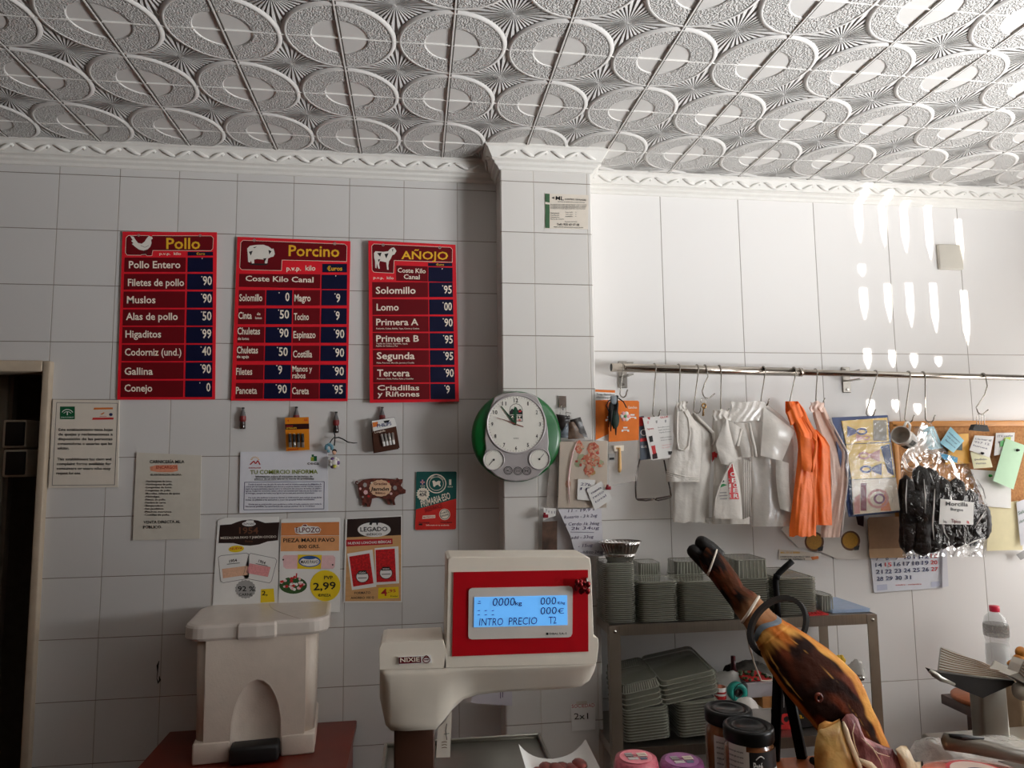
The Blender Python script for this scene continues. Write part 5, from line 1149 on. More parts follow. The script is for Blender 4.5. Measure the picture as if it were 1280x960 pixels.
# black cord bundle with flower charm
P = Pz(*Z5, YC5-.03); c = P.p(160, 420); t = thing('cord_bundle', 'bundle of black cords with a pink flower charm at the rail end', 'cord bundle', tuple(c))
cb = MB(); random.seed(12)
for i in range(9):
    x0 = 140+i*6; cb.tube([P.p(165+random.uniform(-8, 8), 345), P.p(x0-20+random.uniform(-8, 8), 400, random.uniform(0, .014)), P.p(x0-25, 470, random.uniform(0, .016)), P.p(x0-20+random.uniform(-8, 8), 540+random.uniform(-20, 70), random.uniform(0, .01))], [.003, .0048, .0050, .002], CORD, n=6)
cb.tube([P.p(160, 350), P.p(110, 380, .006), P.p(95, 410, .01), P.p(112, 450, .01)], .002, CORD, n=6); cb.tube([P.p(175, 360), P.p(210, 385, .006), P.p(230, 425, .008)], .002, CORD, n=6); cb.build('cords', t)
lg = MB(); c = P.p(140, 375); lg.rbox((c.x, c.y-.006, c.z), (.022, .012, .030), .003, mat('grey_cord_lock', (126, 134, 140), .4)); lg.build('cord_lock', t)
gn = MB(); c = P.p(150, 500); gn.ell((c.x, c.y-.006, c.z), (.016, .010, .034), mat('dark_green_tassel', (18, 40, 30), .7, var=.3, scale=200), 12, 10); gn.build('tassel', t)
fw_ = MB(); c = P.p(220, 482, .008)
for i in range(6): a = i*pi/3; fw_.ell((c.x+.011*cos(a), c.y, c.z+.011*sin(a)), (.008, .003, .008), CHW if i % 2 else mat('petal_pink', (232, 160, 160), .5), 10, 6)
fw_.ell((c.x, c.y-.003, c.z), (.006, .003, .006), mat('flower_green', (96, 150, 96), .5), 10, 6); fw_.build('flower_charm', t)
# glue stick cards
DGC = mat('dark_card', (76, 84, 96), .4, var=.06)
P = Pz(*Z5, YB-.012); P.sheet([(311, 484), (345, 478), (392, 765), (322, 775)], DGC, .002); P.poly([(313, 490), (338, 486), (342, 545), (316, 550)], CRD); P.poly([(320, 630), (362, 624), (368, 645), (322, 652)], CRD); P.ring(345, 590, 22, 22, 5, WHT); P.text('GLUE', 326, 366, 692, 14, WHT, 690)
P.build('glue_card', 'dark grey and red card mostly hidden behind the white glue stick card', 'card', 'glue cards on the rail')
P = Pz(*Z5, YB-.026); c = P.p(450, 620); t = thing('glue_card', 'white card with a black and red glue stick picture', 'card', tuple(c), 'glue cards on the rail')
P.sheet([(338, 492), (520, 474), (572, 752), (396, 774)], WHT, .002); P.poly([(365, 490), (388, 486), (384, 506)], CRD); P.text('GLUE', 455, 508, 496, 12, BAN, 490)
for x in (374, 430, 490): P.poly([(x-6, 515-(x-374)*.08), (x+6, 513-(x-374)*.08), (x+4, 532-(x-374)*.08), (x-4, 533-(x-374)*.08)], GREYP if x != 374 else PK)
P.text('Pegamento', 368, 412, 572, 11, BAN, 567)
for i, (t_, x0, x1) in enumerate((('Barra adhesiva para', 440, 515), ('papel, cartulina y', 445, 518), ('fotografías. No tóxico.', 448, 525), ('', 0, 0), ('Lavable y sin disolvente', 455, 530), ('Adhesivo de contacto', 458, 532), ('', 0, 0), ('Conservar bien cerrado', 465, 530), ('No congelar', 468, 520))):
    if t_: P.text(t_, x0, x1, 560+i*17, 8, GREYINK if i < 7 else PINK, 552+i*17, bold=0)
P.poly([(378, 616), (402, 610), (408, 650), (386, 655)], INK, .001); P.poly([(388, 656), (410, 651), (418, 672), (394, 678)], WHT, .0012); P.poly([(394, 680), (420, 674), (430, 735), (408, 742)], CRD, .001); P.poly([(402, 735), (432, 725), (438, 762), (404, 768)], BDK, .001)
for i in range(12): P.poly([(506+i*4, 715), (508+i*4+(i % 3), 714), (512+i*4+(i % 3), 738), (510+i*4, 739)], INK, .001)
P.build('card_sheet', parent=t)
# reading glasses hanging open under the cards
P = Pz(660, 480, 4, YB-.004); GF = mat('brown_spectacle_frame', (52, 36, 28), .3, var=.1)
t = thing('spectacles', 'brown rimmed spectacles hanging upside down under the glue cards', 'spectacles', tuple(P.p(630, 575)))
MB().tube([P.p(560, 375), P.p(548, 420, .005), P.p(540, 470, .008), P.p(538, 520, .01), P.p(540, 570, .012)], .003, GF, n=6).build('temple', t); MB().tube([P.p(680, 380), P.p(690, 430, .005), P.p(700, 480, .008), P.p(710, 520, .01), P.p(716, 562, .012)], .003, GF, n=6).build('temple', t)
for xs in (((540, 572), (548, 576), (590, 574), (622, 573), (626, 578), (590, 583), (550, 580)), ((634, 578), (640, 573), (680, 566), (716, 558), (716, 566), (690, 574), (650, 582))):
    MB().tube([P.p(x, y, .013) for x, y in xs], .0027, GF, n=6, closed=True).build('lens_rim', t)
MB().tube([P.p(624, 575, .013), P.p(630, 572, .014), P.p(636, 576, .013)], .0018, GF, n=6).build('bridge', t)
# brass key on the curved hook
P = Pz(*Z5, YB-.012); BRS = mat('brass_key', (150, 116, 70), .3, metal=1, var=.1)
t = thing('key', 'small brass key on a ring hanging from the curved hook', 'key', tuple(P.p(745, 400)))
rg = MB(); c = P.p(742, 378); rg.tube([c+Vector((.011*cos(a), 0, .010*sin(a))) for a in [i*2*pi/20 for i in range(20)]], .0012, STEEL, n=6, closed=True); rg.build('key_ring', t)
kb = MB(); c = P.p(746, 412); kb.tube([c+Vector((.007*cos(a), 0, .008*sin(a))) for a in [i*2*pi/16 for i in range(16)]], .0034, BRS, n=8, closed=True); kb.tube([P.p(744, 425), P.p(738, 480)], .0028, BRS, n=8)
for y in (455, 465, 474): a = P.p(738, y); kb.rbox((a.x+.003, a.y, a.z), (.006, .002, .004), .0005, BRS, seg=1)
kb.build('key_blade', t)
# ------------------------------------------------------------------ blue board with three clip packs
Z7 = (1010, 430, 3.31)
P = Pz(*Z7, YB-.004); BLB = mat('board_blue', (34, 56, 108), .4, var=.05); t = thing('clip_board', 'blue card board holding three yellow packs of clips', 'card', tuple(P.p(240, 320)))
P.sheet([(100, 304), (330, 294), (382, 696), (170, 716)], BLB, .003); P.build('backing_board', parent=t)
YE = mat('pack_yellow', (226, 184, 66), .35, var=.06, coat=.4); NV = mat('pack_clip_navy', (62, 66, 120), .4, var=.05); PKC = mat('pack_clip_rose', (206, 140, 130), .4, var=.05)
def clip_pic(s, x, y, k, m_, d, fl=1):
    s.poly([(x-28*k*fl, y-20*k), (x-28*k*fl, y+20*k), (x-8*k*fl, y+12*k), (x+4*k*fl, y+6*k), (x+4*k*fl, y-6*k), (x-8*k*fl, y-12*k)], m_, d); s.ring(x+24*k*fl, y, 20*k, 13*k, 7*k, m_, d, 16)
for i, (q, lab) in enumerate(([[(140, 318), (328, 304), (336, 404), (158, 414)], 'top'], [[(158, 416), (340, 408), (362, 552), (182, 560)], 'mid'], [[(182, 562), (364, 554), (380, 688), (190, 706)], 'low'])):
    s = Pz(*Z7, YB-.010-.004*i); s.sheet(q, YE if i < 2 else mat('pack_cream', (226, 206, 176), .35, var=.08, coat=.4), .004)
    if i == 0: clip_pic(s, 195, 362, 1.15, NV, .001); clip_pic(s, 222, 388, .8, PKC, .0014); s.rect(270, 315, 326, 400, mat('pack_grey', (150, 140, 120), .4), .0006)
    elif i == 1: clip_pic(s, 262, 462, 1.25, PKC, .001, -1); clip_pic(s, 270, 518, 1.25, NV, .0012, -1); s.poly([(300, 425), (338, 412), (356, 545), (330, 530)], BLB, .0008)
    else: s.rect(218, 576, 242, 690, mat('pack_wine', (122, 42, 56), .4), .001); s.ring(290, 640, 44, 40, 10, PKC, .001); s.ring(296, 640, 24, 22, 8, mat('pack_plum', (120, 50, 90), .4), .0012); s.poly([(190, 640), (215, 620), (215, 700), (192, 704)], PKC, .001); s.poly([(300, 690), (320, 600), (345, 690)], ORG, .0008)
    s.build('clip_pack', parent=t)
s = Pz(*Z7, YB-.026); s.sheet([(132, 320), (330, 302), (384, 690), (184, 708)], clearfilm('pack_wrap', base=.0, rough=.12, bump=.0022, bscale=22, gain=.3), .001); s.build('clear_wrap', parent=t)
# ------------------------------------------------------------------ white mug hung by its handle
MUG = mat('white_glazed_mug', (232, 228, 222), .15, var=.02, coat=.5); MIN = mat('mug_inside', (214, 206, 196), .3)
P = Pz(*Z7, YB-.03); c0 = P.p(381, 376); ax = Vector((.82, .50, -.28)).normalized(); Mx = Matrix.Translation(c0) @ ax.to_track_quat('Z', 'Y').to_matrix().to_4x4()
t = thing('mug', 'white mug with black print hanging sideways from a hook', 'mug', tuple(c0)); R0 = .036
MB().lathe([(R0*.90, .004), (R0, 0), (R0*1.02, .002), (R0, .01), (R0*.97, .05), (R0*.93, .076), (R0*.82, .082), (0, .082)], MUG, 32, Mx).build('mug_body', t)
MB().lathe([(R0*.90, .004), (R0*.89, .04), (R0*.85, .07), (0, .074)], MIN, 28, Mx).build('mug_inside', t)
hd_ = MB(); hd_.tube([Mx @ Vector((-R0*.2, R0*1.0, .014)), Mx @ Vector((-R0*.3, R0*1.5, .018)), Mx @ Vector((-R0*.3, R0*1.75, .034)), Mx @ Vector((-R0*.3, R0*1.5, .056)), Mx @ Vector((-R0*.2, R0*.98, .062))], .0048, MUG, n=8); hd_.build('handle', t)
for a0 in (200, 250):
    pr = MB(); pr.grid(lambda u, v: Mx @ Vector(((R0*.995)*cos(radians(a0+u*34)), (R0*.995)*sin(radians(a0+u*34)), .028+.04*v)), 8, 6, INK); pr.build('mug_print', t)
# ------------------------------------------------------------------ bag of dark sausages
SAU = mat('blood_sausage', (12, 7, 6), .5, scale=30, spec=.3, bump=.010, bscale=26, col2=(30, 16, 12))
P = Pz(*Z7, YB-.02)
random.seed(31)
SPOTS = [(412, 540, 868), (466, 500, 740), (505, 510, 700), (560, 545, 850), (618, 550, 846), (668, 600, 840), (712, 660, 808), (470, 640, 880), (518, 680, 866), (590, 640, 790), (430, 600, 720)]
for k, (x, ya, yb2) in enumerate(SPOTS):
    dp = -.002+.012*(k >= 7)+.004*(k % 2); pm = pxm(1150, 600, YB)/3.31; rad = (29+5*random.random())*pm
    xs = [x+random.uniform(-9, 9) for _ in range(4)]; L2 = []; r2 = []
    for i in range(15):
        f = i/14; g_ = f*3; a = min(2, int(g_)); g_ -= a
        L2.append(P.p(xs[a]*(1-g_)+xs[a+1]*g_, ya+(yb2-ya)*f, dp)); r2.append(rad*(1-(2*f-1)**6)**.5*(1+.035*sin(i*2.7+k))+.0004)
    tag(MB().tube(L2, r2, SAU, n=14).build('blood_sausage', None, shift=L2[0]), 'dark blood sausage inside the clear labelled bag', 'sausage', 'dark sausages in the clear bag')
FB = clearfilm('clear_zip_bag', base=.0, rough=.10, bump=.03, bscale=16, gain=.55)
dr = Drape((1010, 430), 3.31, [(470, 325), (440, 400), (385, 470), (384, 560), (386, 700), (392, 880)], [(512, 330), (540, 420), (660, 500), (712, 580), (748, 680), (750, 760), (735, 846)], YB-.012, .080, folds=3, amp=.003, seed=21, full=.25)
c = dr.pt(.5, 0); t = thing('zip_bag', 'clear zip bag with white label holding dark sausages', 'bag', tuple(c))
dr.mesh(MB(), FB, 34, 40, True).build('bag_film', t)
fz = MB(); fz.grid(lambda u, v: W(1010+((395+u*112)+v*14)/3.31, 430+((452-u*86)+v*44)/3.31, YB-.085-.006*sin(pi*u)-.002*sin(9*v)), 16, 6, film('zip_strip', (232, 228, 222), .4, rough=.1, bump=.003)); 
fz.grid(lambda u, v: W(1010+(440+u*90+v*(-30+60*u))/3.31, 430+(340+v*110+10*u)/3.31, YB-.06-.008*sin(pi*u)-.003*sin(12*u)), 14, 8, film('bag_neck', (230, 226, 220), .22, rough=.1, bump=.008)); fz.build('zip_strip', t)
gl = MB(); GLS = mat('film_ridge_glint', (232, 228, 224), .1, alpha=.75, coat=1)  # ridges of the clear film coloured pale to stand for glints
for q in (((525, 600), (520, 680), (515, 750), (522, 810)), ((555, 735), (565, 780), (585, 810)), ((480, 560), (486, 640), (484, 700)), ((700, 560), (725, 600), (735, 640)), ((640, 840), (690, 815), (735, 800)), ((410, 560), (404, 640), (408, 700)), ((690, 760), (715, 720), (735, 690))):
    gl.tube([dr.on(x, y, .001) for x, y in q], [.0012]+[.0028]*(len(q)-2)+[.001], GLS, n=6)
gl.build('film_ridge_glints', t)
lb = MB(); q4 = [(548, 640), (686, 655), (684, 748), (542, 745)]; dr.patch(lb, q4, WHT, 10, .003)
for t_, x0, x1, y, h, m_ in (('Morcilla', 570, 662, 668, 16, INK), ('Burgos', 590, 642, 688, 11, INK), ('lote', 560, 574, 738, 12, GREYINK), ('Tipico', 592, 632, 738, 14, MAR), ('a', 656, 668, 740, 14, CRD)):
    V, Fc = text2d(t_, 1); lb.add([dr.on(x0+a*(x1-x0), y+a*4-b*h, .0042) for a, b in V], Fc, m_)
lb.build('label', t)
# ------------------------------------------------------------------ cork board with notes
CORK = mat('cork', (168, 112, 62), .8, var=.0, col2=(196, 140, 84), scale=120, bump=.001); CFR = mat('cork_board_frame', (206, 140, 70), .45, var=.08, stretch=(.2, 1, 1))
YCB = YR-.022
a = W(1118, 524, YCB); b = W(1330, 640, YCB); xa, xb, za, zb = a.x, b.x, W(1140, 530, YCB).z, b.z
t = thing('cork_board', 'wood framed cork board with pinned notes at the right', 'board', ((xa+xb)/2, YR, (za+zb)/2))
MB().box(((xa+xb)/2, YR-.008, (za+zb)/2), (xb-xa, .012, za-zb), CORK).build('cork_panel', t)
fm = MB(); fm.rbox(((xa+xb)/2, YR-.012, za), (xb-xa+.02, .022, .024), .003, CFR); fm.rbox(((xa+xb)/2, YR-.012, zb), (xb-xa+.02, .022, .024), .003, CFR); fm.rbox((xa, YR-.012, (za+zb)/2), (.022, .022, za-zb), .003, CFR); fm.rbox((xb, YR-.012, (za+zb)/2), (.022, .022, za-zb), .003, CFR); fm.build('frame', t)
def note(name, lab, cat, q, m_, d=0, bow=.01, write=(), group='papers on the cork board', pin=None, wink=None, rows=8):
    """a paper pinned at the top, its lower part standing off the board"""
    a_, b_, c_, d_ = q
    def f(u, v): x = (a_[0]*(1-u)+b_[0]*u)*(1-v)+(d_[0]*(1-u)+c_[0]*u)*v; y = (a_[1]*(1-u)+b_[1]*u)*(1-v)+(d_[1]*(1-u)+c_[1]*u)*v; return x, y
    def pp(u, v, up=0): x, y = f(u, v); return W(1010+x/3.31, 430+y/3.31, YCB-.004-d-bow*(v**1.6)-.002*sin(pi*u)-up)
    mb = MB(); mb.grid(pp, 8, rows, m_); mb.grid(lambda u, v: pp(u, v)+Vector((0, .0008, 0)), 8, rows, m_)
    for (v0, u0, u1, t_, h) in write:
        V, Fc = text2d(t_, 0); mb.add([pp(u0+x*(u1-u0), v0-y*h, .001) for x, y in V], Fc, wink or VIO)
    c = pp(.5, 0); o = mb.build(name, None, shift=c, fixn=False); tag(o, lab, cat, group)
    if pin:
        p_ = pp(*pin[:2], .001); mm = pin[2]; t2 = thing('push_pin', pin[3], 'pin', tuple(p_), 'pins on the cork board')
        MB().lathe([(0, 0), (.006, .0), (.006, .002), (.0035, .004), (.0045, .009), (0, .0095)], mm, 12, Matrix.Translation(p_) @ Matrix.Rotation(pi/2, 4, 'X')).build('pin_head', t2)
    return o
CY = mat('note_cyan', (150, 206, 222), .5, var=.06); CY2 = mat('strip_cyan', (30, 150, 196), .5); NY = mat('note_orange_yellow', (236, 176, 70), .5, var=.04); NG = mat('note_green', (190, 226, 190), .6, var=.02); NCR = mat('note_cream_yellow', (228, 216, 172), .6, var=.03); NP = mat('note_pale', (232, 230, 226), .6, var=.02)
PING = mat('pin_green', (30, 150, 50), .4); PINB = mat('pin_black', (30, 28, 30), .4); PIND = mat('dark_green_card', (40, 66, 62), .5)
note('note', 'pale blue printed leaflet peeping over the sausage bag', 'note', [(470, 345), (520, 340), (560, 430), (500, 440)], CY, .002, .004)
note('card', 'orange yellow card with a dark green patch', 'card', [(598, 374), (664, 370), (668, 494), (566, 498)], NY, .0, .002)
note('card', 'dark green card tucked under the blue leaflet', 'card', [(598, 376), (640, 392), (638, 440), (590, 436)], PIND, .004, .002, group='papers on the cork board')
note('note', 'tilted blue printed leaflet beside the orange card', 'note', [(590, 342), (646, 400), (602, 450), (546, 410)], CY, .008, .006, ((.3, .1, .9, 'medicamento', .09), (.5, .1, .8, 'via oral', .08), (.72, .15, .9, 'farmacia', .08)))
note('paper_strip', 'bright cyan paper strip under the blue leaflet', 'paper', [(542, 448), (620, 470), (618, 492), (560, 476)], CY2, .008, .002)
note('note', 'white note with blue handwriting under the binder clip', 'note', [(690, 378), (770, 382), (752, 470), (668, 440)], NP, .006, .012, ((.25, .1, .9, 'Llamar al', .1), (.45, .1, .85, '957 12', .1), (.66, .1, .8, 'lunes', .09)))
note('note', 'pale yellow curled note pinned below the white one', 'note', [(672, 446), (748, 450), (764, 510), (686, 516)], mat('note_pale_yellow', (232, 228, 190), .6), .014, .016, ((.5, .15, .8, 'pedido', .12), (.75, .15, .7, 'viernes', .12)), pin=(.6, .06, PINB, 'black push pin holding the pale yellow note'))
note('note', 'white note with a green mark behind the green note', 'note', [(778, 368), (856, 366), (850, 450), (770, 462)], NP, .004, .006, ((.2, .1, .9, 'ITV coche', .1), (.45, .15, .8, 'cita', .1)))
s = Pz(*Z7, YCB-.014); s.poly([(812, 388), (840, 384), (838, 398), (812, 402)], mat('marker_lime', (190, 214, 60), .5), 0); s.poly([(796, 402), (812, 398), (808, 424), (794, 426)], PING, 0); tag(s.build('sticky_marker', 'lime and green sticky marker on the white note', 'sticker'), group=None)
note('note', 'white paper pinned in the middle of the cork board', 'note', [(672, 518), (840, 530), (840, 680), (735, 672)], NP, .002, .010, pin=(.45, .14, PING, 'green push pin on the white middle paper'))
note('note', 'pale green tilted note at the right end of the board', 'note', [(818, 390), (900, 420), (850, 602), (766, 566)], NG, .012, .020, pin=(.68, .16, PINB, 'black push pin holding the pale green note'))
note('note', 'cream yellow paper hanging lowest beside the sausage bag', 'note', [(748, 668), (870, 648), (888, 852), (740, 856)], NCR, .006, .010)
note('leaflet', 'white and green leaflet cut by the right picture edge', 'leaflet', [(862, 655), (930, 630), (940, 800), (880, 836)], PAPER3, .014, .014, ((.3, .05, .6, 'Salud', .08), (.5, .05, .5, 'ofertas', .07)), wink=GRN)
note('paper_strip', 'small grey printed slip below the cream paper', 'paper', [(862, 872), (900, 850), (930, 870), (880, 894)], GREYP, .002, .002)
# binder clip
P = Pz(*Z7, YB-.02); t = thing('binder_clip', 'black binder clip hanging under the curved hook over the board', 'clip', tuple(P.p(716, 350)))
bc_ = MB(); q = [P.p(x, y) for x, y in ((692, 332), (742, 336), (752, 362), (682, 356))]; q2 = [v+Vector((0, .022, 0)) for v in q]; bc_.add(q+q2, [(0, 1, 2, 3), (4, 7, 6, 5), (0, 4, 5, 1), (1, 5, 6, 2), (2, 6, 7, 3), (3, 7, 4, 0)], M_BK); bc_.build('clip_body', t)
for x in (704, 724): MB().tube([P.p(x-6, 336), P.p(x-6, 300, .004), P.p(x, 288, .005), P.p(x+6, 300, .004), P.p(x+6, 338)], .0012, STEEL, n=6).build('clip_handle', t)
# ------------------------------------------------------------------ calendar, cardboard, honey sheet
Zc = (1050, 650, 3.096); CBD = mat('brown_cardboard', (150, 112, 78), .7, var=.06, scale=60); BLU = mat('calendar_blue', (46, 52, 96), .5); RDC = mat('calendar_red', (206, 60, 60), .5)
P = Pz(*Zc, YR-.006); P.sheet([(118, 130), (398, 100), (395, 262), (132, 282)], mat('calendar_white', (226, 228, 236), .5, var=.02), .002)
def crow(ns, xs, y0, sl):
    for n_, x in zip(ns, xs): P.text(str(n_), x-13, x+13 if n_ > 9 else x-2, y0-(x-150)*sl, 15, RDC if n_ in (13, 15, 20, 27) else BLU)
crow([7, 8, 9, 10, 11, 12, 13], [152, 190, 226, 262, 298, 330, 364], 157, .05); crow(range(14, 21), [150, 187, 222, 258, 294, 330, 364], 182, .05); crow(range(21, 28), [152, 188, 224, 260, 296, 331, 366], 208, .05); crow([28, 29, 30, 31], [155, 191, 227, 263], 235, .05)
P.text('octubre - noviembre', 215, 315, 254, 5, CRD, 250); P.poly([(142, 252), (182, 248), (184, 270), (144, 274)], mat('calendar_lilac', (196, 200, 220), .5), .0006); P.poly([(352, 240), (385, 236), (386, 256), (353, 260)], mat('calendar_lilac', (196, 200, 220), .5), .0006)
P.build('calendar', 'white wall calendar sheet with blue and red dates', 'calendar')
P = Pz(*Zc, YR-.014); P.sheet([(398, 110), (412, 108), (420, 256), (396, 262)], PAPER3, .002); P.build('paper_sheet', 'pale sheet edge behind the calendar on its right', 'paper')
P = Pz(*Zc, YR-.022); P.sheet([(108, 0), (115, -10), (256, -14), (256, 146), (116, 148)], CBD, .004); P.poly([(112, 112), (256, 108), (256, 146), (116, 148)], mat('cardboard_light', (186, 150, 112), .7), .0006)
P.build('cardboard_sheet', 'brown cardboard sheet over the calendar top', 'cardboard')
P = Pz(*Z7, YR-.006); P.sheet([(-110, 770), (-60, 700), (60, 690), (236, 700), (252, 892), (120, 890), (30, 850), (-40, 842)], mat('honey_sheet_white', (228, 222, 214), .5, var=.02), .002)
MED = mat('medal_gold', (176, 128, 36), .4, var=.15, scale=150); MEDR = mat('medal_rim', (96, 60, 30), .5)
for cx, cy in ((26, 818), (176, 814)): P.ellipse(cx, cy, 40, 41, MEDR, .0006, 30); P.ellipse(cx-1, cy-1, 32, 33, MED, .0012, 30); P.poly([(cx+14, cy+26), (cx+38, cy+18), (cx+34, cy+38), (cx+16, cy+40)], INK, .0016)
P.poly([(195, 700), (232, 702), (230, 756), (206, 748)], BDK, .001); P.build('medal_poster', 'white sheet with two gold medals under the orange bags', 'poster')
P = Pz(850, 660, 3.2, YR-.004); P.sheet([(396, 86), (560, 100), (552, 130), (394, 126)], PAPER, .0015); P.text('MIEL DE LA SIERRA', 402, 480, 102, 7, GOLD); P.text('CONSERVAR EN LUGAR FRESCO Y SECO', 400, 520, 118, 6, INK); P.text('CONSUMO PREFERENTE', 402, 500, 128, 6, INK); P.poly([(522, 116), (552, 112), (556, 122), (530, 128)], ORG)
P.build('label_strip', 'thin printed label strip under the clear film bags', 'label')
# ------------------------------------------------------------------ cluster of clips, sleeve and notes on the pillar
Z4 = (660, 480, 4); BCL = mat('black_leather_strap', (40, 34, 32), .35, var=.2, scale=60)
P = Pz(*Z4, YP-.008); t = thing('wall_clip', 'steel clip hook stuck on the pillar right of the clock', 'clip', tuple(P.p(175, 90)))
P.sheet([(155, 60), (191, 60), (192, 118), (156, 118)], mat('clip_steel', (150, 136, 128), .3, metal=.8), .004); P.build('clip_plate', parent=t)
MB().tube([P.p(168, 100, .004), P.p(166, 122, .010), P.p(176, 130, .014), P.p(186, 118, .012), P.p(184, 104, .006)], .0016, STEEL, n=6).tube([P.p(162, 118), P.p(160, 155, .004)], .001, STEEL, n=5).tube([P.p(188, 118), P.p(192, 155, .004)], .001, STEEL, n=5).build('clip_wire', t)
P = Pz(*Z4, YP-.024); t = thing('strap_bundle', 'dark folded straps hanging from the steel clip by the clock', 'strap', tuple(P.p(215, 160)))
b = MB()
def wing(q, m_, y0): b.grid(lambda u, v: P.p((q[0][0]*(1-u)+q[1][0]*u)*(1-v)+(q[3][0]*(1-u)+q[2][0]*u)*v, (q[0][1]*(1-u)+q[1][1]*u)*(1-v)+(q[3][1]*(1-u)+q[2][1]*u)*v, y0+.006*sin(pi*u)+.002*sin(9*v)), 8, 8, m_)
wing([(140, 150), (210, 160), (205, 195), (165, 235)], BCL, .004); wing([(210, 180), (262, 165), (300, 268), (215, 250)], BCL, 0); wing([(165, 235), (205, 195), (215, 270), (158, 268)], mat('strap_grey_blue', (96, 104, 112), .4, var=.2), .002); wing([(205, 190), (230, 190), (285, 274), (200, 276)], mat('strap_brown', (96, 76, 62), .4, var=.3, scale=90), .006)
b.build('straps', t)
MB().tube([P.p(186, 150, .008), P.p(190, 140, .01), P.p(215, 145, .01), P.p(212, 158, .01), P.p(196, 158, .01), P.p(198, 170, .01)], .0014, STEEL, n=6).build('wire_loop', t)
ROS = mat('rose_print', (224, 128, 100), .45, var=.15, scale=200); ROS2 = mat('rose_dark_print', (198, 84, 70), .45, var=.2, scale=200); LEAF = mat('leaf_print', (178, 186, 150), .45, var=.1)
P = Pz(*Z4, YP-.030); t = thing('rose_card', 'floral card with orange roses in a clear sleeve right of the clock', 'card', tuple(P.p(270, 300)))
P.sheet([(160, 288), (398, 284), (396, 490), (392, 618), (150, 620)], mat('floral_card_paper', (232, 216, 198), .5, var=.04, scale=20), .002)
for x, y, rx, ry, m_, n_ in ((255, 315, 18, 34, ROS, 12), (326, 325, 30, 34, ROS, 12), (322, 318, 14, 22, ROS2, 10), (270, 370, 22, 20, LEAF, 8), (300, 375, 30, 22, ROS, 12), (318, 382, 42, 34, ROS, 14), (316, 380, 24, 18, ROS2, 12), (320, 374, 10, 8, CRD, 8), (358, 395, 22, 16, LEAF, 8), (250, 400, 18, 16, LEAF, 8), (305, 430, 26, 22, ROS, 12), (318, 442, 20, 14, WDH, 8), (200, 500, 14, 20, PEACH, 8)): P.ellipse(x, y, rx, ry, m_, .0006+.0001*n_, 14, .06)
random.seed(44)
for cx_, cy_, n_, s_ in ((255, 315, 16, 20), (328, 326, 20, 26), (316, 384, 34, 34), (306, 438, 16, 22), (262, 385, 12, 20), (360, 395, 10, 18)):
    for i in range(n_):
        a_ = random.random()*6.28; q_ = s_*random.random()**.6; rr_ = random.uniform(3, 8)
        P.ellipse(cx_+q_*cos(a_), cy_+q_*sin(a_)*1.1, rr_*1.3, rr_, random.choice([ROS, ROS2, PEACH, PEACH, mat('rose_blush', (238, 190, 160), .45), LEAF]), .0022+i*.00002, 8, .08, a_)
P.build('floral_print', parent=t)
P = Pz(*Z4, YP-.034); P.sheet([(148, 276), (400, 280), (398, 625), (144, 622)], clearfilm('clear_sleeve', base=.0, rough=.1, bump=.002, bscale=12, gain=.4), .001); P.build('clear_sleeve', parent=t)
P = Pz(*Z4, YP-.036); rd = MB(); rd.tube([P.p(x, y) for x, y in ((248, 285), (225, 340), (210, 410), (202, 480), (204, 540), (208, 600))], [.001, .003, .003, .003, .0024, .001], mat('sleeve_glint_pink', (240, 200, 196), .12, alpha=.8, coat=1), n=6); rd.build('sleeve_glint', t)  # glossy highlight on the sleeve, modelled as a pale pink streak
P = Pz(*Z4, YP-.016); P.sheet([(80, 632), (365, 626), (378, 862), (78, 858)], film('plastic_folder', (216, 212, 212), .55, rough=.15), .0015); P.build('plastic_folder', 'clear plastic folder behind the handwritten sheet', 'folder')
P = Pz(*Z4, YP-.042); P.sheet([(150, 626), (366, 624), (378, 862), (238, 856), (212, 760)], mat('lined_sheet', (224, 222, 228), .55, var=.02), .0015)
for t_, x0, x1, y, y1 in (('11 - 19,9 -', 200, 330, 642, 634), ('Rosario - 3 k 2ug', 180, 345, 674, 664), ('a Cerdo 1k 36ug', 182, 355, 708, 704), ('" 2k 34ug', 215, 355, 730, 726), ('add - 33ug', 215, 326, 776, 770), ('- 15ug', 250, 322, 818, 812), ('Cochifrito 24ug', 240, 372, 850, 846)): P.text(t_, x0, x1, y, 15, VIO, y1, bold=0, slant=.25)
P.line([(212, 740), (330, 742)], 2, VIO); P.build('handwritten_sheet', 'handwritten weights list hanging under the floral card', 'note')
for q, lab, wr in (([(250, 475), (335, 480), (330, 585), (246, 578)], 'small handwritten note on the floral card, behind the tilted one', ('27k', '18')), ([(294, 528), (366, 486), (424, 572), (334, 632)], 'tilted handwritten note with a red pin on the floral card', ('cuenta', 'resto', 'total'))):
    P = Pz(*Z4, YP-(.040 if 'behind' in lab else .046)); P.sheet(q, NP, .0012); a_, b_, c_, d_ = q
    for i, t_ in enumerate(wr):
        f = .3+i*.22; l0 = (a_[0]+(d_[0]-a_[0])*f, a_[1]+(d_[1]-a_[1])*f); l1 = (b_[0]+(c_[0]-b_[0])*f, b_[1]+(c_[1]-b_[1])*f)
        P.text(t_, l0[0]+(l1[0]-l0[0])*.15, l0[0]+(l1[0]-l0[0])*.8, l0[1]+(l1[1]-l0[1])*.15, 13, VIO, l0[1]+(l1[1]-l0[1])*.8, bold=0, slant=.2)
    P.build('note', lab, 'note', 'handwritten notes on the pillar')
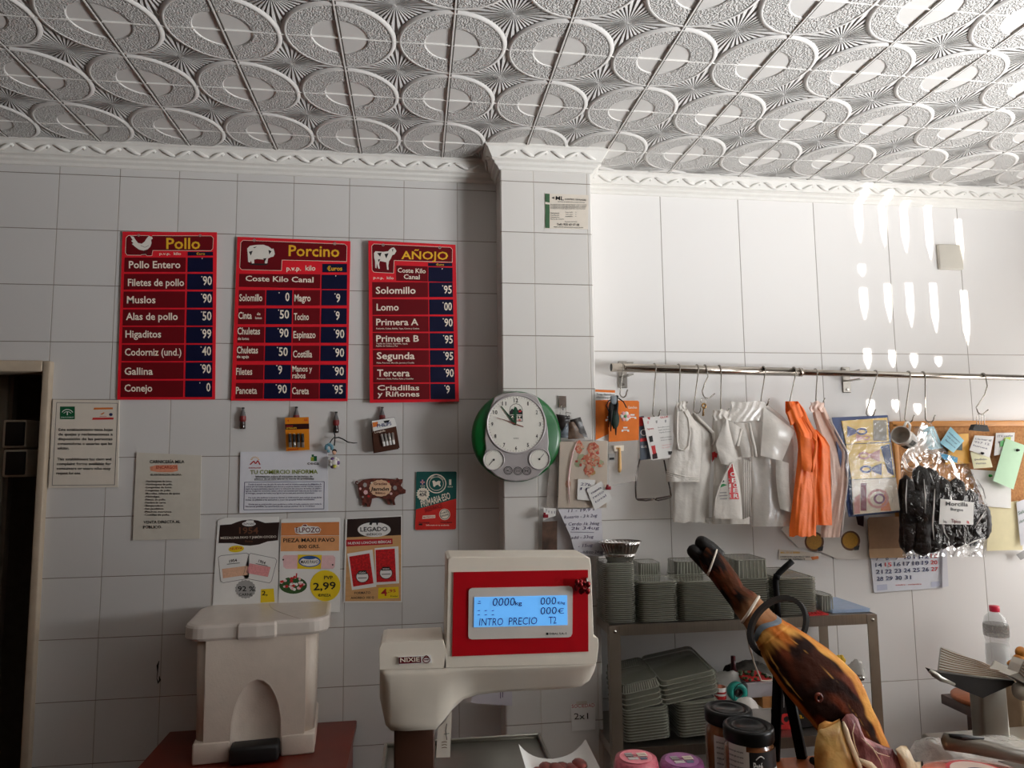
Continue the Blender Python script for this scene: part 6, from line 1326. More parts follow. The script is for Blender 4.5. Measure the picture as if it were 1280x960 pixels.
for (x, y), lab in (((402, 520), 'small dark red pin clip on the tilted note'), ((88, 660), 'small dark red pin clip at the folder edge under the clock')):
    P = Pz(*Z4, YP-.05); c = P.p(x, y); t = thing('pin_clip', lab, 'clip', tuple(c), 'dark red pin clips')
    RC = mat('dark_red_clip', (132, 20, 36), .3, coat=.4); MB().rbox((c.x, c.y, c.z), (.018, .010, .012), .002, RC, M=None).build('clip_jaw', t); MB().rbox((c.x-.004, c.y-.004, c.z+.008), (.008, .006, .008), .0015, RC).build('clip_lever', t)
P = Pz(*Z4, YP-.018); P.sheet([(92, 600), (110, 400), (146, 392), (146, 622), (120, 640)], film('plastic_strip', (190, 180, 172), .5, rough=.15), .0012); P.build('plastic_sleeve', 'narrow grey plastic sleeve between clock and floral card', 'sleeve')
P = Pz(*Z4, YP-.022); P.sheet([(72, 690), (146, 684), (146, 850), (70, 848)], mat('dark_photo', (120, 92, 76), .35, var=.0, col2=(62, 52, 48), scale=22), .0015); P.build('photo_print', 'dark brown photograph inside the plastic folder', 'photo')
P = Pz(*Z4, YP-.044); P.sheet([(78, 620), (140, 622), (138, 660), (106, 668), (76, 684)], NP, .0012); P.text('7 u', 88, 106, 642, 14, VIO, bold=0); P.text('11', 118, 134, 648, 13, VIO, bold=0); P.build('note', 'little white slip pinned under the clock at the folder edge', 'note', 'handwritten notes on the pillar')
# ================================================================== steel rack against the right wall
INOX = mat('brushed_inox', (176, 168, 158), .3, metal=1, var=.08, scale=6, stretch=(30, 30, 1)); INOXD = mat('worn_inox', (158, 146, 132), .38, metal=.8, var=.12, scale=10)
YF_, YBK = 2.27, 2.60
ZT = W(900, 776, YF_).z; ZL = W(830, 933, YF_).z
xl, xr = W(764, 800, YF_).x, W(1094, 780, YF_).x
t = thing('steel_rack', 'two tier stainless steel rack holding plastic trays', 'rack', ((xl+xr)/2, (YF_+YBK)/2, 0))
def shelf_(z):
    b = MB(); b.box(((xl+xr)/2, (YF_+YBK)/2, z-.004), (xr-xl, YBK-YF_, .006), INOX); b.box(((xl+xr)/2, YF_+.001, z-.016), (xr-xl, .004, .034), INOX); b.box(((xl+xr)/2, YBK, z-.016), (xr-xl, .004, .034), INOX)
    b.box((xl, (YF_+YBK)/2, z-.016), (.004, YBK-YF_, .034), INOX); b.box((xr, (YF_+YBK)/2, z-.016), (.004, YBK-YF_, .034), INOX); b.build('shelf_plate', t)
shelf_(ZT); shelf_(ZL); shelf_(.2)
for x in (xl+.012, xr-.012):
    for y in (YF_+.010, YBK-.02):
        b = MB(); b.box((x, y-.012, (ZT-.002)/2), (.036, .003, ZT-.002), INOXD); b.box((x+(-.017 if x < 1 else .017), y, (ZT-.002)/2), (.003, .026, ZT-.002), INOXD); b.build('leg', t)
        if y < 2.4:
            for z in (ZT-.018, ZL-.018): MB().lathe([(0, 0), (.006, 0), (.006, .002), (.003, .005), (0, .005)], STEEL, 10, Matrix.Translation((x, y-.0135, z)) @ Matrix.Rotation(pi/2, 4, 'X')).build('bolt', t)
# --- clear trays, nested in stacks
TR = mat('clear_tray_plastic', (128, 128, 114), .1, alpha=.72, var=.05, coat=.6); TR.node_tree.nodes['Principled BSDF'].inputs['Coat Roughness'].default_value = .08
TRR = mat('tray_rim_highlight', (200, 200, 186), .1, alpha=.85, var=.04, coat=.6)  # paler copy of the tray plastic, rim and rib highlights in its colour
def tray_mesh(w, d, h, ribs=0, rim=.006):
    """a shallow tray lying base up: flat base on top, walls flaring down to the rim"""
    mb = MB()
    def rrr(wx, wy, r, z): return [(x, y, z) for x, y in rr(wx, wy, r, 3)]
    secs = [rrr(w*.86, d*.88, .016, h-.0012), rrr(w*.90, d*.91, .018, h), rrr(w*.92, d*.93, .018, h-.002), rrr(w-2*rim, d-2*rim, .02, .0035), rrr(w-2*rim, d-2*rim, .02, .001)]
    n = len(secs[0]); V = [v for s_ in secs for v in s_]
    mb.add(V, [tuple(range(n))]+[(k*n+i, k*n+(i+1) % n, (k+1)*n+(i+1) % n, (k+1)*n+i) for k in range(4) for i in range(n)], TR, False)
    s2 = [rrr(w-2*rim, d-2*rim, .02, .0014), rrr(w, d, .022, .0010), rrr(w+.001, d+.001, .022, .0032)]; V = [v for s_ in s2 for v in s_]
    mb.add(V, [(k*n+i, k*n+(i+1) % n, (k+1)*n+(i+1) % n, (k+1)*n+i) for k in range(2) for i in range(n)], TRR, True)
    if ribs:
        for i in range(ribs):
            f = (i+.5)/ribs-.5
            for sy in (-1, 1): mb.tube([(f*w*.86, sy*d*.462, h-.003), (f*w*.92, sy*(d/2-rim+.001), .003)], .0022, TRR, n=5)
    return mb
def stack(x0, x1, ytop, Yf, z0, count, depth, lab, grp, tub=None, tilt=(0, 0, 0)):
    """count shallow trays lying on one another (x0, x1 measured along the front); tub = (height, ribs, label) puts one ribbed tub on top"""
    a, b = W(x0, 780, Yf), W(x1, 780, Yf); w_ = b.x-a.x; cx = (a.x+b.x)/2; cy = Yf+depth/2
    top = W((x0+x1)/2, ytop, Yf).z-(tub[0] if tub else 0)
    R3 = Euler(tilt).to_matrix(); pitch = max(.003, (top-z0)/max(1, count))
    if count:
        proto = tray_mesh(w_, depth, pitch*.96).build('plastic_tray', None, fixn=False)
        for k in range(count):
            o = proto if k == 0 else proto.copy()
            if k: COL.objects.link(o)
            o.location = Vector((cx, cy, z0))+R3 @ Vector((random.uniform(-.0012, .0012), random.uniform(-.0012, .0012), k*pitch)); o.rotation_euler = tilt; tag(o, lab, 'tray', grp)
    if tub:
        o = tray_mesh(w_*.98, depth*.97, tub[0], tub[1]).build('plastic_tub', None, fixn=False); tag(o, tub[2], 'tub'); o.location = Vector((cx, cy, z0))+R3 @ Vector((0, 0, count*pitch+.0006)); o.rotation_euler = tilt
random.seed(17)
zt = ZT+.0005
def top_of(Yf): return zt
stack(757, 797, 704, YF_+.025, zt, 30, .13, 'clear plastic tray in the tall stack at the left end of the top shelf', 'tallest tray stack')
stack(800, 850, 727, YF_+.02, zt, 20, .14, 'clear plastic tray in the second stack from the left on the top shelf', 'second tray stack')
stack(852, 921, 726, YF_+.015, zt, 21, .15, 'clear plastic tray in the wide stack left of the ham hoof on the top shelf', 'third tray stack')
stack(801, 831, 704, YF_+.185, zt, 14, .11, 'clear tray in the narrow stack behind the second tray stack', 'narrow stack behind', tub=(.052, 9, 'ribbed clear tub on the narrow stack behind the second tray stack'))
stack(846, 886, 702, YF_+.185, zt, 14, .11, 'clear tray in the stack behind the wide tray stack', 'stack behind the wide one', tub=(.052, 9, 'ribbed clear tub behind the wide tray stack, left of the hoof'))
stack(923, 967, 700, YF_+.05, zt, 16, .16, 'clear tray in the stack right behind the ham shank', 'tray stack behind the ham', tub=(.065, 8, 'ribbed clear tub on the stack behind the ham shank'))
stack(975, 1025, 722, YF_+.03, zt, 20, .24, 'clear plastic tray in the deep stack right of the iron rod', 'deep tray stack')
stack(1028, 1046, 742, YF_+.05, zt, 0, .10, '', None, tub=(.055, 5, 'single small clear tub at the right end of the tray stacks'))
zl = ZL+.003
stack(778, 836, 886, YF_+.03, zl+.006, 11, .2, 'clear tray in the lower left stack on the lower shelf', 'lower left tray stack', tilt=(0, radians(-3), 0))
stack(776, 828, 848, YF_+.03, W(800, 886, YF_+.03).z+.012, 3, .2, 'clear tray leaning on the lower left stack', 'leaning trays, left', tilt=(radians(6), radians(-9), 0), tub=(.03, 16, 'dark ribbed tub leaning on the lower left stack'))
stack(845, 898, 876, YF_+.04, zl+.006, 12, .2, 'clear tray in the lower right stack on the lower shelf', 'lower right tray stack', tilt=(0, radians(-3), 0))
stack(824, 898, 838, YF_+.04, W(870, 876, YF_+.04).z+.020, 5, .22, 'wide clear tray leaning on top of the lower right stack', 'leaning wide trays', tilt=(radians(8), radians(-9), 0))
# --- foil trays at the wall
FOIL = mat('aluminium_foil_tray', (190, 186, 182), .25, metal=1, var=.1, scale=80, bump=.001, bscale=120)
def foil(px, py, wpx, Y, h, lab):
    c = W(px, py, Y); w_ = wpx*pxm(px, py, Y); mb = MB(); n = 64
    def ringp(k, z, wob): return [(c.x+w_*k*(.5*cos(2*pi*i/n))*(1+wob*(i % 2)), c.y+w_*.36*k*sin(2*pi*i/n)*(1+wob*(i % 2)), c.z+z) for i in range(n)]
    secs = [ringp(.70, 0, .02), ringp(.90, h-.004, .03), ringp(.92, h, 0), ringp(1.0, h+.001, 0), ringp(1.0, h+.004, 0), ringp(.95, h+.004, 0)]
    V = [v for s_ in secs for v in s_]; mb.add(V, [tuple(range(n))[::-1]]+[(k*n+i, k*n+(i+1) % n, (k+1)*n+(i+1) % n, (k+1)*n+i) for k in range(5) for i in range(n)], FOIL, False)
    tag(mb.build('foil_tray', None, shift=c), lab, 'tray', 'foil trays')
c0 = W(776, 704, YF_+.09)
foil(775, 703, 40, YF_+.09, .026, 'lower foil tray on the tallest tray stack'); foil(775, 692, 54, YF_+.09, .038, 'crimped foil tray on top of the tallest tray stack')
# --- papers at the right end
P_ = [WZ(x, y, ZT+.004) for x, y in ((1010, 769), (1040, 750), (1084, 764), (1062, 770))]
b = MB(); cxy = W(1050, 770, YF_+.08)
for i in range(4): b.rbox((cxy.x+.012+.003*i, YF_+.13+.004*i, ZT+.001+.0022*i), (.14, .2, .0018), .0004, mat('blue_grey_paper', (156, 172, 196), .5, var=.05), M=None, seg=1)
tag(b.build('paper_stack', None, shift=(cxy.x, YF_+.1, ZT)), 'stack of blue grey papers at the right end of the rack top', 'paper')
b = MB(); cx_ = W(1022, 770, YF_+.02).x
for i in range(5): b.tube([(cx_-.03+i*.012, YF_+.012, ZT+.004), (cx_-.022+i*.012, YF_+.05, ZT+.006)], .004, mat('red_rubber', (176, 40, 40), .5), n=8)
b.box((cx_, YF_+.03, ZT+.002), (.07, .04, .004), mat('red_rubber', (176, 40, 40), .5)); tag(b.build('red_grip', None, shift=(cx_, YF_+.03, ZT)), 'small red ribbed rubber piece on the rack edge', 'grip')
# ================================================================== clutter on the lower shelf, right half
def at(px, py, Y): return W(px, py, Y)
Yc = YF_+.08
zs = ZL+.0005
def lat(name, px, Y, prof, m_, lab, cat, z=zs, n=20, ms=None):
    c = W(px, 860, Y); return tag(MB().lathe(prof, m_, n, Matrix.Translation((c.x, Y, z)), ms=ms).build(name, None, shift=(c.x, Y, z)), lab, cat)
CAN = mat('paper_cup_brick', (186, 110, 84), .5, var=.1)
hz = W(900, 858, Yc).z-zs
c = W(900, 860, Yc); t = thing('paper_cup', 'brick red and white banded cup left of the teal tape roll', 'cup', (c.x, Yc, zs))
MB().lathe([(0, 0), (.016, 0), (.018, hz*.6), (.0185, hz*.62), (.019, hz*.7), (.0192, hz*.72), (.0195, hz*.8), (.0198, hz*.82), (.020, hz), (.018, hz), (.017, .01)], CAN, 20, Matrix.Translation((c.x, Yc, zs)), ms=[CAN, CAN, CAN, WHT, CRD, WHT, CRD, WHT, CAN, CAN]).build('cup_body', t)
for k, zz in enumerate((.74, .86)): MB().lathe([(.0196, hz*zz), (.0204, hz*(zz+.02)), (.0196, hz*(zz+.06))], CRD, 20, Matrix.Translation((c.x, Yc, zs))).build('cup_band', t)
# white box with papers and wooden block
WBX = mat('white_carton', (214, 206, 200), .6, var=.03); WDB = mat('pale_wood_block', (196, 138, 84), .5, var=.12, stretch=(1, 1, .2))
def carton(x0, y0, x1, y1, Y, d, m_, lab, name='carton', cat='box', grp=None, th=None, z=None):
    a, b = W(x0, y0, Y), W(x1, y1, Y); b.z = max(b.z, zs); c = ((a.x+b.x)/2, Y+d/2, (a.z+b.z)/2); t = thing(name, lab, cat, (c[0], c[1], min(a.z, b.z)), grp)
    MB().rbox(c, (abs(b.x-a.x), d, abs(a.z-b.z)), .002, m_, seg=1).build('box_body', t); fl_ = MB(); fl_.rbox((c[0], c[1], max(a.z, b.z)+.0015), (abs(b.x-a.x)+.003, d+.003, .003), .0006, m_, seg=1); fl_.build('lid', t); return t
zb_ = W(950, 0, Yc+.02)
carton(934, 888, 966, 926, Yc+.01, .12, WBX, 'low white carton at the bottom of the pile behind the jars')
carton(953, 872, 967, 887, Yc+.012, .1, WDB, 'small pale wooden block on the low white carton', 'wood_block', 'block')
carton(934, 856, 967, 871, Yc+.012, .12, mat('grey_white_carton', (188, 180, 184), .6, var=.03), 'grey white carton with a green and red top, on the wooden block', 'carton', 'box')
b = MB(); random.seed(8); a = W(934, 853, Yc+.01); a2 = W(967, 853, Yc+.01)
b.rbox(((a.x+a2.x)/2, Yc+.07, a.z+.001), (a2.x-a.x, .1, .006), .001, CRD, seg=1)
for i in range(26): b.ell((random.uniform(a.x, a2.x), Yc+.01+random.uniform(0, .1), a.z+.006), (.007, .006, .005), mat('green_sprig', (52, 72, 36), .6, var=.3), 6, 4)
tag(b.build('herb_tray', None, shift=a), 'red tray of green herb sprigs on the grey white carton', 'herbs')
# teal tape roll, white crumpled cloth, cloth pile, dark red post
c = W(923, 866, Yc-.02); R1 = 11*pxm(923, 866, Yc)
TEALT = mat('teal_tape', (40, 150, 136), .4, var=.05)
t = thing('tape_roll', 'teal adhesive tape roll standing behind the jars', 'tape', (c.x, Yc, c.z-R1)); TM = Matrix.Translation((c.x, Yc-.01, c.z)) @ Matrix.Rotation(pi/2, 4, 'X')
MB().lathe([(R1*.45, -.012), (R1, -.012), (R1, .012), (R1*.45, .012), (R1*.45, -.012)], TEALT, 28, TM).build('tape_band', t); MB().lathe([(R1*.38, -.013), (R1*.46, -.013), (R1*.46, .013), (R1*.38, .013), (R1*.38, -.013)], M_BK, 24, TM).build('tape_core', t)
def crumple(name, x0, y0, x1, y1, Y, d, m_, lab, cat, seed, amp=.008):
    a, b = W(x0, y1, Y), W(x1, y0, Y)
    mb = MB(); mb.grid(lambda u, v: (a.x+(b.x-a.x)*u, Y-.02+d*v-(.02*sin(pi*u)), a.z+(b.z-a.z)*(sin(pi*min(1, v*.9+.1))**.6)*(.55+.45*sin(pi*(u*.8+.15)))+amp*noise.noise(Vector((u*4+seed, v*4, seed)))+amp*.5*noise.noise(Vector((u*10+seed, v*10, seed)))), 22, 16, m_)
    return tag(mb.build(name, None, shift=((a.x+b.x)/2, Y, a.z)), lab, cat)
WCL = mat('white_cloth', (206, 202, 196), .8, var=.05, bump=.002, bscale=60); GCL = mat('dark_grey_cloth', (74, 70, 64), .85, var=.3, scale=30, bump=.002, bscale=60)
crumple('white_cloth', 897, 838, 935, 868, Yc+.09, .1, WCL, 'crumpled white cloth above the teal tape roll', 'cloth', 3)
crumple('paper_scrap', 916, 868, 944, 892, Yc-.01, .05, WBX, 'crumpled white paper in front of the teal tape roll', 'paper', 9, .004)
crumple('grey_cloth', 915, 826, 966, 850, Yc+.16, .1, GCL, 'dark grey rumpled cloth behind the cartons', 'cloth', 6, .01)
crumple('clear_bag', 946, 796, 975, 850, Yc+.17, .06, film('grey_clear_bag', (206, 200, 192), .45, rough=.15, bump=.006, bscale=30), 'rumpled clear plastic bag behind the grey cloth', 'bag', 15, .014)
c = W(918, 838, Yc+.15); hz = W(918, 820, Yc+.15).z-zs
lat('dark_bottle', 918, Yc+.15, [(0, 0), (.012, 0), (.012, hz*.72), (.010, hz*.78), (.0085, hz*.82), (.0085, hz), (0, hz)], mat('dark_red_bottle', (72, 20, 26), .3, var=.1), 'slim dark red bottle behind the white cloth', 'bottle')
wr_ = MB(); wr_.tube([W(x, y, Yc-.035) for x, y in ((918, 884), (918, 862), (922, 856), (930, 853), (944, 852))], .0016, M_BK, n=6); tag(wr_.build('wire_stand', None, shift=W(918, 884, Yc-.035)), 'bent black wire in front of the teal tape roll', 'wire')
# black box with red flower and yellow letters, right of the ham legs
P = Pz(880, 800, 5.565, Yc-.02); bk = mat('black_gift_box', (20, 16, 18), .4, var=.1)
a, b2 = P.p(520, 350), P.p(800, 625); b2.z = zs; t = thing('gift_box', 'black box with red flower and yellow letters behind the ham stand', 'box', ((a.x+b2.x)/2, Yc+.03, b2.z))
MB().rbox(((a.x+b2.x)/2, Yc+.035, (a.z+b2.z)/2), (b2.x-a.x, .10, a.z-b2.z), .003, bk, seg=1).build('box_body', t)
s = Pz(880, 800, 5.565, Yc-.0155)
s.ring(572, 550, 36, 40, 18, CRD, .0006, 12); s.poly([(530, 590), (610, 585), (612, 622), (530, 624)], CRD, .0006); s.poly([(540, 520), (560, 510), (575, 530), (548, 545)], CRD, .0008); s.text('la', 645, 685, 545, 34, GOLD, d=.001); s.ellipse(690, 542, 4, 4, GOLD, .001); s.line([(556, 365), (556, 470)], 5, GREYP, .0008); s.build('box_print', parent=t)
# yellow flower, green sponge, pump bottle, clear bag by the right post
YEF = mat('yellow_petals', (214, 176, 40), .6, var=.1); GSP = mat('green_scourer', (26, 64, 36), .9, var=.3, scale=200, bump=.003, bscale=150)
Yq = YF_+.16
c = W(1050, 826, Yq); b = MB(); 
for i in range(6): a_ = i*pi/3; b.ell((c.x+.012*cos(a_), c.y, c.z+.012*sin(a_)), (.011, .006, .011), YEF, 8, 6)
b.tube([c, (c.x+.004, c.y+.01, zs)], .002, mat('green_stem', (50, 90, 40), .6), n=6); tag(b.build('yellow_flower', None, shift=(c.x, c.y, zs)), 'yellow flower peeping over the ham by the rack post', 'flower')
c = W(1054, 842, Yq); b = MB(); random.seed(4); b.ell(tuple(c), (.026, .022, .028), GSP, 14, 10)
for i in range(40): a_, e_ = random.random()*6.28, random.uniform(-1.4, 1.4); b.ell((c.x+.026*cos(a_)*cos(e_), c.y+.022*sin(a_)*cos(e_), c.z+.028*sin(e_)), (.006, .006, .006), GSP, 6, 4)
b.tube([c, (c.x, c.y, zs)], .006, GSP, n=8); tag(b.build('green_scourer', None, shift=(c.x, c.y, zs)), 'dark green bushy scourer beside the rack post', 'scourer')
crumple('clear_bag', 1060, 822, 1078, 862, YF_+.09, .04, film('white_clear_bag', (224, 220, 212), .5, rough=.15, bump=.006, bscale=30), 'whitish clear bag behind the pump bottle', 'bag', 25, .012)
Yp = YF_+.05; c = W(1075, 850, Yp); t = thing('pump_bottle', 'dark pump bottle with chrome top beside the right rack post', 'bottle', (c.x, Yp, zs))
h_ = c.z-zs; DKB = mat('dark_amber_bottle', (46, 34, 30), .25, var=.1, coat=.4)
MB().lathe([(0, 0), (.022, 0), (.023, .005), (.023, h_*.55), (.018, h_*.68), (.009, h_*.74), (.009, h_*.8)], DKB, 20, Matrix.Translation((c.x, Yp, zs))).build('bottle_body', t)
MB().lathe([(.010, h_*.8), (.011, h_*.9), (.004, h_*.92), (.004, h_), (.014, h_+.002), (.016, h_+.010), (.010, h_+.016), (0, h_+.017)], STEEL, 18, Matrix.Translation((c.x, Yp, zs))).build('pump_head', t)
# ================================================================== on the counter: cheeses, jars, ham, slicer
FWAX = {}
def cheese(px, py, rpx, col, c2, lab):
    Yc_ = 1.10; c = W(px, py, Yc_); r = rpx*pxm(px, py, Yc_); z0 = CTOP+.0005; h = max(.02, c.z-z0)
    t = thing('wrapped_cheese', lab, 'cheese', (c.x, Yc_, z0), 'small wrapped cheeses on the counter'); M = Matrix.Translation((c.x, Yc_, z0)); m_ = mat(lab[:14], col, .35, var=.0, col2=c2, scale=90, coat=.3, bump=.0015, bscale=120)
    MB().lathe([(0, 0), (r*.86, 0), (r*.97, h*.12), (r, h*.3), (r, h*.75), (r*.97, h*.9), (r*.9, h), (0, h*1.01)], m_, 36, M).build('wrapper', t)
    lb = MB(); zt_ = h*1.01+.0012
    lb.lathe([(0, zt_), (r*.72, zt_-.0004)], mat(lab[:10]+' print', tuple(min(255, v+34) for v in col), .4, var=.1, scale=120), 28, M)
    for x0, y0, x1, y1, mm in ((-.45, -.05, -.12, .32, GREYP), (.08, -.1, .5, .25, CREAM), (-.42, -.36, .02, -.16, WHT), (.1, -.4, .4, -.2, mat('print_blue_grey', (110, 130, 150), .5))): lb.box((r*(x0+x1)/2, r*(y0+y1)/2, zt_+.0008), (r*(x1-x0), r*(y1-y0), .0006), mm, M)
    for i in range(4): lb.box((r*(.0), r*(-.28+i*.13), zt_+.0012), (r*.9, r*.02, .0004), MAR, M)
    lb.build('paper_label', t)
cheese(795, 947, 27.5, (206, 104, 116), (176, 72, 92), 'pink wrapped round cheese, left of the purple one')
cheese(852.5, 951, 27.5, (132, 62, 120), (166, 100, 150), 'purple wrapped round cheese, between pink cheese and jars')
JG = mat('pate_brown', (118, 70, 38), .25, var=.12, scale=40, coat=.8); LID = mat('black_jar_lid', (14, 13, 13), .3, var=.05, spec=.25); JL = mat('jar_label_white', (206, 200, 192), .5, var=.02); JLB = mat('jar_label_black', (24, 20, 20), .45)
def jar(px, pyt, rpx, Y, lab, z0=CTOP+.0005, front=1):
    c = W(px, pyt, Y); r = rpx*pxm(px, pyt, Y); h = c.z-z0; t = thing('pate_jar', lab, 'jar', (c.x, Y, z0), 'jars of brown pate on the counter'); M = Matrix.Translation((c.x, Y, z0)); rb = r*1.0
    MB().lathe([(0, 0), (rb*.9, 0), (rb, .006), (rb, h-.038), (rb*.97, h-.031), (rb*.88, h-.024), (rb*.86, h-.016)], JG, 40, M).build('jar_body', t)
    l = MB().lathe([(r*.9, h-.021), (r*.985, h-.021), (r, h-.019), (r, h-.005), (r*.98, h-.0015), (r*.93, h), (r*.84, h), (r*.80, h-.003), (r*.72, h-.0035), (r*.70, h-.001), (r*.55, h-.001), (r*.5, h-.003), (0, h-.0035)], LID, 40, M).build('jar_lid', t)
    H0 = h-.125; HS = .125                # label heights measured from the jar's shoulder
    def cyl(a0, a1, z0_, z1_, m_, up, b): b.grid(lambda u, v: M @ Vector(((rb+up)*sin(radians(a0+(a1-a0)*u)), -(rb+up)*cos(radians(a0+(a1-a0)*u)), H0+HS*(z0_+(z1_-z0_)*v))), 14, 2, m_); return b
    def ct(b, s_, a0, a1, zb, hh, m_):
        V, Fc = text2d(s_, 1); b.add([M @ Vector(((rb+.0022)*sin(radians(a0+(a1-a0)*x)), -(rb+.0022)*cos(radians(a0+(a1-a0)*x)), H0+HS*(zb+hh*y))) for x, y in V], Fc, m_)
    b = MB()
    if front == 1:
        cyl(-75, -32, -.05, .84, JL, .0006, b); cyl(-32, 60, -.05, .78, JLB, .0007, b); cyl(-34, -26, -.05, .78, JL, .001, b)
        for i in range(9): ct(b, 'ingredientes higado cerdo especias', -72, -38, .76-.06*i, .022, INK)
        ct(b, 'Paté', -18, 2, .58, .09, WHT); ct(b, 'de campaña', -20, 26, .46, .09, WHT); ct(b, 'artesano', 24, 50, .52, .08, WHT); ct(b, 'ibérico', -10, 14, .30, .08, WHT)
        b.tube([M @ Vector(((rb+.002)*sin(radians(a)), -(rb+.002)*cos(radians(a)), H0+HS*(.70+.04*sin(radians((a+12)*9))))) for a in range(-12, 9, 3)], .0008, WHT, n=4)
    else:
        cyl(-62, 40, -.05, .72, JL, .0006, b); cyl(-14, 12, .14, .46, JLB, .0009, b)
        for i in range(7): ct(b, 'pate iberico elaborado en la sierra', -54, -18-(i % 3)*4, .64-.065*i, .026, INK)
        V_ = [M @ Vector(((rb+.0018)*sin(radians(-1+8*cos(k_))), -(rb+.0018)*cos(radians(-1+8*cos(k_))), H0+HS*(.30+.09*sin(k_)))) for k_ in [i*2*pi/16 for i in range(16)]]; b.tube(V_, .0010, GREYP, n=4, closed=True)
    b.build('jar_label', t)
jar(910, 884, 27.5, 1.155, 'pate jar with white label, behind the other jar', front=0)
jar(935, 905, 29, 1.085, 'pate jar with black front label, in front of the other jar')
# ------------------------------------------------------------------ ham on its iron stand
YH = 1.16
Zh = (850, 660, 3.2)
IRON = mat('black_iron', (11, 10, 10), .6, var=.15, spec=.12)
def hp(x, y, Y): return W(Zh[0]+x/Zh[1+1], Zh[1]+y/Zh[2], Y)
hpx = lambda Y: pxm(1000, 800, Y)/3.2
HSK = mat('ham_rind_amber', (190, 122, 58), .5, var=.0, col2=(150, 84, 36), scale=22, coat=.05, bump=.002, bscale=50, spec=.3)
HFAT = mat('ham_fat_yellow', (224, 174, 96), .5, var=.0, col2=(196, 130, 60), scale=30, coat=.05, bump=.0015, bscale=60, spec=.3)
HDK = mat('cured_dark_flesh', (44, 22, 15), .28, var=.0, col2=(84, 40, 22), scale=26, coat=.1, bump=.004, bscale=40, spec=.4)
HRD = mat('cured_red_brown', (112, 48, 28), .3, var=.0, col2=(70, 28, 18), scale=40, coat=.1, bump=.003, bscale=50, spec=.4)
HTR = mat('trotter_brown', (104, 58, 30), .4, var=.0, col2=(34, 18, 12), scale=30, coat=.25, bump=.003, bscale=45)
HTL = mat('shank_tan', (146, 106, 76), .4, var=.0, col2=(92, 56, 36), scale=26, coat=.25, bump=.002, bscale=50)
HOOF = mat('black_hoof', (17, 13, 11), .55, var=.3, scale=30, spec=.25, bump=.002, bscale=60)
LEAN = mat('cut_lean_ham', (78, 24, 30), .45, var=.0, col2=(178, 116, 112), scale=42, coat=.05, bump=.004, bscale=70, stretch=(1, 1, .55), spec=.3)
RINDY = mat('cut_fat_rind', (214, 178, 106), .4, var=.0, col2=(176, 122, 60), scale=26, coat=.3, bump=.003, bscale=40)
PFAT = mat('pale_fat', (230, 204, 166), .4, var=.08, scale=40, coat=.3, bump=.002)
ham = thing('cured_ham', 'whole cured ham with black hoof held in the iron stand', 'ham', tuple(hp(560, 640, YH)))
# stations from trotter to rump: left edge, right edge, depth y, thickness factor
ST = [((66, 128), (118, 62), .98), ((92, 168), (158, 96), 1.0), ((124, 208), (196, 144), 1.0), ((156, 250), (232, 190), 1.0), ((186, 290), (254, 232), 1.0), ((214, 330), (300, 262), 1.05), ((242, 368), (338, 300), 1.05), ((268, 410), (372, 338), 1.0),
      ((300, 450), (412, 366), .95), ((326, 500), (466, 398), .86), ((352, 556), (530, 436), .78), ((384, 612), (596, 484), .72), ((424, 668), (656, 536), .70), ((470, 722), (706, 588), .70), ((520, 776), (744, 650), .72), ((560, 826), (768, 716), .74), ((600, 880), (800, 780), .74), ((640, 930), (826, 842), .72), ((690, 980), (850, 900), .66), ((740, 1030), (880, 960), .5)]
NA = 44
def station(k):
    f = k*(len(ST)-1); i = min(len(ST)-2, int(f)); f -= i
    a, b = ST[i], ST[i+1]; f2 = f
    l = [a[0][j]*(1-f2)+b[0][j]*f2 for j in (0, 1)]; r = [a[1][j]*(1-f2)+b[1][j]*f2 for j in (0, 1)]
    return l, r, a[2]*(1-f2)+b[2]*f2
YTOP = 1.30
def hsurf(u, v, up=0):
    """v along the leg, u round it: 0 left edge, .25 front, .5 right edge"""
    l, r, th = station(v); Yc_ = YTOP+(YH-YTOP)*min(1, v*1.5)
    w_ = hypot(r[0]-l[0], r[1]-l[1])/2; a = 2*pi*u
    cx, cy = (l[0]+r[0])/2, (l[1]+r[1])/2
    lump = 1+.05*noise.noise(Vector((cos(a)*1.5, sin(a)*1.5, v*9)))+.025*noise.noise(Vector((cos(a)*4, sin(a)*4, v*22)))
    kx = -cos(a)*lump; ky = sin(a)*lump
    # front face flattened on the cut thigh, ridge at the right edge
    if v > .45 and ky > 0: ky = ky*.72-(.10*sin(min(1, (v-.45)*4)*pi/2))*max(0, cos((u-.27)*2*pi))**2
    x = cx+(r[0]-l[0])/2*kx; y = cy+(r[1]-l[1])/2*kx
    d = w_*th*ky*hpx(Yc_)+up
    q_ = hp(x, y, Yc_-d); q_.z = max(q_.z, CTOP+.029); return q_
def hmat(u, v):
    n_ = noise.noise(Vector((u*9, v*16, 3)))*.035; uu = u+n_
    if v < .40: return HTR if v < .285+n_ else HTL
    if v < .50+n_*1.5: return HFAT if uu > .10 else HSK
    if uu > .56 or uu < -.01: return HSK
    k = (v-.5)/.5
    if uu > .40-.03*k: return HFAT if v < .93 else PFAT
    if uu > .325 and uu < .345: return HRD if noise.noise(Vector((v*14, 1, 2))) < .2 else HFAT
    if uu < .07+.03*sin(v*14) and v < .86: return HFAT if noise.noise(Vector((v*12, 5, 1))) > -.25 else HRD
    q = noise.noise(Vector((u*7, v*7-u*3, 9)))
    return HRD if q > .22 else HDK
def mixc(a, b, t): return tuple(a[k]*(1-t)+b[k]*t for k in range(3))
def sst(x, a, b): t = min(1, max(0, (x-a)/(b-a))); return t*t*(3-2*t)
C_TR, C_TR2, C_TAN = lin((70, 36, 18)), lin((16, 10, 8)), lin((150, 106, 74))
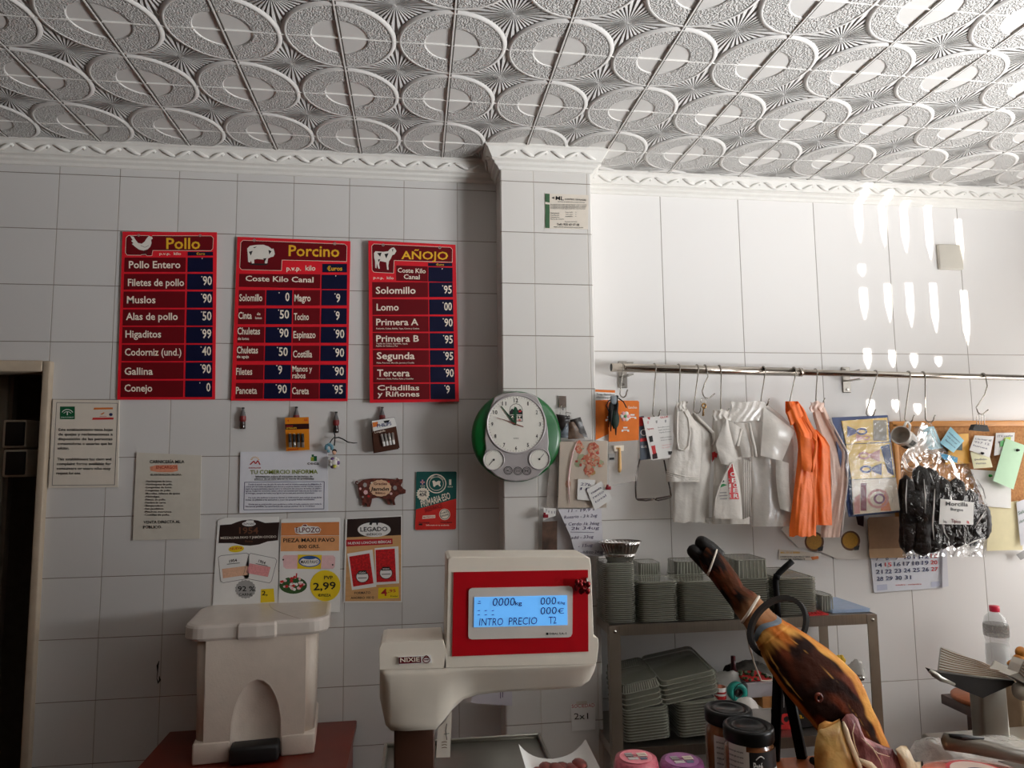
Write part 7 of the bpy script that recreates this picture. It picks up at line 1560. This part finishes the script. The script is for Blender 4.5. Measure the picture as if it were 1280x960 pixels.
C_FAT, C_RIND, C_DK, C_DK2, C_RB = lin((218, 158, 80)), lin((176, 98, 38)), lin((34, 17, 12)), lin((58, 28, 17)), lin((110, 50, 28))
def hcol(u, v):
    """what the ham is made of there: trotter skin, tan shank, amber rind, yellow fat, dark cured flesh"""
    a = 2*pi*u; q = Vector((cos(a)*.9, sin(a)*.9, v*7)); n1 = noise.noise(q*1.3); n2 = noise.noise(q*3.1+Vector((4, 1, 7))); n3 = noise.noise(Vector((cos(a)*6, sin(a)*6, v*5+2)))
    c = mixc(C_TR, C_TR2, sst(n1+.6*n2, -.15, .25)); c = mixc(c, C_RB, .5*sst(n2, .15, .4))
    c = mixc(c, mixc(C_TAN, C_TR, sst(n1, 0, .5)), sst(v+.04*n1, .25, .30))
    rind = mixc(C_RIND, C_FAT, sst(n1+.5*n2, -.3, .3))
    c = mixc(c, rind, sst(v+.03*n2, .375, .42))
    if v > .40:
        uu = u if u < .8 else u-1
        uu += .018*n2+.012*n3
        k = sst(v+.035*n1+.02*n3, .47, .52)
        left = .055+.03*sst(v, .5, .6)-.02*sst(v, .7, .95); right = .395-.03*sst(v, .6, 1)
        flesh = k*sst(uu, left-.012, left+.014)*(1-sst(uu, right-.01, right+.012))
        f = mixc(C_DK, C_DK2, sst(n1+n2*.6, -.1, .3)); f = mixc(f, C_RB, .75*sst(noise.noise(Vector((u*13, v*6-u*2, 9))), .12, .4))
        st_ = 0
        for u0, sl, wd, ph in ((.115, -.05, .006, 1), (.315, .05, .0035, 5)):
            uc = u0+sl*(v-.7)+.004*sin(v*17+ph); st_ = max(st_, (1-sst(abs(uu-uc), wd*.4, wd))*sst(noise.noise(Vector((v*9, ph, 3))), -.15, .2))
        f = mixc(f, C_FAT, .8*st_)
        c = mixc(c, f, flesh)
        edge = sst(uu, .375, .39)*(1-sst(uu, .44, .47)); c = mixc(c, C_FAT, .55*edge*(1-flesh)*k)
        out = 1-sst(uu, -.05, -.01)+sst(uu, .55, .60); c = mixc(c, C_RIND, .8*min(1, out)*k)
        c = mixc(c, lin((232, 204, 160)), sst(v, .93, .97)*sst(uu, .33, .38))
    return c
HAMM = mat('ham_surface', (120, 80, 50), .6, spec=.07, coat=.0, bump=.003, bscale=55)
nt = HAMM.node_tree; at_ = nt.nodes.new('ShaderNodeAttribute'); at_.attribute_name = 'flesh'; bs_ = nt.nodes['Principled BSDF']
nt.links.new(at_.outputs['Color'], bs_.inputs['Base Color'])
NU, NV = 168, 260
hb = MB(); hb.grid(hsurf, NU, NV, HAMM, wrap=True)
for v_ in (0, 1):
    ring_ = [hsurf(i/NA, v_) for i in range(NA)]; hb.add(ring_, [tuple(range(NA))], HAMM)
hb_o = hb.build('ham_leg', ham, fixn=False)
ca = hb_o.data.color_attributes.new('flesh', 'FLOAT_COLOR', 'POINT'); nvert = len(hb_o.data.vertices); cl = []
for j in range(NV+1):
    for i in range(NU): cl += list(hcol(i/NU, j/NV))+[1]
for v_ in (0, 1): cl += (list(hcol(.2, v_))+[1])*NA
ca.data.foreach_set('color', cl)
# trotter toes
for a, b, c_, d_, r0 in (((122, 158), (90, 126), (58, 96), (36, 72), 29), ((152, 118), (120, 84), (88, 60), (62, 50), 30)):
    pm = hpx(YTOP); P3 = [hp(*q, YTOP-.004) for q in (a, b, c_, d_)]; L3 = []; R3 = []
    for i in range(12):
        f = i/11*3; j = min(2, int(f)); f -= j; L3.append(P3[j].lerp(P3[j+1], f)); R3.append(r0*pm*(1.05-.25*(i/11) if i < 9 else (1.05-.25*(i/11))*(1-((i-8)/3)**2)**.5+.0003))
    MB().tube(L3, R3, HOOF, n=18).build('hoof_toe', ham)
# dew claw and pale muscle streak
b = MB(); pc = [hp(*q, YTOP-.03) for q in ((236, 214), (256, 236), (272, 250))]; b.tube(pc, [.005, .006, .002], HTL, n=10)
# white cords
STR = mat('white_cotton_cord', (216, 204, 188), .8, var=.06)
def cordring(v0, tl, nm, rr_=.0022, u0=0, u1=1):
    MB().tube([hsurf(u0+(u1-u0)*i/30, v0+tl*cos(2*pi*i/30), .003) for i in range(31)], rr_, STR, n=6).build(nm, ham)
cordring(.06, .022, 'cord_loop', .0018); cordring(.305, .022, 'cord_loop', .0028)
MB().tube([hp(232, 330, YTOP-.04), hp(222, 306, YTOP-.045), hp(236, 276, YTOP-.05), hp(262, 262, YTOP-.05), hp(296, 268, YTOP-.05), hp(318, 290, YTOP-.03)], .0024, STR, n=6).build('cord_loop', ham)
MB().tube([hp(258, 370, YTOP-.03), hp(276, 470, YTOP-.02), hp(300, 550, YTOP-.02), hp(324, 610, YTOP-.02), hp(345, 612, YTOP-.02), hp(388, 606, YTOP-.02), hp(392, 588, YTOP-.02), hp(366, 560, YTOP-.03), hp(350, 500, YTOP-.03)], .0016, STR, n=6).build('hanging_cord', ham)
WRAP = mat('grey_blue_wrap', (96, 106, 116), .45, var=.2, scale=60, bump=.002, bscale=50)
MB().grid(lambda u, v: hsurf(-.02+.56*u, .392+.026*v+.010*sin(u*11), .0022+.002*sin(pi*v)), 40, 5, WRAP).build('ankle_wrap', ham)
# vein holes and streaks on the dark face
b = MB(); c = hsurf(.20, .685, .002); b.tube([c+Vector((.0055*cos(a), -.002, .006*sin(a))) for a in [i*2*pi/14 for i in range(14)]], .0026, HRD, n=8, closed=True); b.build('bone_knob', ham)
# cut rump: yellow rind wedge, red lean face and pale corner
YCUT = YH-.075
cut = MB()
fr_o = [(556, 800), (600, 786), (640, 768), (664, 744), (690, 742), (712, 762), (722, 800), (738, 836), (790, 862), (850, 880), (880, 872), (905, 872), (925, 905), (950, 990), (950, 1080), (560, 1080), (540, 900), (546, 830)]
def hpc(x, y, Y): q_ = hp(x, y, Y); q_.z = max(q_.z, CTOP+.029); return q_
def face_(q, m_, Y0, Y1, dome=.012, rings=5):
    cx = sum(p[0] for p in q)/len(q); cy = sum(p[1] for p in q)/len(q); n = len(q); b = MB(); V = []
    for k in range(rings+1):
        s_ = 1-k/rings*.97
        for i, (x, y) in enumerate(q):
            xx, yy = cx+(x-cx)*s_, cy+(y-cy)*s_
            V.append(hpc(xx, yy, Y0-dome*(1-s_**2.5)-.003*noise.noise(Vector((xx*.02, yy*.02, 4)))))
    b.add(V, [(k*n+i, k*n+(i+1) % n, (k+1)*n+(i+1) % n, (k+1)*n+i) for k in range(rings) for i in range(n)]+[tuple(range(rings*n, (rings+1)*n))], m_, True)
    V2 = [hpc(x, y, Y0) for x, y in q]+[hpc(x, y, Y1) for x, y in q]
    b.add(V2, [(i, (i+1) % n, n+(i+1) % n, n+i) for i in range(n)]+[tuple(range(n, 2*n))[::-1]], m_, True)
    return b
def dense(q, n=4):
    o = []
    for i in range(len(q)):
        a, b = q[i], q[(i+1) % len(q)]
        for k in range(n): o.append((a[0]+(b[0]-a[0])*k/n, a[1]+(b[1]-a[1])*k/n))
    return o
face_(dense([(556, 806), (600, 790), (642, 770), (652, 800), (668, 850), (690, 910), (716, 975), (735, 1060), (560, 1060), (540, 960), (536, 900), (544, 840)]), RINDY, YCUT, YCUT+.10, .014).build('cut_rind', ham)
face_(dense([(646, 768), (664, 746), (690, 742), (712, 764), (722, 800), (738, 836), (790, 862), (850, 884), (872, 920), (890, 980), (900, 1060), (735, 1060), (716, 975), (690, 910), (668, 850), (652, 800)]), LEAN, YCUT-.004, YCUT+.09, .010).build('cut_lean', ham)
face_(dense([(862, 884), (884, 870), (906, 872), (922, 896), (936, 930), (960, 990), (980, 1060), (900, 1060), (888, 975), (872, 920)]), PFAT, YCUT-.006, YCUT+.06, .010).build('pale_fat_corner', ham)
for q, r_ in (([(652, 774), (664, 810), (676, 850), (696, 900), (716, 950), (740, 1010)], .0045), ([(700, 780), (690, 820), (700, 870), (716, 910)], .0010), ([(726, 840), (770, 880), (800, 930), (820, 980)], .0009), ([(745, 860), (790, 900), (840, 915)], .0008), ([(700, 920), (760, 950), (810, 990)], .006)):
    b = MB(); b.tube([hpc(x, y, YCUT-.0175) for x, y in q], [r_*.4]+[r_]*(len(q)-2)+[r_*.4], PFAT, n=8, flat=.4); b.build('fat_marbling', ham)
b = MB(); b.ell(tuple(hp(600, 905, YCUT-.006)), (.013, .006, .006), HSK, 12, 8); b.ell(tuple(hp(585, 862, YCUT-.004)), (.010, .006, .004), HRD, 10, 8); b.build('rind_dent', ham)
face_(dense([(548, 820), (556, 785), (580, 770), (610, 776), (640, 762), (640, 780), (600, 800)]), HFAT, YCUT+.004, YCUT+.05, .006).build('cut_ridge', ham)
# --- stand
st = thing('ham_stand', 'black iron ham stand with hoop, bent rod and wooden base', 'stand', tuple(hp(450, 900, YH)))
RG = []
for i in range(40):
    a = 2*pi*i/40; l, r, th = station(.455)
    cx, cy = 398, 402; ex, ey = (118, -12), (-18, 124)     # hoop axes measured on the photo
    x = cx+ex[0]*cos(a)+ey[0]*sin(a); y = cy+ex[1]*cos(a)+ey[1]*sin(a)
    RG.append((x, y, a))
def hoop(d_): return [hp(x-d_*12, y-d_*9, 1.205+.085*cos(a-.75)-.028*d_) for x, y, a in RG]
o_ = hoop(0); i_ = hoop(1); b = MB(); n = 40
cen = sum(o_, Vector())/n
V = o_+i_+[cen+(v-cen)*.87 for v in i_]+[cen+(v-cen)*.87 for v in o_]
b.add(V, [(k*n+i, k*n+(i+1) % n, ((k+1) % 4)*n+(i+1) % n, ((k+1) % 4)*n+i) for k in range(4) for i in range(n)], IRON, False); b.build('hoop', st)
top_ = hp(395, 290, 1.285)
MB().tube([hp(392, 356, 1.27), hp(388, 280, 1.285), hp(382, 215, 1.285), hp(384, 196, 1.285), hp(398, 178, 1.285), hp(424, 154, 1.283), hp(450, 132, 1.28)], [.0056]*7, IRON, n=14).build('clamp_rod', st)
MB().tube([hp(386, 204, 1.285), hp(388, 186, 1.284)], .0062, IRON, n=14).build('rod_elbow', st)
zb0 = CTOP+.027
for (x, y), (x2, y2), w_ in (((392, 560), (378, 985), .0095), ((432, 640), (502, 985), .0105)):
    a, c_ = hp(x, y, 1.215), hp(x2, y2, 1.19); k = (a.z-zb0)/(a.z-c_.z); c_ = a.lerp(c_, k)
    MB().tube([a, a.lerp(c_, .5), c_], w_, IRON, n=4).build('leg', st)
MB().tube([o_[int(40*.28)], hp(392, 560, 1.215), hp(432, 645, 1.215)], .007, IRON, n=8).build('hoop_stay', st)
WBD = mat('orange_wood_board', (196, 104, 50), .45, var=.12, scale=9, stretch=(1, 8, 8), coat=.2)
xb0, xb1 = hp(360, 940, 1.19).x, hp(560, 940, 1.19).x+.06
MB().rbox(((xb0+xb1)/2, 1.105, CTOP+.0135), (xb1-xb0, .20, .026), .004, WBD).build('base_board', st)
MB().tube([hp(530, 930, 1.12), hp(552, 948, 1.10), (hp(552, 948, 1.10).x, 1.10, CTOP+.026)], .006, IRON, n=8).build('spike_foot', st)
# ------------------------------------------------------------------ packed meat and plastic film on the right of the counter
Zr = (980, 850, 4.267)
def rp(x, y, Y): return W(Zr[0]+x/Zr[2], Zr[1]+y/Zr[2], Y)
MPK = mat('packed_meat_red', (196, 74, 62), .25, var=.0, col2=(226, 176, 150), scale=16, coat=.9, bump=.002, bscale=40)
t = thing('meat_pack', 'plastic wrapped red meat pack with round printed mark', 'meat', tuple(rp(800, 440, 1.05)))
a, b2 = rp(650, 400, 1.12), rp(1230, 430, 1.12)
pkz = a.z
MB().grid(lambda u, v: (a.x+(b2.x-a.x)*u, .88+.28*v, CTOP+.001+(pkz-CTOP)*(sin(pi*min(1, max(0, u*.98+.01)))**.4)*(sin(pi*(v*.9+.08))**.4)+.002*noise.noise(Vector((u*9, v*6, 2)))), 30, 16, MPK).build('wrapped_meat', t)
s = MB(); cx = a.x+(b2.x-a.x)*.30
for k, (rx, ry, mm, dz) in enumerate(((.046, .050, BAN, .0010), (.040, .044, mat('mark_pale', (214, 190, 176), .4), .0018), (.022, .020, mat('mark_navy', (52, 54, 92), .4, var=.4, scale=120), .0026))):
    s.add([(cx+rx*cos(i*2*pi/28), 1.03+ry*sin(i*2*pi/28), pkz+.003+dz) for i in range(28)], [tuple(range(28))], mm)
s.build('round_mark', t)
FM = film('crumpled_film', (226, 222, 216), .55, rough=.12, bump=.008, bscale=40)
t0 = rp(770, 345, 1.17); t1 = rp(1290, 325, 1.17)
o = MB(); o.grid(lambda u, v: (t0.x+(t1.x-t0.x)*u, 1.13+.10*v, CTOP+.002+(t0.z-CTOP-.002+(t1.z-t0.z)*u)*sin(pi*(.15+.7*v))**.6*(1+.10*noise.noise(Vector((u*8, v*5, 1))))*min(1, u*9+.05)), 40, 14, FM)
tag(o.build('plastic_film', None, shift=(t0.x, 1.16, CTOP)), 'crumpled clear plastic film sheet behind the meat pack', 'film')
KN = mat('grey_brown_blade', (92, 84, 72), .4, metal=.2, var=.1, scale=12)
k0, k1, k2 = rp(858, 328, 1.13), rp(1000, 350, 1.12), rp(1330, 420, 1.08)
t = thing('sharpening_steel', 'long grey brown tool lying across the film at the right edge', 'tool', tuple(k0))
MB().tube([k0-Vector((.004, 0, .0)), k0, k1, k2], [.006, .014, .0135, .012], KN, n=12, flat=.75).build('tool_body', t)
MB().tube([k0+Vector((.004, -.006, .012)), k0.lerp(k1, .6)+Vector((0, -.006, .013)), k1+Vector((.02, -.004, .012))], [.003, .005, .002], M_BK, n=8).build('tool_grip', t)
# ------------------------------------------------------------------ slicer at the right edge
Zs = (1130, 740, 4.367); YSl = 1.50
def sp(x, y, Y): return W(Zs[0]+x/Zs[2], Zs[1]+y/Zs[2], Y)
ALU = mat('cast_aluminium', (186, 182, 172), .32, metal=.85, var=.05, scale=20); ALD = mat('dark_aluminium', (34, 31, 29), .5, var=.1)
STRP = mat('slicer_groove', (150, 124, 100), .4, var=.05)
sl = thing('meat_slicer', 'ribbed metal meat slicer carriage on a grey post at the right edge', 'slicer', tuple(sp(520, 800, YSl)))
A_, B_, C_, D2 = sp(205, 298, YSl+.10), sp(480, 400, YSl+.10), sp(590, 475, YSl-.02), sp(188, 430, YSl-.02)
cm_ = MB(); th_ = Vector((0, .006, -.006))
prof = [(205, 298), (300, 335), (400, 378), (450, 402), (478, 408), (490, 390), (494, 372), (540, 395), (600, 420), (600, 482), (480, 470), (330, 450), (190, 432)]
V = [sp(x, y, YSl+.10-.12*((y-300)/180)) for x, y in prof]; n = len(prof); V2 = [v+th_ for v in V]
cm_.add(V+V2, [tuple(range(n)), tuple(range(n, 2*n))[::-1]]+[(i, (i+1) % n, n+(i+1) % n, n+i) for i in range(n)], ALU); cp_ = cm_.build('ribbed_plate', sl)
rb = MB()
for i in range(9):
    f = (i+.7)/9.4; y0 = 298+(432-298)*f; x0 = 205-15*f; 
    xe, ye = (470, 400+(470-400)*f*.9) if f < .45 else (596, 420+62*f)
    L4 = [(x0+(xe-x0)*k/6, y0+(ye-y0)*k/6+4*sin(k)) for k in range(7)]
    L4 = [(x, min(y, 480)) for x, y in L4]
    for side in (0,): rb.tube([sp(x, y, YSl+.10-.12*((y-300)/180)-.0015) for x, y in L4], .0013, STRP, n=5)
rb.build('ribs', cp_)
bs = MB(); q = [(150, 425), (200, 440), (480, 478), (600, 485), (610, 500), (470, 560), (430, 580), (330, 540), (240, 498), (170, 455)]
Vb = [sp(x, y, YSl-.02) for x, y in q]; n = len(q); bs.add(Vb+[v+Vector((0, .02, 0)) for v in Vb], [tuple(range(n)), tuple(range(n, 2*n))[::-1]]+[(i, (i+1) % n, n+(i+1) % n, n+i) for i in range(n)], ALD); bs.build('carriage_base', sl)
MB().tube([sp(140, 428, YSl-.03), sp(165, 448, YSl-.035), sp(200, 474, YSl-.035), sp(275, 504, YSl-.03)], [.004, .007, .006, .003], ALU, n=12).build('carriage_handle', sl)
pb_ = MB(); x0_, x1_ = sp(448, 640, YSl), sp(592, 640, YSl); zt2 = sp(520, 470, YSl).z; zb2 = .90
pb_.rbox(((x0_.x+x1_.x)/2, YSl+.03, (zt2+zb2)/2), (x1_.x-x0_.x, .04, zt2-zb2), .006, ALU); pb_.build('post', sl)
g2 = MB(); q = [(575, 455), (660, 500), (720, 560), (720, 470), (690, 400), (655, 370), (640, 400), (625, 440)]
Vb = [sp(x, y, YSl-.05) for x, y in q]; n = len(q); g2.add(Vb+[v+Vector((0, .03, 0)) for v in Vb], [tuple(range(n)), tuple(range(n, 2*n))[::-1]]+[(i, (i+1) % n, n+(i+1) % n, n+i) for i in range(n)], ALU); gp_ = g2.build('gauge_plate', sl)
rb = MB()
for i in range(5): rb.tube([sp(630+i*6, 440-i*14, YSl-.0515), sp(720, 520-i*26, YSl-.0515)], .0013, STRP, n=5)
rb.build('ribs', gp_)
MB().rbox(((x0_.x+x1_.x)/2+.10, YSl+.06, zb2-.01), (.36, .2, .03), .006, ALU).build('base', sl)
kx = sp(640, 540, YSl-.03); MB().ell(tuple(kx), (.02, .018, .02), mat('knob_cream', (196, 186, 170), .35), 14, 10).build('knob', sl)
tb = (x0_.x+x1_.x)/2
t = thing('slicer_table', 'side counter block under the slicer at the right edge', 'counter', (tb+.1, YSl+.06, 0)); MB().rbox((tb+.16, YSl+.04, (zb2-.03)/2), (.44, .24, zb2-.03), .005, CTB).build('body', t); MB().rbox((tb+.16, YSl+.04, zb2-.0275), (.46, .26, .004), .001, CTR, seg=1).build('top_plate', t)
# ------------------------------------------------------------------ brown table with round board, bread, bottle behind the slicer
DWD = mat('dark_brown_wood', (62, 34, 22), .4, var=.15, scale=8, stretch=(1, 8, 1)); RBD = mat('round_board_wood', (150, 82, 44), .45, var=.12, scale=10, stretch=(1, 9, 1))
l0 = W(1166, 863, 2.60); zT = l0.z; xt0 = l0.x
t = thing('side_table', 'dark brown wooden side table behind the slicer', 'table', (xt0+.35, 2.3, 0))
MB().rbox((xt0+.38, 2.28, zT-.018), (.76, .56, .036), .004, DWD).build('table_top', t)
MB().rbox((xt0+.40, 2.30, zT-.10), (.62, .44, .12), .003, DWD).build('drawer_frame', t)
for i in (0, 1):
    for j in (0, 1): MB().rbox((xt0+.10+i*.6, 2.06+j*.44, (zT-.036)/2), (.05, .05, zT-.036), .004, DWD).build('leg', t)
c = WZ(1218, 868, zT+.018); rB = (WZ(1250, 872, zT)-WZ(1184, 864, zT)).length*.62
tag(MB().lathe([(0, 0), (rB*.97, 0), (rB, .004), (rB, .014), (rB*.97, .018), (0, .018)], RBD, 48, Matrix.Translation((c.x+.02, c.y-.02, zT+.0005))).build('round_board', None, shift=(c.x+.02, c.y-.02, zT)), 'round reddish wooden board on the dark side table', 'board')
YBt = 2.50; c = W(1246, 800, YBt); rb_ = 12.2*pxm(1246, 800, YBt); zt3 = W(1246, 757, YBt).z
PET = mat('clear_bottle_pet', (214, 216, 214), .08, alpha=.34, var=.03, coat=1); PETW = mat('bottle_water', (196, 200, 200), .05, alpha=.3, coat=.8); CAPR = mat('bottle_cap_red', (196, 24, 56), .35)
t = thing('water_bottle', 'clear water bottle with red cap behind the slicer', 'bottle', (c.x, YBt, zT)); Hh_ = zt3-zT; Mb = Matrix.Translation((c.x, YBt, zT+.0005))
MB().lathe([(0, .003), (rb_*.7, 0), (rb_*.95, .01), (rb_, .03), (rb_*.97, Hh_*.30), (rb_, Hh_*.34), (rb_*.96, Hh_*.40), (rb_, Hh_*.46), (rb_*.94, Hh_*.56), (rb_*.9, Hh_*.60), (rb_, Hh_*.66), (rb_*1.02, Hh_*.78), (rb_*.86, Hh_*.87), (rb_*.5, Hh_*.92), (rb_*.36, Hh_*.935), (rb_*.36, Hh_*.955)], PET, 36, Mb).build('bottle_body', t)
MB().lathe([(0, .006), (rb_*.88, .01), (rb_*.93, .03), (rb_*.92, Hh_*.56), (0, Hh_*.56)], PETW, 32, Mb).build('water', t)
MB().lathe([(rb_*.41, Hh_*.935), (rb_*.42, Hh_*.94), (rb_*.42, Hh_*.995), (rb_*.38, Hh_), (0, Hh_)], CAPR, 24, Mb).build('cap', t)
MB().lathe([(rb_*1.01, Hh_*.665), (rb_*1.035, Hh_*.70), (rb_*1.035, Hh_*.77), (rb_*1.0, Hh_*.80)], mat('bottle_label_grey', (120, 112, 104), .3, alpha=.6, var=.4, scale=150), 36, Mb).build('label', t)
BRD = mat('golden_bread', (206, 140, 58), .5, var=.0, col2=(176, 104, 34), scale=30, bump=.003, bscale=60)
YBr = 1.85; b = MB(); 
for x, y, rx, ry in ((640, 330, 26, 28), (635, 375, 36, 32), (600, 390, 36, 18), (655, 410, 60, 44), (690, 350, 50, 40), (620, 440, 34, 26)):
    c = sp(x, y, YBr); pm = pxm(1275, 830, YBr)/4.367; b.ell(tuple(c), (rx*pm, min(rx, ry)*pm, ry*pm), BRD, 18, 12)
t = thing('bread', 'golden knobbly bread piece behind the slicer at the right edge', 'bread', tuple(sp(650, 450, YBr))); b.build('bread_crust', t)
cb_ = sp(650, 465, YBr); MB().rbox((cb_.x+.03, YBr+.02, (cb_.z+zT)/2), (.16, .12, cb_.z-zT-.002), .006, mat('beige_bread_box', (176, 150, 120), .6)).build('bread_stand', t)
for o in list(bpy.data.objects):
    if '_base' in o: del o['_base']
